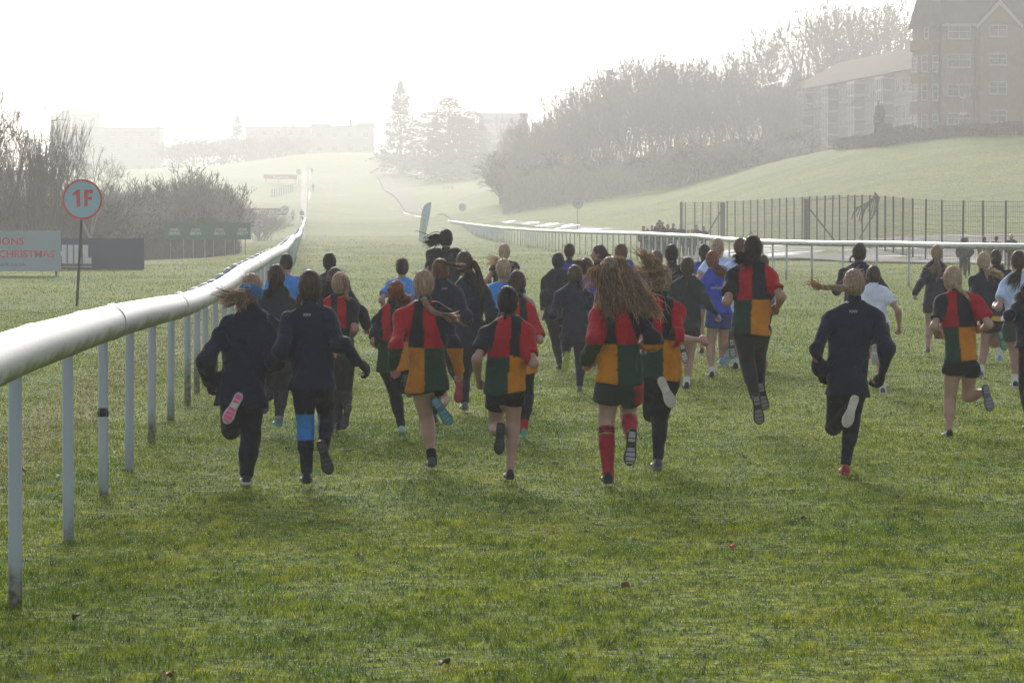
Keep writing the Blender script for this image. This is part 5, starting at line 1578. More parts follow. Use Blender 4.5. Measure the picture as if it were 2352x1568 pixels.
person('girl with blonde bun and pale blue T-shirt behind the redhead', '4', (310,160), Y=37, pose='L', j=dict(sL=(245,275), sR=(375,270), aL=(385,940,-.1), tL=(372,1020,-.2), kL=(370,820,.05)), top=dict(kind='tee', col=PALE, sleeve=.6, loose=.016), bottom=dict(kind='shorts', col=NAVY), hair=dict(col=H_BLONDE, fly=60, tails=[('pony', [(305,160,-.08),(315,175,-.1),(320,165,-.1)], 40, .028, .028, .006, .03)]), shoes=dict(all=((.2,.4,.6), (.2,.35,.6), (.4,.5,.6))), vox=.014)
person('red-haired girl in royal blue HUTCHESON shirt and blue shorts, puffy ponytail, bare legs', '4', (272,255), g=(262,1115), pose='R',
  j=dict(nk=(275,330), sL=(212,402), sR=(365,395), eL=(160,560,-.02), wL=(200,560,.2), eR=(400,520,-.05), wR=(385,480,.2), pv=(325,640), kL=(258,880), aL=(268,1070), tL=(255,1105,.12), kR=(350,880,.12), aR=(408,865,-.08), tR=(432,1005,-.18)),
  top=dict(kind='tee', col=ROYAL, sleeve=.7, hem=645, loose=.018, print=('HUTCHESON', 262, 465, 16, 0, 112)), bottom=dict(kind='shorts', col=(.02,.045,.26), len=.38, loose=.014), socks=dict(only='L', col=(.6,.6,.62), top=.9), skin=(0.403, 0.252, 0.209),
  hair=dict(col=H_RED, tails=[('pony', [(290,285,-.08),(315,320,-.12),(350,350,-.13),(375,370,-.11)], 90, .030, .035, .006, .02)]), shoes=dict(L=DKS, R=(BLACK, (.03,.03,.035), (.35,.35,.4))), vox=.012)
person('brown-haired boy in pale blue T-shirt, close behind the tall ponytailed runner', '4', (475,160), g=(438,1052), pose='L', j=dict(nk=(470,235), sL=(400,300), sR=(540,300), pv=(440,680), kR=(440,880), aR=(440,1005), tR=(430,1045,.12)), top=dict(kind='tee', col=PALE, sleeve=.6, loose=.02), bottom=dict(kind='shorts', col=NAVY), socks=dict(only='R', col=(.5,.55,.65), top=.85), hair=dict(col=H_AUB, nape=.9, fly=20), vox=.014)
person('tall girl with dark swinging ponytail, quartered shirt and black leggings, both feet off the turf', '4', (568,172), g=(625,1512), pose='R',
  j=dict(nk=(572,285), sL=(430,372), sR=(690,372), eL=(378,560,-.12), wL=(405,500,.22), eR=(775,520,-.12), wR=(752,595,.02), pv=(562,740), kL=(528,1000), aL=(590,1275,-.06), tL=(632,1495,-.14), kR=(606,960,.30), aR=(622,1175,.36), tR=(625,1225,.5)),
  top=dict(kind='q1', sleeve=.72, hem=797, loose=.014), bottom=dict(col=(.016,.018,.022), end=.9), skin=(0.360, 0.216, 0.166),
  hair=dict(col=H_DARK, thick=1.0, tails=[('pony', [(575,212,-.07),(530,228,-.12),(480,245,-.13),(448,270,-.11)], 90, .026, .030, .006, .015), ('pony', [(570,215,-.08),(520,250,-.13),(485,290,-.13)], 50, .024, .026, .005, .02)]),
  shoes=dict(all=(BLACK, (.015,.015,.018), (.22,.22,.24))))
person('child mostly hidden behind the tall ponytailed runner, blue jacket edge and red shoe showing', '4', (638,280), Y=36.0, pose='L', j=dict(eR=(672,560,-.1), wR=(680,640,-.05), sR=(665,400), tR=(640,970,.12), aR=(632,945), kR=(630,850)), top=dict(kind='jacket', col=(.03,.12,.45)), bottom=dict(kind='shorts', col=NAVY), socks=dict(only='R', col=(.6,.6,.6), top=.9), hair=dict(col=H_BROWN), shoes=dict(all=((.45,.05,.06), (.5,.45,.45), (.5,.1,.1))), vox=.015)
person('girl in navy jacket and black gloves, plait flying straight left, white sole raised', '5', (348,350), g=(292,1490), pose='L',
  j=dict(nk=(350,462), sL=(205,545), sR=(480,550), eL=(122,735,-.12), wL=(150,870,.04), eR=(545,735,-.12), wR=(515,880,-.04), pv=(305,960), kL=(228,1195,.16), aL=(338,1060,-.14), tL=(290,1215,-.2), kR=(335,1160), aR=(298,1420), tR=(290,1480,.13)),
  top=dict(kind='jacket', hem=1008, loose=.022, flare=1.2, print=('XXV', 318, 518, 16, 0, 52)), bottom=dict(col=INK), gloves=BLACK,
  hair=dict(col=H_LIGHT, fly=60, tails=[('braid', [(365,360,-.095),(300,375,-.12),(230,370,-.12),(160,368,-.10)], .028, .018, False), ('pony', [(160,368,-.10),(125,362,-.1),(75,345,-.08)], 30, .008, .018, .004, .015)]),
  shoes=dict(L=(INK, (.60,.58,.54), (.50,.49,.45)), R=((.28,.03,.05), (.4,.05,.07), (.2,.2,.2))))
person('dark-haired child in navy hooded top, right in front of the white rail', '5', (380,165), Y=33.6, pose='R', top=dict(kind='hoodie', col=NAVY, hood=True), bottom=dict(col=BLACK), hair=dict(col=H_DARK, tails=[('braid', [(345,180,-.05),(328,195,-.06),(326,212,-.05),(336,222,-.04)], .010, .006, False)]), vox=.015)
person('boy with short brown hair in white polo shirt, arm swinging right', '5', (463,300), g=(525,1020), pose='L', skin=(0.346, 0.194, 0.144),
  j=dict(nk=(465,365), sL=(412,405), sR=(548,405), eR=(610,510,-.1), wR=(618,605,-.05), pv=(480,600), kR=(510,800), aR=(520,965), tR=(525,1010,.12), kL=(478,790,.1), aL=(470,740,-.1), tL=(470,840,-.2)), top=dict(kind='polo', col=(.66,.72,.92), sleeve=.55, hem=572, loose=.014), bottom=dict(kind='shorts', col=NAVY, loose=.014), socks=dict(only='R', col=(.6,.62,.66), top=.85), hair=dict(col=H_BROWN, nape=.85, fly=25), vox=.014, shoes=dict(all=((.05,.07,.15), (.5,.5,.5), (.3,.3,.3))))
person('girl with wide fanned light brown ponytail, navy jacket, left hand low, near the right-hand rail', '5', (838,165), g=(780,778), pose='R',
  j=dict(nk=(838,220), sL=(785,265), sR=(890,265), eL=(745,345,-.08), wL=(714,405,-.05), eR=(905,350,-.05), pv=(825,470), kL=(797,600), aL=(785,725), tL=(780,768,.12)), top=dict(kind='jacket', hem=478, loose=.02), bottom=dict(kind='shorts', col=BLACK, len=.25, loose=.01), skin=(0.389, 0.238, 0.194),
  hair=dict(col=H_LIGHT, tails=[('pony', [(838,195,-.08),(825,240,-.12),(800,270,-.12),(775,255,-.1)], 40, .014, .03, .005, .02), ('pony', [(840,195,-.08),(848,250,-.12),(850,290,-.12),(830,350,-.1)], 60, .018, .055, .005, .02)]), shoes=dict(all=((.10,.09,.13), (.35,.08,.08), (.3,.1,.1))), vox=.014)
person('girl in spectacles with short fair plait, quartered shirt, black shorts and grey-violet sole raised', '5', (930,318), g=(905,1250), pose='R',
  j=dict(nk=(955,402), sL=(868,455), sR=(1075,455), eL=(822,600,-.08), wL=(832,640,.14), eR=(1150,590,-.08), wR=(1105,612,.16), pv=(985,820), hL=(935,850,0), hR=(1035,850,0), kL=(915,1040), aL=(912,1215), tL=(885,1245,.13), kR=(1020,1010,.14), aR=(1122,985,-.06), tR=(1172,1125,-.16)),
  top=dict(kind='q1', sleeve=.72, hem=805, loose=.018, flare=1.3), bottom=dict(kind='shorts', col=BLACK, len=.16, loose=.008), skin=(0.410, 0.259, 0.216), hyaw=.35,
  hair=dict(col=H_BLONDE, fly=70, tails=[('braid', [(945,350,-.09),(975,380,-.12),(1005,405,-.13),(1025,430,-.12)], .020, .012)]), shoes=dict(all=(BLACK, (.10,.10,.15), (.22,.22,.32))), vox=.011, extras=glasses)
person('girl with fair ponytail blown right, navy jacket with yellow hem band', '5', (1115,215), g=(1098,905), pose='R',
  j=dict(nk=(1115,280), sL=(1062,325), sR=(1190,325), pv=(1170,540), kL=(1120,740), aL=(1098,865), tL=(1095,895,.12), kR=(1175,700,.12), aR=(1215,660,-.08), tR=(1250,750,-.18), eL=(1050,430,-.05), eR=(1225,430,-.08), wR=(1215,500,.1)), top=dict(kind='jacket', hem=565, loose=.024, trim=(.55,.35,.02)), bottom=dict(kind='shorts', col=INK, loose=.012),
  socks=dict(only='L', col=(.6,.6,.65), top=.8), hair=dict(col=H_BLONDE, fly=60, tails=[('pony', [(1118,262,-.08),(1160,275,-.12),(1200,285,-.12),(1240,315,-.1)], 60, .014, .04, .005, .02), ('pony', [(1118,262,-.08),(1140,285,-.12),(1150,315,-.12)], 20, .012, .02, .004, .02)]), shoes=dict(L=((.05,.08,.2), (.3,.3,.35), (.3,.3,.3)), R=((.05,.1,.25), (.05,.10,.28), (.15,.35,.10))), vox=.013)
person('brown-haired child partly behind the fair ponytail blown right, turquoise shoe', '5', (1187,195), g=(1212,815), pose='R', j=dict(pv=(1195,480), kL=(1205,640), aL=(1212,770), tL=(1212,805,.12)), top=dict(kind='jacket', col=NAVY), bottom=dict(kind='shorts', col=BLACK), socks=dict(only='L', col=(.6,.6,.65), top=.75), hair=dict(col=H_BROWN, tails=[('pony', [(1195,230,-.08),(1220,255,-.1),(1240,270,-.08)], 30, .014, .03, .005, .02)]), shoes=dict(all=((.1,.35,.45), (.1,.4,.5), (.2,.4,.5))), vox=.015)
person('girl in pale blue and navy T-shirt with wristwatch, brown ponytail, at the right edge', '5', (1320,212), g=(1298,988), pose='R',
  j=dict(nk=(1320,290), sL=(1242,360), sR=(1385,360), eL=(1205,490,-.08), wL=(1180,478,.12), pv=(1310,600), kL=(1300,760), aL=(1303,925), tL=(1292,975,.12)), top=dict(kind='tee', col=PALE, sleeve=.62, hem=560, loose=.018), bottom=dict(kind='shorts', col=(.02,.035,.04), len=.42, loose=.014), socks=dict(only='L', col=(.6,.6,.62), top=.82), extras=watch,
  hair=dict(col=H_BROWN, tails=[('pony', [(1335,240,-.08),(1315,290,-.12),(1285,320,-.12),(1270,370,-.1)], 60, .016, .03, .005, .02), ('pony', [(1335,240,-.08),(1320,310,-.12),(1300,390,-.12)], 40, .016, .025, .005, .02)]), shoes=dict(all=(BLACK, (.45,.45,.45), (.3,.3,.3))), vox=.013)
person('runner in dark navy jacket cut off by the right edge of the picture', '5', (1415,300), Y=25.5, pose='R', j=dict(sL=(1335,435), eL=(1268,530,-.1), wL=(1310,560,.15), nk=(1415,380)), top=dict(kind='jacket', hem=720), bottom=dict(col=BLACK), hair=dict(col=H_AUB, tails=[('pony', [(1390,330,-.08),(1360,390,-.1),(1340,430,-.1)], 40, .02, .035, .005, .02)]), vox=.013)
# ------------------------------------------------------------------ trees
def bark(name, col): return plain(name, col, .9, .3, 3.0)
M_bark = bark('bark', (.055, .045, .037)); M_bark2 = bark('bark_grey', (.20, .185, .17)); M_twig = bark('twigs', (.060, .046, .038)); M_twig2 = bark('twigs_grey', (.27, .245, .225))  # grey twigs are lightened, putting the wood's haze into their colour
M_conif = plain('conifer_needles', (.022, .040, .022), .85, .4, 1.2)
M_leafd = plain('dark_leaves', (.025, .042, .018), .8, .4, 2.0)

def segs_mesh(name, S, mat, parent, n=3):
    """S: (m, 8) p0 p1 r0 r1"""
    S = np.array(S); a, b_ = S[:, :3], S[:, 3:6]
    T = b_ - a; T /= np.linalg.norm(T, axis=1)[:, None] + 1e-9
    ref = np.where(np.abs(T[:, 2:3]) < .9, np.array([[0, 0, 1.]]), np.array([[1., 0, 0]]))
    A = np.cross(T, ref); A /= np.linalg.norm(A, axis=1)[:, None] + 1e-9; B = np.cross(A, T)
    th = np.arange(n) * 2*np.pi/n
    off = np.cos(th)[None, :, None]*A[:, None] + np.sin(th)[None, :, None]*B[:, None]
    V = np.concatenate([a[:, None] + off*S[:, 6][:, None, None], b_[:, None] + off*S[:, 7][:, None, None]], 1)
    base = (np.arange(len(S)) * 2*n)[:, None]
    j = np.arange(n)[None]; j2 = (j+1) % n
    Q = np.stack([base+j, base+j2, base+n+j2, base+n+j], -1).reshape(-1, 4)
    return mesh_obj(name, V.reshape(-1, 3), Q, mat, parent, True)

def bare_tree(kind, seed, mats, twig_r=.022, dens=1.0):
    """unit-free bare winter tree about 10 m tall, built at the origin; returns its root empty"""
    rs = np.random.RandomState(seed)
    trunk, crown = [], []
    P = dict(oak=dict(stems=1, h=2.6, ang=.62, ratio=.74, lv=7, up=.18, jit=.22, r0=.26),
             upright=dict(stems=6, h=2.4, ang=.27, ratio=.81, lv=6, up=.62, jit=.12, r0=.11),
             birch=dict(stems=1, h=2.4, ang=.42, ratio=.78, lv=7, up=.25, jit=.16, r0=.16),
             bush=dict(stems=20, h=.95, ang=.42, ratio=.80, lv=6, up=.26, jit=.22, r0=.06),
             thicket=dict(stems=4, h=2.3, ang=.46, ratio=.78, lv=7, up=.30, jit=.2, r0=.14))[kind]
    def grow(p, d, L, r, lv):
        n = 2 if lv > 1 else 1
        q = p
        for i in range(n):
            d = d + rs.randn(3) * P['jit'] * .5; d[2] += P['up'] * .12; d /= np.linalg.norm(d)
            q2 = q + d * L / n
            (trunk if lv > P['lv'] - 3 else crown).append([*q, *q2, r * (1 - .18*i), r * (1 - .18*(i+1))])
            q = q2
            if lv <= 4 and lv > 1 and rs.rand() < .8 * dens:
                s = d + rs.randn(3) * .8; s /= np.linalg.norm(s)
                grow(q, s, L * .6, max(r * .45, twig_r * .6), lv - 2)
        if lv <= 1: return
        k = 2 if rs.rand() < .62 else 3
        az = rs.uniform(0, 6.28)
        a1 = np.cross(d, [0, 0, 1.]) if abs(d[2]) < .95 else np.array([1., 0, 0]); a1 /= np.linalg.norm(a1); a2 = np.cross(a1, d)
        for j in range(k):
            ph = az + j * 6.28 / k + rs.uniform(-.4, .4); an = P['ang'] * rs.uniform(.6, 1.35)
            s = d * math.cos(an) + (a1 * math.cos(ph) + a2 * math.sin(ph)) * math.sin(an)
            s[2] += P['up'] * .25; s /= np.linalg.norm(s)
            grow(q, s, L * P['ratio'] * rs.uniform(.75, 1.15), max(r * .62, twig_r * .6), lv - 1)
    for i in range(P['stems']):
        a = rs.uniform(0, 6.28); sp = .0 if P['stems'] == 1 else rs.uniform(.1, .5)
        d = np.array([math.cos(a) * sp * .5, math.sin(a) * sp * .5, 1.]); d /= np.linalg.norm(d)
        grow(np.array([math.cos(a) * sp, math.sin(a) * sp, -.4]), d, P['h'] * rs.uniform(.8, 1.2), P['r0'] * rs.uniform(.8, 1.1), P['lv'])
    root = empty('bare_tree' if kind not in ('bush', 'thicket') else ('bare_shrub' if kind == 'bush' else 'bare_tree'))
    segs_mesh('trunk', trunk, mats[0], root, 6); segs_mesh('crown', crown, mats[1], root, 3)
    top = max(s[5] for s in crown); w = max(np.abs(np.array(crown)[:, 3]).max(), .5)
    root['_h'] = float(top); root['_w'] = float(w)
    return root

def conifer(seed, ratio=.24, dome=False):
    rs = np.random.RandomState(seed); root = empty('conifer_tree')
    segs_mesh('trunk', [[0,0,-.4,0,0,9.4,.22,.03]], M_bark, root, 8)
    V = []; F_ = []
    N = 5200
    for i in range(N):
        t = rs.rand() ** .8
        z = .6 + 9.2 * t
        prof = (1 - t) ** (.75 if not dome else .35) * (1.0 + .18 * math.sin(t * 46) + .1*math.sin(t*23+seed))
        R_ = 10 * ratio * prof * (1.0 + .16 * math.sin(seed + z * 2.1 + 2*rs.rand()))
        a = rs.uniform(0, 6.28); rr = R_ * (rs.rand() ** .45)
        if rs.rand() < .06: rr = R_ * rs.uniform(1.0, 1.22)
        p = np.array([math.cos(a)*rr, math.sin(a)*rr, z - rr * .22])
        d = np.array([math.cos(a), math.sin(a), rs.uniform(-.5, .2)]); s = rs.uniform(.22, .46) * (1 - .5 * t)
        l = np.cross(d, [0, 0, 1.]) + rs.randn(3) * .3; l /= np.linalg.norm(l)
        n = len(V); V += [p - l*s*.5, p + l*s*.5, p + d*s*1.5, p + np.array([0,0,-.3*s])]; F_ += [(n, n+1, n+2), (n, n+3, n+1)]
    mesh_obj('crown', np.array(V), np.array(F_), M_conif, root)
    root['_h'] = 9.8; root['_w'] = 10 * ratio
    return root

def leafy(name, seed, sx, sy, sz, n, mat, size=.12, parent=None, top_flat=False, path=None):
    """a mass of small leaves filling a rounded body"""
    rs = np.random.RandomState(seed)
    u = rs.randn(n, 3); u /= np.linalg.norm(u, axis=1)[:, None]; u *= (rs.rand(n, 1) ** .35)
    if top_flat: u = np.sign(u) * np.abs(u) ** .5
    bump_ = 1 + .12 * np.sin(u[:, :1] * 9 + seed) * np.sin(u[:, 2:] * 8)
    p = u * bump_ * np.array([sx, sy, sz]) + np.array([0, 0, sz])
    if path is not None:
        t = rs.rand(n); q = np.array([np.interp(t, np.linspace(0, 1, len(path)), [w[j] for w in path]) for j in range(3)]).T
        p = np.stack([rs.uniform(-sx, sx, n), rs.uniform(-sy, sy, n), sz * 2 * rs.rand(n) ** .8 * (1 + .05*np.sin(t*60))], -1) + q
    d1 = rs.randn(n, 3); d1 /= np.linalg.norm(d1, axis=1)[:, None]; d2 = np.cross(d1, rs.randn(n, 3)); d2 /= np.linalg.norm(d2, axis=1)[:, None]
    s = size * rs.uniform(.6, 1.3, (n, 1))
    V = np.stack([p - d1*s, p + d2*s*.5, p + d1*s, p - d2*s*.5], 1).reshape(-1, 3)
    return mesh_obj(name, V, (np.arange(n*4).reshape(-1, 4)), mat, parent)

_first = {}
def plant(key, proto, px, ytop, Y, label, cat='tree', group=None, wf=1.0, base=None):
    """put a copy of a prototype so that its top reaches pixel row ytop at distance Y"""
    q = at(px, ytop, Y); zb = gz(q.x, q.y) if base is None else base
    if key not in _first: _first[key] = True; o = proto
    else: o = copy_tree(proto)
    s = (q.z - zb) / proto['_h']
    o.location = (q.x, q.y, zb); o.scale = (s * wf, s * wf, s); o.rotation_euler = (0, 0, rnd.uniform(0, 6.28))
    for kx in ('_h', '_w'):
        if kx in o and o is not proto: del o[kx]
    tag(o, label, cat, group)
    return o

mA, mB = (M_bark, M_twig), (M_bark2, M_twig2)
pr_oak = bare_tree('oak', 21, mA, .024); pr_oak2 = bare_tree('oak', 35, mB, .024)
pr_up = bare_tree('upright', 3, mA, .018); pr_up2 = bare_tree('upright', 8, mA, .018)
pr_birch = bare_tree('birch', 12, mB, .018); pr_bush = bare_tree('bush', 5, mA, .020, 1.3); pr_bush2 = bare_tree('bush', 9, mB, .020, 1.3)
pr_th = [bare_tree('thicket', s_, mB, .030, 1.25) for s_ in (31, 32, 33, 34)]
pr_left = bare_tree('thicket', 41, mA, .018, 1.2); pr_con = conifer(2, .27); pr_con2 = conifer(7, .24, True)
G1 = 'bare trees and shrubs behind the boards on the left'
plant('lf', pr_left, -30, 150, 56, 'large spreading bare tree cut off by the left edge of the picture', group=G1, wf=.95)
plant('lf', pr_left, 5, 235, 68, 'bare tree further back at the far left edge', group=G1, wf=.6)
for i, (px, yt, Y, lab, wf) in enumerate([(62,250,60,'slim bare tree with upright stems beside the big left-edge tree',.9),(95,232,63,'tallest of the slim upright bare trees left of the 1F marker',.8),(128,262,61,'slim upright bare tree directly above the pale grey board corner',.85)]):
    plant('up%d' % (i % 2), (pr_up, pr_up2)[i % 2], px, yt, Y, lab, group=G1, wf=wf)
plant('birch', pr_birch, 205, 288, 63, 'cone-shaped bare birch rising behind the 1F marker', group=G1, wf=1.0)
plant('birch', pr_birch, 160, 330, 70, 'smaller bare birch between the upright trees and the 1F marker', group=G1, wf=.9)
for i, (px, yt, Y, lab, wf) in enumerate([(20,380,66,'bare shrub low at the far left behind the pale board',1.2),(90,400,68,'bare shrub behind the right end of the pale board',1.2),(160,392,66,'bare shrub just left of the 1F marker pole',1.1),(235,385,68,'bare shrub just right of the 1F marker',1.1),(285,405,76,'dense bare shrub above the right end of the navy board',1.1),(335,395,84,'pale hazy bare shrub between the navy and green boards',1.0),(400,375,82,'bare shrub behind the left end of the green board',1.1),(455,362,80,'tallest domed bare shrub behind the middle of the green board',.85),(505,390,82,'bare shrub behind the right end of the green board',.75),(540,440,88,'low bare shrub right of the green board, sloping to the meadow',.6),
     (320,480,70,'low bare shrub right of the navy board corner',1.2),(390,470,74,'low bare shrub under the left half of the green board',1.3),(470,480,76,'low bare shrub under the right half of the green board',1.3),(600,470,120,'faint shrub on the meadow left of the dark maroon board',1.6)]):
    plant('bush%d' % (i % 2), (pr_bush, pr_bush2)[i % 2], px, yt, Y, lab, 'shrub', G1, wf=wf)
G2 = 'bare trees of the hazy wood on the right'
wood = [(1160,330,168),(1180,285,172),(1205,258,166),(1240,238,172),(1275,222,165),(1310,192,170),(1345,170,163),(1380,146,170),(1412,126,164),(1445,112,158),(1482,98,166),(1520,104,160),(1556,110,168),(1598,122,160),(1640,108,168),(1680,118,160),(1712,112,172),
        (1200,320,158),(1250,300,156),(1300,280,155),(1350,250,153),(1400,220,152),(1450,200,150),(1500,190,150),(1550,195,148),(1600,205,150),(1650,200,150),(1700,210,148),(1750,190,152),(1800,200,150)]
for i, (px, yt, Y) in enumerate(wood):
    where = 'front row' if i >= 17 else 'skyline row'
    k_ = i if i < 17 else i - 17
    ordn = ['first','second','third','fourth','fifth','sixth','seventh','eighth','ninth','tenth','eleventh','twelfth','thirteenth','fourteenth','fifteenth','sixteenth','seventeenth'][k_]
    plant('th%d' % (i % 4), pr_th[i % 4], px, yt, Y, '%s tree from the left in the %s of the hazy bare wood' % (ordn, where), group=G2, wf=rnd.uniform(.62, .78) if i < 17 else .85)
for i, (px, Y) in enumerate([(1165,158),(1215,152),(1270,148),(1330,146),(1385,146),(1440,144),(1500,142),(1555,138),(1610,138),(1665,136),(1720,138),(1780,140),(1835,140)]):
    g_ = ground_at(px, 400, Y*DS*.9, Y*DS*1.2) if False else None
    plant('bush%d' % (i % 2), (pr_bush, pr_bush2)[i % 2], px, 352 - 5 * i if i > 6 else 345, Y, '%s undergrowth shrub from the left along the foot of the bare wood' % ['first','second','third','fourth','fifth','sixth','seventh','eighth','ninth','tenth','eleventh','twelfth','thirteenth'][i], 'shrub', 'undergrowth shrubs along the foot of the wood', wf=1.6)
def twig_mass(name, label, outline, Yr, n, mat, seed, rad, ln):  # skyline given by pixel rows
    """a far wood or scrub that reads as one mass: thin upright twigs filling a volume under a skyline"""
    rs = np.random.RandomState(seed); xs = [o[0] for o in outline]; tp = [o[1] for o in outline]
    px = rs.uniform(xs[0], xs[-1], n); Y = rs.uniform(Yr[0], Yr[1], n) * DS
    X = (px - 1176) / F * Y; g_ = hts(X, Y)
    top = CAM_H + (500 - np.interp(px, xs, tp)) / F * Y
    nb = .80 + .20 * np.abs(np.sin(px * .055 + seed) * np.sin(px * .023 + Y * .11))
    z = g_ + (top - g_) * nb * rs.rand(n) ** 1.1
    d = rs.randn(n, 3) * np.array([.55, .55, .3]) + np.array([0, 0, .8]); d /= np.linalg.norm(d, axis=1)[:, None]
    p = np.stack([X, Y, z], -1); L = rs.uniform(.5, 1.2, (n, 1)) * ln
    r = np.full((n, 1), rad)
    o = segs_mesh(name, np.concatenate([p - d*L*.5, p + d*L*.5, r, r*.3], 1), mat, None, 3)
    tag(o, label, 'scrub', kind='stuff')
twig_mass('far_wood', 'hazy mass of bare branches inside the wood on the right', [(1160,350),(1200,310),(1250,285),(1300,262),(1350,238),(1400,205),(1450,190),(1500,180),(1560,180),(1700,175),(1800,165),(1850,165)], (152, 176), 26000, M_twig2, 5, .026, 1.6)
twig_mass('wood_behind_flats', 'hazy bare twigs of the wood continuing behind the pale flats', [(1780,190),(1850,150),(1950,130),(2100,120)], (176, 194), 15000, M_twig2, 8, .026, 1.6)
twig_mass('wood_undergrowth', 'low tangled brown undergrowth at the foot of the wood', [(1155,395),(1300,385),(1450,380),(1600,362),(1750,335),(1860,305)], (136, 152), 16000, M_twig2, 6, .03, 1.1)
twig_mass('left_scrub', 'brown tangle of bare twigs filling the hollow behind the boards on the left', [(-60,430),(60,440),(180,450),(270,470),(310,500),(350,500),(400,480),(470,480),(530,520),(548,570)], (66, 84), 26000, M_twig, 7, .011, .8)
G3 = 'tall bare trees behind the flats on the right'
for i, (px, yt, Y, lab) in enumerate([(1775,20,185,'tall bare tree at the left end of the tall trees above the glazed bay'),(1830,-10,178,'tall forked bare tree right above the curved roof'),(1885,-30,190,'tall bare tree behind the left part of the tiled roof'),(1940,-5,182,'tall bare tree behind the middle of the tiled roof'),(1995,-35,190,'tall bare tree behind the right part of the tiled roof'),(2050,-10,182,'tall bare tree just left of the brick block'),(2095,-30,192,'tall bare tree touching the roof edge of the brick block'),(1860,110,176,'shorter bare tree low behind the curved roof'),(1960,90,176,'shorter bare tree low behind the ridge of the long flats'),(2060,70,178,'shorter bare tree low beside the brick block')]):
    kk = ('th0', 'oak2', 'th2', 'th3')[i % 4]; plant(kk, {'th0': pr_th[0], 'oak2': pr_oak2, 'th2': pr_th[2], 'th3': pr_th[3]}[kk], px, yt, Y, lab, group=G3, wf=.75)
# conifers and trees on the far hill
G4 = 'trees around the far hill'
plant('con', pr_con, 920, 186, 296, 'tallest pointed spruce right of the far hilltop course', group=G4, wf=1.0)
plant('con2', pr_con2, 1031, 224, 270, 'broad dense evergreen right of the tallest spruce', group=G4, wf=1.5)
plant('con2', pr_con2, 983, 257, 290, 'rounded evergreen between the two tall evergreens', group=G4, wf=1.6)
plant('con2', pr_con2, 1085, 254, 285, 'rounded evergreen right of the broad dense evergreen', group=G4, wf=1.6)
plant('con2', pr_con2, 1060, 268, 268, 'low dark evergreen at the foot of the broad evergreen', group=G4, wf=2.2)
plant('birch', pr_birch, 884, 272, 300, 'thin bare tree leaning against the left of the tall spruce', group=G4, wf=.8)
plant('con', pr_con, 545, 265, 352, 'small pointed conifer above the far meadow on the left', group=G4, wf=1.1)
plant('oak', pr_oak, 412, 252, 350, 'spreading bare tree alone above the far left rooftops', group=G4, wf=.8)
plant('oak2', pr_oak2, 665, 252, 350, 'wide bare tree left of the far hilltop building', group=G4, wf=1.0)
plant('birch', pr_birch, 625, 285, 348, 'low bare tree between the pointed conifer and the wide bare tree', group=G4, wf=1.2)
plant('oak', pr_oak, 1160, 235, 290, 'faint bare tree at the left end of the hazy wood', group=G4, wf=.7)
for i, (px, yt) in enumerate([(400,312),(440,306),(480,302),(515,300),(575,306),(600,310),(640,300),(690,305)]):
    plant('bush%d' % (i % 2), (pr_bush, pr_bush2)[i % 2], px, yt, 342, '%s low tree from the left in the far hedge line above the meadow' % ['first','second','third','fourth','fifth','sixth','seventh','last'][i], group='low trees in the far hedge line', wf=1.5)
for pr in (pr_oak, pr_oak2, pr_up, pr_up2, pr_birch, pr_bush, pr_bush2, pr_con, pr_con2, pr_left, *pr_th):
    for kx in ('_h', '_w'):
        if kx in pr: del pr[kx]

# ------------------------------------------------------------------ buildings
M_brick = plain('buff_brick', (.23, .185, .145), .9, .16, 2.0); M_brickd = plain('dark_brick', (.25, .16, .11), .9, .16, 2.0)
M_roof = plain('roof_tiles', (.13, .10, .09), 1.0, .2, 1.0, spec=.05); M_frame = plain('white_frames', (.42, .43, .44), .5, .05)
M_render = plain('pale_render', (.28, .26, .235), .85, .08, .5); M_fascia = plain('fascia', (.45, .43, .41), .6, .1); M_grey = plain('grey_cladding', (.20, .21, .22), .7, .1, .5)
m, nt, b = new_mat('window_glass'); b.inputs['Base Color'].default_value = (.05, .055, .06, 1); b.inputs['Roughness'].default_value = .12; b.inputs['Specular IOR Level'].default_value = .8
M_glass = m

def window(parent, x, z, w, h, y=0.0, M=None, panes=2, depth=.10):
    """window in the local plane y (facing -y); M maps to parent"""
    t = .07
    mb = MB()
    mb.box(x, x+w, y-.04, y+depth, z, z+t, mat=M); mb.box(x, x+w, y-.04, y+depth, z+h-t, z+h, mat=M)
    for k in range(panes + 1):
        xx = x + (w - t) * k / panes; mb.box(xx, xx+t, y-.041, y+depth, z+t+.001, z+h-t-.001, mat=M)
    mb.box(x+t+.001, x+w-t-.001, y-.02, y+.02, z+h*.55, z+h*.55+.05, mat=M)
    mb.box(x-.06, x+w+.06, y-.10, y-.042, z-.08, z-.002, mat=M)
    fr = mb.build('window', M_frame, parent)
    mb = MB(); mb.box(x+.03, x+w-.03, y+.021, y+.05, z+.03, z+h-.03, mat=M); mb.build('pane', M_glass, fr)

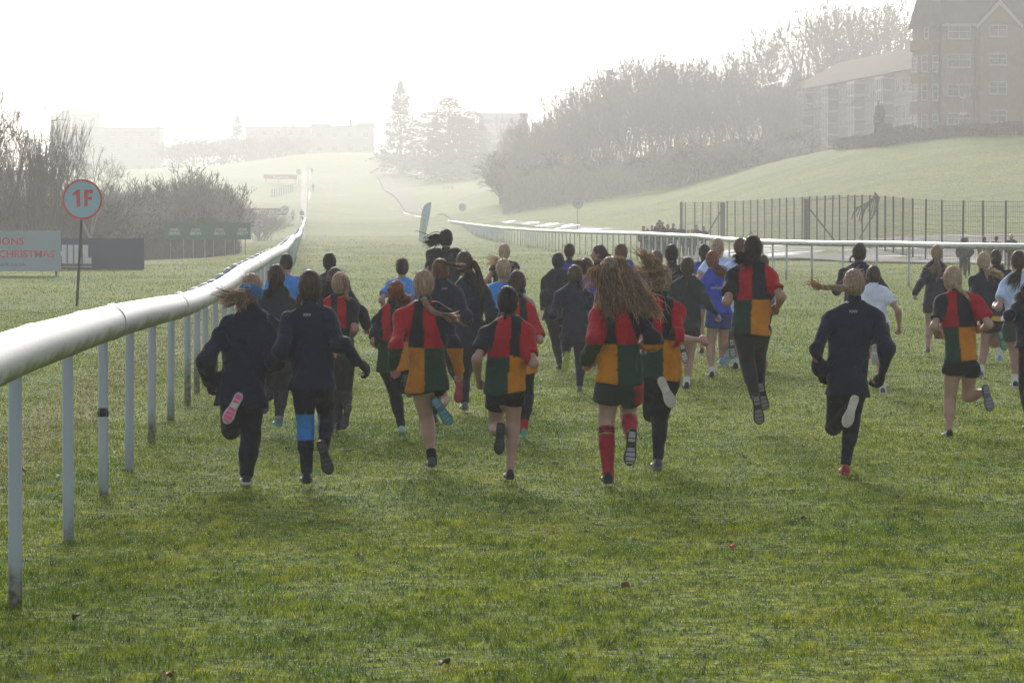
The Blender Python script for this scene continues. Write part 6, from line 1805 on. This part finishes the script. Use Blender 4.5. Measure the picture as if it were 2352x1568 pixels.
def brick_block():
    Y0 = 294.0; s = Y0 / F
    X = lambda px: (px - 1176) * s
    Z = lambda py: CAM_H + (500 - py) * s * 1.002
    zb = 8.2; x0, x1 = X(2160), X(2460); ze = Z(57)
    root = empty('brick_flats', (x0, Y0, zb)); tag(root, 'four-storey buff brick flats with steep gabled roof, cut off by the right edge', 'building')
    L = lambda px: X(px) - x0
    H_ = lambda py: Z(py) - zb
    W = x1 - x0; E = ze - zb
    mb = MB(); mb.box(0, W, 0, 12, 0, E - .01); mb.build('wall', M_brick, root)
    # gable on the front
    ga, gb, gt = L(2239), L(2344), H_(3)
    mb = MB(); gm = (ga+gb)/2
    mb.add([(ga+.3, -.35, 0), (gb-.3, -.35, 0), (gb-.3, -.35, E), (gm, -.35, gt-.35), (ga+.3, -.35, E), (ga+.3, 5, 0), (gb-.3, 5, 0), (gb-.3, 5, E), (gm, 5, gt-.35), (ga+.3, 5, E)],
           [(0,1,2,3,4), (9,8,7,6,5), (0,4,9,5), (1,6,7,2)]); mb.build('gable_wall', M_brick, root)
    mb = MB()
    for sx, ex in ((ga, gm), (gb, gm)):
        a = Vector((sx, -.5, E-.15)); b_ = Vector((ex, -.5, gt))
        mb.add([a, b_, b_ + Vector((0,0,-.45)), a + Vector((0,0,-.35)), a + Vector((0,.14,0)), b_ + Vector((0,.14,0)), b_ + Vector((0,.14,-.45)), a + Vector((0,.14,-.35))], [(0,1,2,3),(7,6,5,4),(0,4,5,1),(3,2,6,7)])
    mb.box(0, ga, -.3, -.15, E-.25, E+.02); mb.build('bargeboard', M_fascia, root)
    rt = E + 6.8
    mb = MB(); mb.add([(-.4,-.45,E+.03),(W,-.45,E+.03),(W,6,rt),(1.2,6,rt),(-.4,12.4,E+.03),(W,12.4,E+.03)], [(0,1,2,3),(3,2,5,4),(0,3,4)]); 
    mb.add([(ga-.15,-.42,E-.05),(gm,-.42,gt+.12),(gm,5.2,gt+.12),(ga-.15,1.2,E+.8)],[(0,1,2,3)]); mb.add([(gb+.15,-.42,E-.05),(gm,-.42,gt+.12),(gm,5.2,gt+.12),(gb+.15,1.2,E+.8)],[(3,2,1,0)])
    mb.build('roof', M_roof, root)
    mb = MB(); mb.box(L(2212), L(2222), 1.6, 2.4, E+2.6, E+3.4); mb.build('skylight', M_glass, root)
    for (ya, yb_) in ((61,87),(126,152),(190,218),(255,283)): window(root, L(2268), H_(yb_), L(2308)-L(2268), H_(ya)-H_(yb_), -.38)
    for (ya, yb_) in ((63,92),(127,157),(195,222),(262,288)): window(root, L(2174), H_(yb_), L(2226)-L(2174), H_(ya)-H_(yb_), -.05)
    # drainpipe and string courses
    mb = MB(); mb.tube([(L(2236), -.12, 0), (L(2236), -.12, E-.3)], .06, n=6); mb.build('drainpipe', plain('dark_pipe', (.04,.04,.04)), root)
    # left bay tower
    bx0, bx1 = L(2098), L(2159)
    mb = MB(); zt = H_(95)
    mb.prism([(bx0+.3, 3.5), (bx0, 1.6), (bx0+.5, .2), (bx0+1.5, -.25), (bx1-1.1, -.25), (bx1-.03, .6), (bx1-.03, 3.5)], 0, H_(64), 0); mb.build('bay_wall', M_brick, root)
    mb = MB()
    for ya, yb_ in ((95,118),(170,187),(235,253)):
        mb = MB(); mb.prism([(bx0+.1, 3.6), (bx0-.22, 1.5), (bx0+.35, -.02), (bx0+1.4, -.5), (L(2134), -.5), (L(2134), .2), (L(2134), 3.6)], H_(yb_), H_(ya), 0); mb.build('brick_band', M_brickd, root)
    for (ya, yb_) in ((130,167),(195,232),(264,300)):
        for (xa, xb) in ((2113, 2127), (2138, 2152)): window(root, L(xa), H_(yb_), L(xb)-L(xa), H_(ya)-H_(yb_), -.30, panes=1)
        M_ = Matrix.Translation((bx0-.05, 1.6, 0)) @ Matrix.Rotation(math.radians(-68), 4, 'Z')
        window(root, .15, H_(yb_), 1.1, H_(ya)-H_(yb_), -.05, M=M_, panes=1)
    window(root, L(2119), H_(92), L(2129)-L(2119), H_(66)-H_(92), -.30, panes=1)
    mb = MB(); ze2 = H_(66)
    mb.add([(bx0-.2,3.8,ze2),(bx0-.4,1.4,ze2-.1),(bx0+1.2,-.6,ze2),(bx1+.35,-.6,ze2+.3),(bx1+.35,3.8,ze2+.3),((bx0+bx1)/2+.4,2.4,ze2+6.8)], [(1,2,5),(2,3,5),(3,4,5),(0,1,5),(4,0,5)]); mb.build('bay_roof', M_roof, root)
    return root
brick_block()

def long_flats():
    A = Vector((35.8, 409, 0)); B = Vector((44.2, 343, 0)); zb = 9.0
    L = (B - A).length; ang = math.atan2(B.y - A.y, B.x - A.x)
    root = empty('long_flats', (A.x, A.y, zb), ang); tag(root, 'long pale three-storey flats with tiled roof and white glazed bays in haze', 'building')
    E = 9.0
    # local x along the facade towards the viewer, local y = +X side is inside
    mb = MB(); mb.box(0, L, 0, 11, -1.5, E); mb.build('wall', M_render, root)
    mb = MB(); mb.box(-.05, L+.03, -.06, -.003, -1.5, 1.0); mb.box(-.05, L+.03, -.07, -.003, 6.15, 6.35); mb.build('brick_band', M_brickd, root)
    mb = MB(); mb.add([(-.3,-.6,E),(L+.3,-.6,E),(L+.3,5.5,E+3.6),(6,5.5,E+3.6),(-.3,11.6,E),(L+.3,11.6,E)], [(0,1,2,3),(3,2,5,4),(0,3,4)]); 
    for xx in (): mb.add([(xx-3,-.9,E+.02),(xx+3,-.9,E+.02),(xx,-.9,E+2.0),(xx,3.0,E+2.0),(xx-3,-.1,E+.35),(xx+3,-.1,E+.35)], [(0,1,2),(0,2,3,4),(1,5,3,2)])
    mb.build('roof', M_roof, root)
    x = 6.0; i = 0
    while x < L - 3:
        if i % 4 == 2:
            mb = MB(); mb.box(x, x+3.4, -1.2, -.01, -.2, E-.3); fr = mb.build('glazed_bay', M_glass, root)
            mb = MB()
            for zz in np.arange(-.2, E-.2, 1.42): mb.box(x-.08, x+3.48, -1.3, -1.205, zz, zz+.30)
            for k in range(5): mb.box(x-.08+.86*k, x+.06+.86*k, -1.32, -1.305, -.2, E-.25)
            for k in (x-.1, x+3.41):
                for zz in np.arange(-.2, E-.3, 1.42): mb.box(k, k+.08, -1.19, -.05, zz, zz+.25)
            mb.build('bay_frame', M_frame, fr); x += 4.6
        else:
            for zz in (.9, 3.7, 6.6): window(root, x, zz, 1.5, 1.6, -.05)
            x += 3.0
        i += 1
    # glazed stair tower at the far end with a curved roof
    Ta = at(1823, 175, 170); 
    mb = MB(); mb.box(-6, -.2, -1.6, 5.0, .6, E+.6); st = mb.build('stair_tower', M_render, root)
    mb = MB()
    Mx = Matrix.Identity(4)
    mb.box(-5.8, -.4, -1.72, -1.61, 1.0, E+.4); mb.build('tower_glass', M_glass, st)
    mb = MB()
    for zz in np.arange(1.0, E+.5, 1.38): mb.box(-5.9, -.3, -1.82, -1.73, zz, zz+.22)
    for k in range(6): mb.box(-5.9+1.12*k, -5.74+1.12*k, -1.84, -1.825, 1.0, E+.5)
    mb.build('tower_frame', M_frame, st)
    mb = MB(); prof = [(-2.2 + 8.2*t, 1.3*math.sin(t*2.4+.35)) for t in np.linspace(0, 1, 12)]
    vs = []; 
    for xx in (-6.4, .4):
        vs += [(xx, y_, E+.6+z_) for y_, z_ in prof] + [(xx, y_, E+.4+z_) for y_, z_ in prof]
    n = len(prof); fs = []
    for i in range(n-1): fs += [(i, 2*n+i, 2*n+i+1, i+1), (n+i+1, 3*n+i+1, 3*n+i, n+i)]
    mb.add(vs, fs); mb.build('curved_roof', plain('metal_roof', (.5,.5,.5), .4), st)
    return root
long_flats()

def far_block(name, label, pxa, pxb, ytop, Y, roof='flat', storeys=3, depth=12, extra=None, mat=None, eaves=None):
    a = at(pxa, ytop, Y); b_ = at(pxb, ytop, Y); zb = min(gz(a.x, a.y), gz(b_.x, b_.y)) - .5
    root = empty(name, (a.x, a.y, zb)); tag(root, label, 'building', 'faint buildings on the skyline')
    W = b_.x - a.x; E = a.z - zb if eaves is None else at(pxa, eaves, Y).z - zb
    mb = MB(); mb.box(0, W, 0, depth, 0, E); mb.build('wall', mat or M_grey, root)
    top = a.z - zb
    if roof == 'flat':
        mb = MB(); mb.box(-.3, W+.3, -.3, depth+.3, E+.003, E+.5); mb.build('roof', M_roof, root)
    else:
        i_ = min(W*.3, 4.5)
        mb = MB(); mb.add([(-.8,-.8,E),(W+.8,-.8,E),(W+.8,depth+.8,E),(-.8,depth+.8,E),(i_,depth/2,top),(W-i_,depth/2,top)], [(0,1,5,4),(1,2,5),(2,3,4,5),(3,0,4)]); mb.build('roof', M_roof, root)
    nz_ = max(1, int(E / 3)); nx_ = max(2, min(14, int(W / 3.5)))
    for i in range(nx_):
        for k in range(nz_):
            if nx_ * nz_ > 45 and (i + k) % 2: continue
            window(root, (i + .3) * W / nx_, k * E / nz_ + 1.0, W / nx_ * .4, 1.4, -.03, panes=1)
    if extra: extra(root, W, E)
    return root
far_block('tower_block', 'faint tower with shallow hipped roof above the left shrubs', 115, 227, 250, 400, 'hip', eaves=265)
far_block('long_block', 'long faint flat-roofed block below the hipped tower', 153, 366, 296, 372)
far_block('low_block', 'faint low block behind the hedge line left of the course', 564, 713, 294, 372)
def spire(root, W, E):
    mb = MB(); mb.prism([(-.5,-.5),(.5,-.5),(.5,.5),(-.5,.5)], E+.5, E+1.5, mat=Matrix.Translation((W*.62, 6, 0))); mb.tube([(W*.62,6,E+1.5),(W*.62,6,E+3.0)], [.6,.05], n=6); mb.build('roof_turret', M_roof, root)
    mb = MB(); mb.box(-.25, W*.29, -.2, 10, E+.52, E+1.0); mb.box(W*.72, W+.2, -.2, 10, E+.52, E+1.2); mb.build('parapet', M_grey, root)
far_block('hilltop_building', 'pale building across the top of the course with a small turret', 716, 857, 292, 362, extra=spire)
far_block('flat_block', 'faint flat-roofed block between the evergreens and the wood', 1100, 1212, 264, 335)

# hedge, cypress, shrubs, lamp in front of the flats
def hedge():
    P = [at(px, y, Y) for px, y, Y in [(1926,325,122),(2000,320,117),(2080,318,115),(2200,314,113),(2352,307,110),(2470,300,109)]]
    P = [(p.x, p.y, gz(p.x, p.y)) for p in P]
    o0 = P[0]; path = [(p[0]-o0[0], p[1]-o0[1], p[2]-o0[2]) for p in P]
    root = empty('hedge', o0); tag(root, 'long dark clipped hedge along the hill crest in front of the flats', 'hedge')
    leafy('foliage', 4, .7, .9, .55, 26000, M_leafd, .09, root, path=path)
hedge()
def garden(name, label, px, ytop, Y, sx, n, cat='shrub', size=.1):
    q = at(px, ytop, Y); zb = gz(q.x, q.y); root = empty(name, (q.x, q.y, zb)); tag(root, label, cat)
    h = q.z - zb
    segs_mesh('trunk', [[0,0,-.2,0,0,h*.6,.08,.03]], M_bark, root, 6)
    leafy('crown', int(px), sx, sx, h/2, n, M_leafd, size, root)
garden('cypress', 'narrow dark cypress standing beside the hedge in front of the pale flats', 2020, 234, 116, .52, 4200, 'tree')
garden('round_shrub', 'round dark shrub at the right foot of the cypress', 2036, 280, 115.5, .75, 2200)
garden('low_shrub', 'wide low dark shrub right of the cypress', 2080, 286, 116, 1.5, 2600)
plant('oak2', pr_oak2, 2192, 150, 116, 'thin bare tree in front of the brick flats', wf=.8) if False else None
q_ = at(2192, 165, 117)
t_ = copy_tree(pr_birch); s_ = (q_.z - gz(q_.x, q_.y)) / 8.5; t_.location = (q_.x, q_.y, gz(q_.x, q_.y)); t_.scale = (s_*1.2, s_*1.2, s_); tag(t_, 'dark bare tree in front of the brick flats, left of the lamp post', 'tree')
if 'group' in t_: del t_['group']
def lamp_post():
    q = at(2212, 222, 114); zb = gz(q.x, q.y); root = empty('street_lamp', (q.x, q.y, zb)); h = q.z - zb
    tag(root, 'pale street lamp post in front of the brick flats', 'street lamp')
    mb = MB(); mb.tube([(0,0,-.2),(0,0,h-.3)], [.06,.045], n=8); mb.build('pole', M_galv, root)
    mb = MB(); mb.tube([(0,0,h-.3),(0,0,h-.1),(0,0,h)], [.18,.30,.12], n=10); mb.build('lamp_head', M_frame, root)
    mb = MB(); mb.box(-.3,.3,-.06,-.047, h*.52, h*.6); mb.build('small_sign', M_frame, root)
lamp_post()

# ------------------------------------------------------------------ cars on the far hill
def make_car(col):
    root = empty('parked_car')
    prof = [(-2.1,.35),(-2.15,.75),(-1.9,.95),(-1.1,1.02),(-.55,1.45),(.9,1.48),(1.6,1.05),(2.05,.92),(2.12,.4)]
    mb = MB(); n = len(prof)
    vs = [(x, y, z) for y in (-.85, .85) for x, z in prof]
    fs = [tuple(range(n)), tuple(range(2*n-1, n-1, -1))] + [(i, n+i, n+(i+1)%n, (i+1)%n) for i in range(n)]
    mb.add(vs, fs); mb.build('body', col, root)
    mb = MB(); mb.add([(-1.0,-.86,1.0),(-.5,-.86,1.38),(.85,-.86,1.40),(1.4,-.86,1.04)],[(0,1,2,3)]); mb.add([(-1.0,.86,1.0),(-.5,.86,1.38),(.85,.86,1.40),(1.4,.86,1.04)],[(3,2,1,0)])
    mb.add([(-1.1,-.75,1.035),(-1.1,.75,1.035),(-.58,.7,1.45),(-.58,-.7,1.45)],[(0,1,2,3)]); mb.build('windows', M_glass, root)
    for x in (-1.3, 1.3):
        for y in (-.8, .8):
            mb = MB(); mb.tube([(x,y-.1,.32),(x,y+.1,.32)], .32, n=12); mb.build('wheel', M_black, root)
    return root
cpaint = [plain('car_silver', (.42,.43,.45), .25, .03), plain('car_dark', (.03,.035,.05), .25, .03), plain('car_white', (.7,.7,.7), .3, .03)]
carspots = [(958,372,282,'pale car parked below the tallest spruce, leftmost of the right-hand group'),(972,376,278,'silver car second from the left below the tallest spruce'),(984,380,274,'dark car third from the left below the tallest spruce'),(994,385,270,'white car rightmost of the group below the spruce'),
   (392,367,322,'silver car on the far left meadow edge, leftmost of its group'),(404,366,322,'white car in the middle of the far left group'),(418,366,322,'dark car at the right of the far left group'),(500,366,326,'single pale car parked alone on the far left meadow edge')]
protos = {}
for i, (px, py, Y, lab) in enumerate(carspots):
    k_ = i % 3; q = at(px, py, Y); z_ = gz(q.x, q.y)
    if k_ not in protos: protos[k_] = make_car(cpaint[k_]); o = protos[k_]
    else: o = copy_tree(protos[k_])
    o.location = (q.x, q.y, z_); o.rotation_euler = (0, 0, rnd.uniform(.2, 1.2)); tag(o, lab, 'car', 'cars parked on the far hill')

# picnic table and timber fence on the far ground
q = ground_at(1029, 437, 380, 700)
root = empty('picnic_table', q); tag(root, 'small wooden picnic table beyond the far bend, below the evergreens', 'table')
M_wood = plain('weathered_wood', (.16, .13, .10), .85, .2)
mb = MB(); mb.box(-1,1,-.4,.4,.72,.78); mb.build('tabletop', M_wood, root)
for y_ in (-.75, .6):
    mb = MB(); mb.box(-1,1,y_,y_+.25,.42,.47); mb.build('seat', M_wood, root)
for x_ in (-.8, .75):
    mb = MB(); mb.box(x_,x_+.08,-.7,.75,.32,.40); mb.box(x_,x_+.08,-.3,-.2,0,.72); mb.box(x_,x_+.08,.2,.3,0,.72); mb.build('leg', M_wood, root)
a = ground_at(625, 455, 420, 800); b_ = ground_at(672, 440, 420, 900)
root = empty('timber_fence', a); tag(root, 'sloping timber post-and-rail fence above the dark maroon board', 'fence')
mb = MB(); n = 9
for i in range(n + 1):
    p = a.lerp(b_, i / n) - a; zz = gz(p.x + a.x, p.y + a.y) - a.z
    m2 = MB(); m2.box(p.x-.08, p.x+.08, p.y-.08, p.y+.08, zz-.2, zz+1.6); m2.build('fence_post', M_wood, root)
for hh in (.6, 1.1, 1.55):
    m2 = MB(); m2.tube([(p.x, p.y-.1, gz(p.x+a.x, p.y+a.y)-a.z+hh) for p in [a.lerp(b_, i/n)-a for i in range(n+1)]], .06, n=4); m2.build('rail', M_wood, root)

# ------------------------------------------------------------------ onlookers
LOW = dict(far=True, vox=.024)
oc = [NAVY, INK, BLACK, (.02,.025,.05)]
G5 = 'onlookers standing in a group behind the right-hand rail'
for i, (x, y, lab, hc, cap) in enumerate([(682,245,'onlooker with dark cap at the left end of the standing group',H_DARK,None),(745,282,'shorter onlooker second from the left of the group',H_DARK,None),(815,238,'onlooker in a blue woolly hat among the standing group',H_BROWN,(.05,.08,.35)),(900,195,'onlooker with cropped hair left of the tallest pair',H_DARK,None),(930,152,'tallest onlooker at the back of the group',H_DARK,None),(972,182,'fair-headed tall onlooker at the centre of the group',H_BROWN,None),(1062,218,'onlooker just right of the fair-headed tall one',H_BROWN,None),(1147,205,'dark-haired onlooker near the middle right of the group',H_DARK,None),(1270,215,'onlooker in a dark flat cap, hands at sides',H_BLACK,BLACK),(1385,300,'small ginger child at the right part of the group',H_RED,None),(1442,292,'small reddish-haired child beside the ginger child',H_AUB,None),(1510,228,'onlooker standing behind the two small children',H_DARK,None),(1625,250,'hooded onlooker at the right end of the group',H_BLACK,None)]):
    person(lab, 'g', (x, y), Y=139 + (i * 37 % 5) * .8, pose='S', yaw=math.pi + rnd.uniform(-.5, .5), top=dict(kind='jacket', col=oc[i % 4], loose=.035), bottom=dict(col=BLACK, loose=.012), hair=dict(col=hc, cap=cap), group=G5, **LOW)
G6 = 'children standing beyond the right-hand rail by the wet track'
for i, (x, y, Y, lab, hc, cl) in enumerate([(985,240,91,'child in long dark coat with back turned, beyond the rail, leftmost of four',H_BROWN,INK),(1035,235,94,'child mostly hidden behind the long dark coat beyond the rail',H_AUB,INK),(1315,222,100,'child in maroon top beyond the rail, second of the four',H_DARK,(.10,.03,.035)),(1507,212,99,'child in dark top beyond the rail, third of the four',H_BROWN,(.07,.03,.03)),(1745,188,100,'child in dark coat beyond the rail at the far right, hands in pockets',H_BLONDE,INK)]):
    person(lab, 'h', (x, y), Y=Y, pose='S', top=dict(kind='coat', col=cl, loose=.045), bottom=dict(col=BLACK), hair=dict(col=hc), skin=SKIN, group=G6, **LOW)
G7 = 'marshals standing far up the course'
for (x, y, Y, lab, cl) in [(693,484,172*DS,'tiny marshal in dark clothes where the cross rail meets the left rail',INK),(672.5,484.5,166*DS,'tiny marshal in a yellow-green vest behind the thin cross rail',(.35,.5,.06)),(719,441,256*DS,'tiny dark figure on the course part way up the far hill',INK),(716,403,300*DS,'tiny dark figure beside the bright hillside rail, highest of the marshals',INK)]:
    q = ray(x, y); 
    person(lab, 'p', (x * 1/1.0 * (1) * 1.0, y) if False else (x*1.0, y*1.0), Y=Y, pose='S', top=dict(kind='jacket', col=cl, loose=.05), bottom=dict(col=BLACK, loose=.02), hair=dict(col=H_DARK), group=G7, far=True, vox=.045)

# ------------------------------------------------------------------ fallen leaves and litter
def fallen_leaf(px, py, size, col, label, litter=False):
    p = on_flat(px, py, .02); size *= .75; rs = np.random.RandomState(int(px))
    n = 14; vs = [(0, 0, .012)]
    for i in range(n):
        a = 2*math.pi*i/n; r_ = size * (.55 + .45 * abs(math.cos(a * 2.5 + .3))) * rs.uniform(.85, 1.1)
        vs.append((math.cos(a)*r_, math.sin(a)*r_*.8, .010 + .35*size*math.sin(a*2+px) + .2*size))
    fs = [(0, 1+i, 1+(i+1) % n) for i in range(n)]
    o = mesh_obj('litter_scrap' if litter else 'fallen_leaf', np.array(vs), fs, plain('leaf_%d' % int(px), col, .7, .25, 40), None, True)
    o.location = p; md = o.modifiers.new('t', 'SOLIDIFY'); md.thickness = .003
    o.rotation_euler = (R(rs.uniform(15, 40)), R(rs.uniform(-20, 20)), rs.uniform(0, 6))
    tag(o, label, 'litter' if litter else 'leaf', None if litter else 'fallen leaves lying on the grass')
fallen_leaf(1678, 1257, .036, (.42,.07,.015), 'bright orange-red fallen leaf on the grass, right of centre foreground')
fallen_leaf(1437, 1350, .040, (.13,.06,.03), 'crumpled brown leaf in the centre foreground, left of the orange leaf')
fallen_leaf(178, 1420, .042, (.09,.045,.025), 'dark brown leaf on the grass near the nearest rail post')
fallen_leaf(1847, 1192, .028, (.14,.06,.03), 'small brown leaf below the girl with black gloves')
fallen_leaf(1022, 1527, .040, (.13,.06,.035), 'brown leaf at the very bottom of the picture, left of centre')
fallen_leaf(385, 1556, .034, (.24,.08,.03), 'reddish leaf at the bottom edge in the left foreground')
fallen_leaf(835, 1277, .028, (.30,.24,.14), 'small pale tan leaf left of centre foreground')
fallen_leaf(2117, 1003, .030, (.22,.09,.03), 'brown leaf left of the girl in spectacles')
fallen_leaf(1012, 1137, .026, (.16,.08,.04), 'small brown leaf just below the bright blue sole girl')
fallen_leaf(57, 1082, .04, (.15,.05,.03), 'reddish-brown leaf between the two nearest rail posts')
fallen_leaf(135, 1097, .034, (.75,.75,.75), 'crumpled white paper scrap between the nearest rail posts', True)
fallen_leaf(1868, 745, .05, (.6,.62,.65), 'small white scrap on the grass left of the flying plait', True)
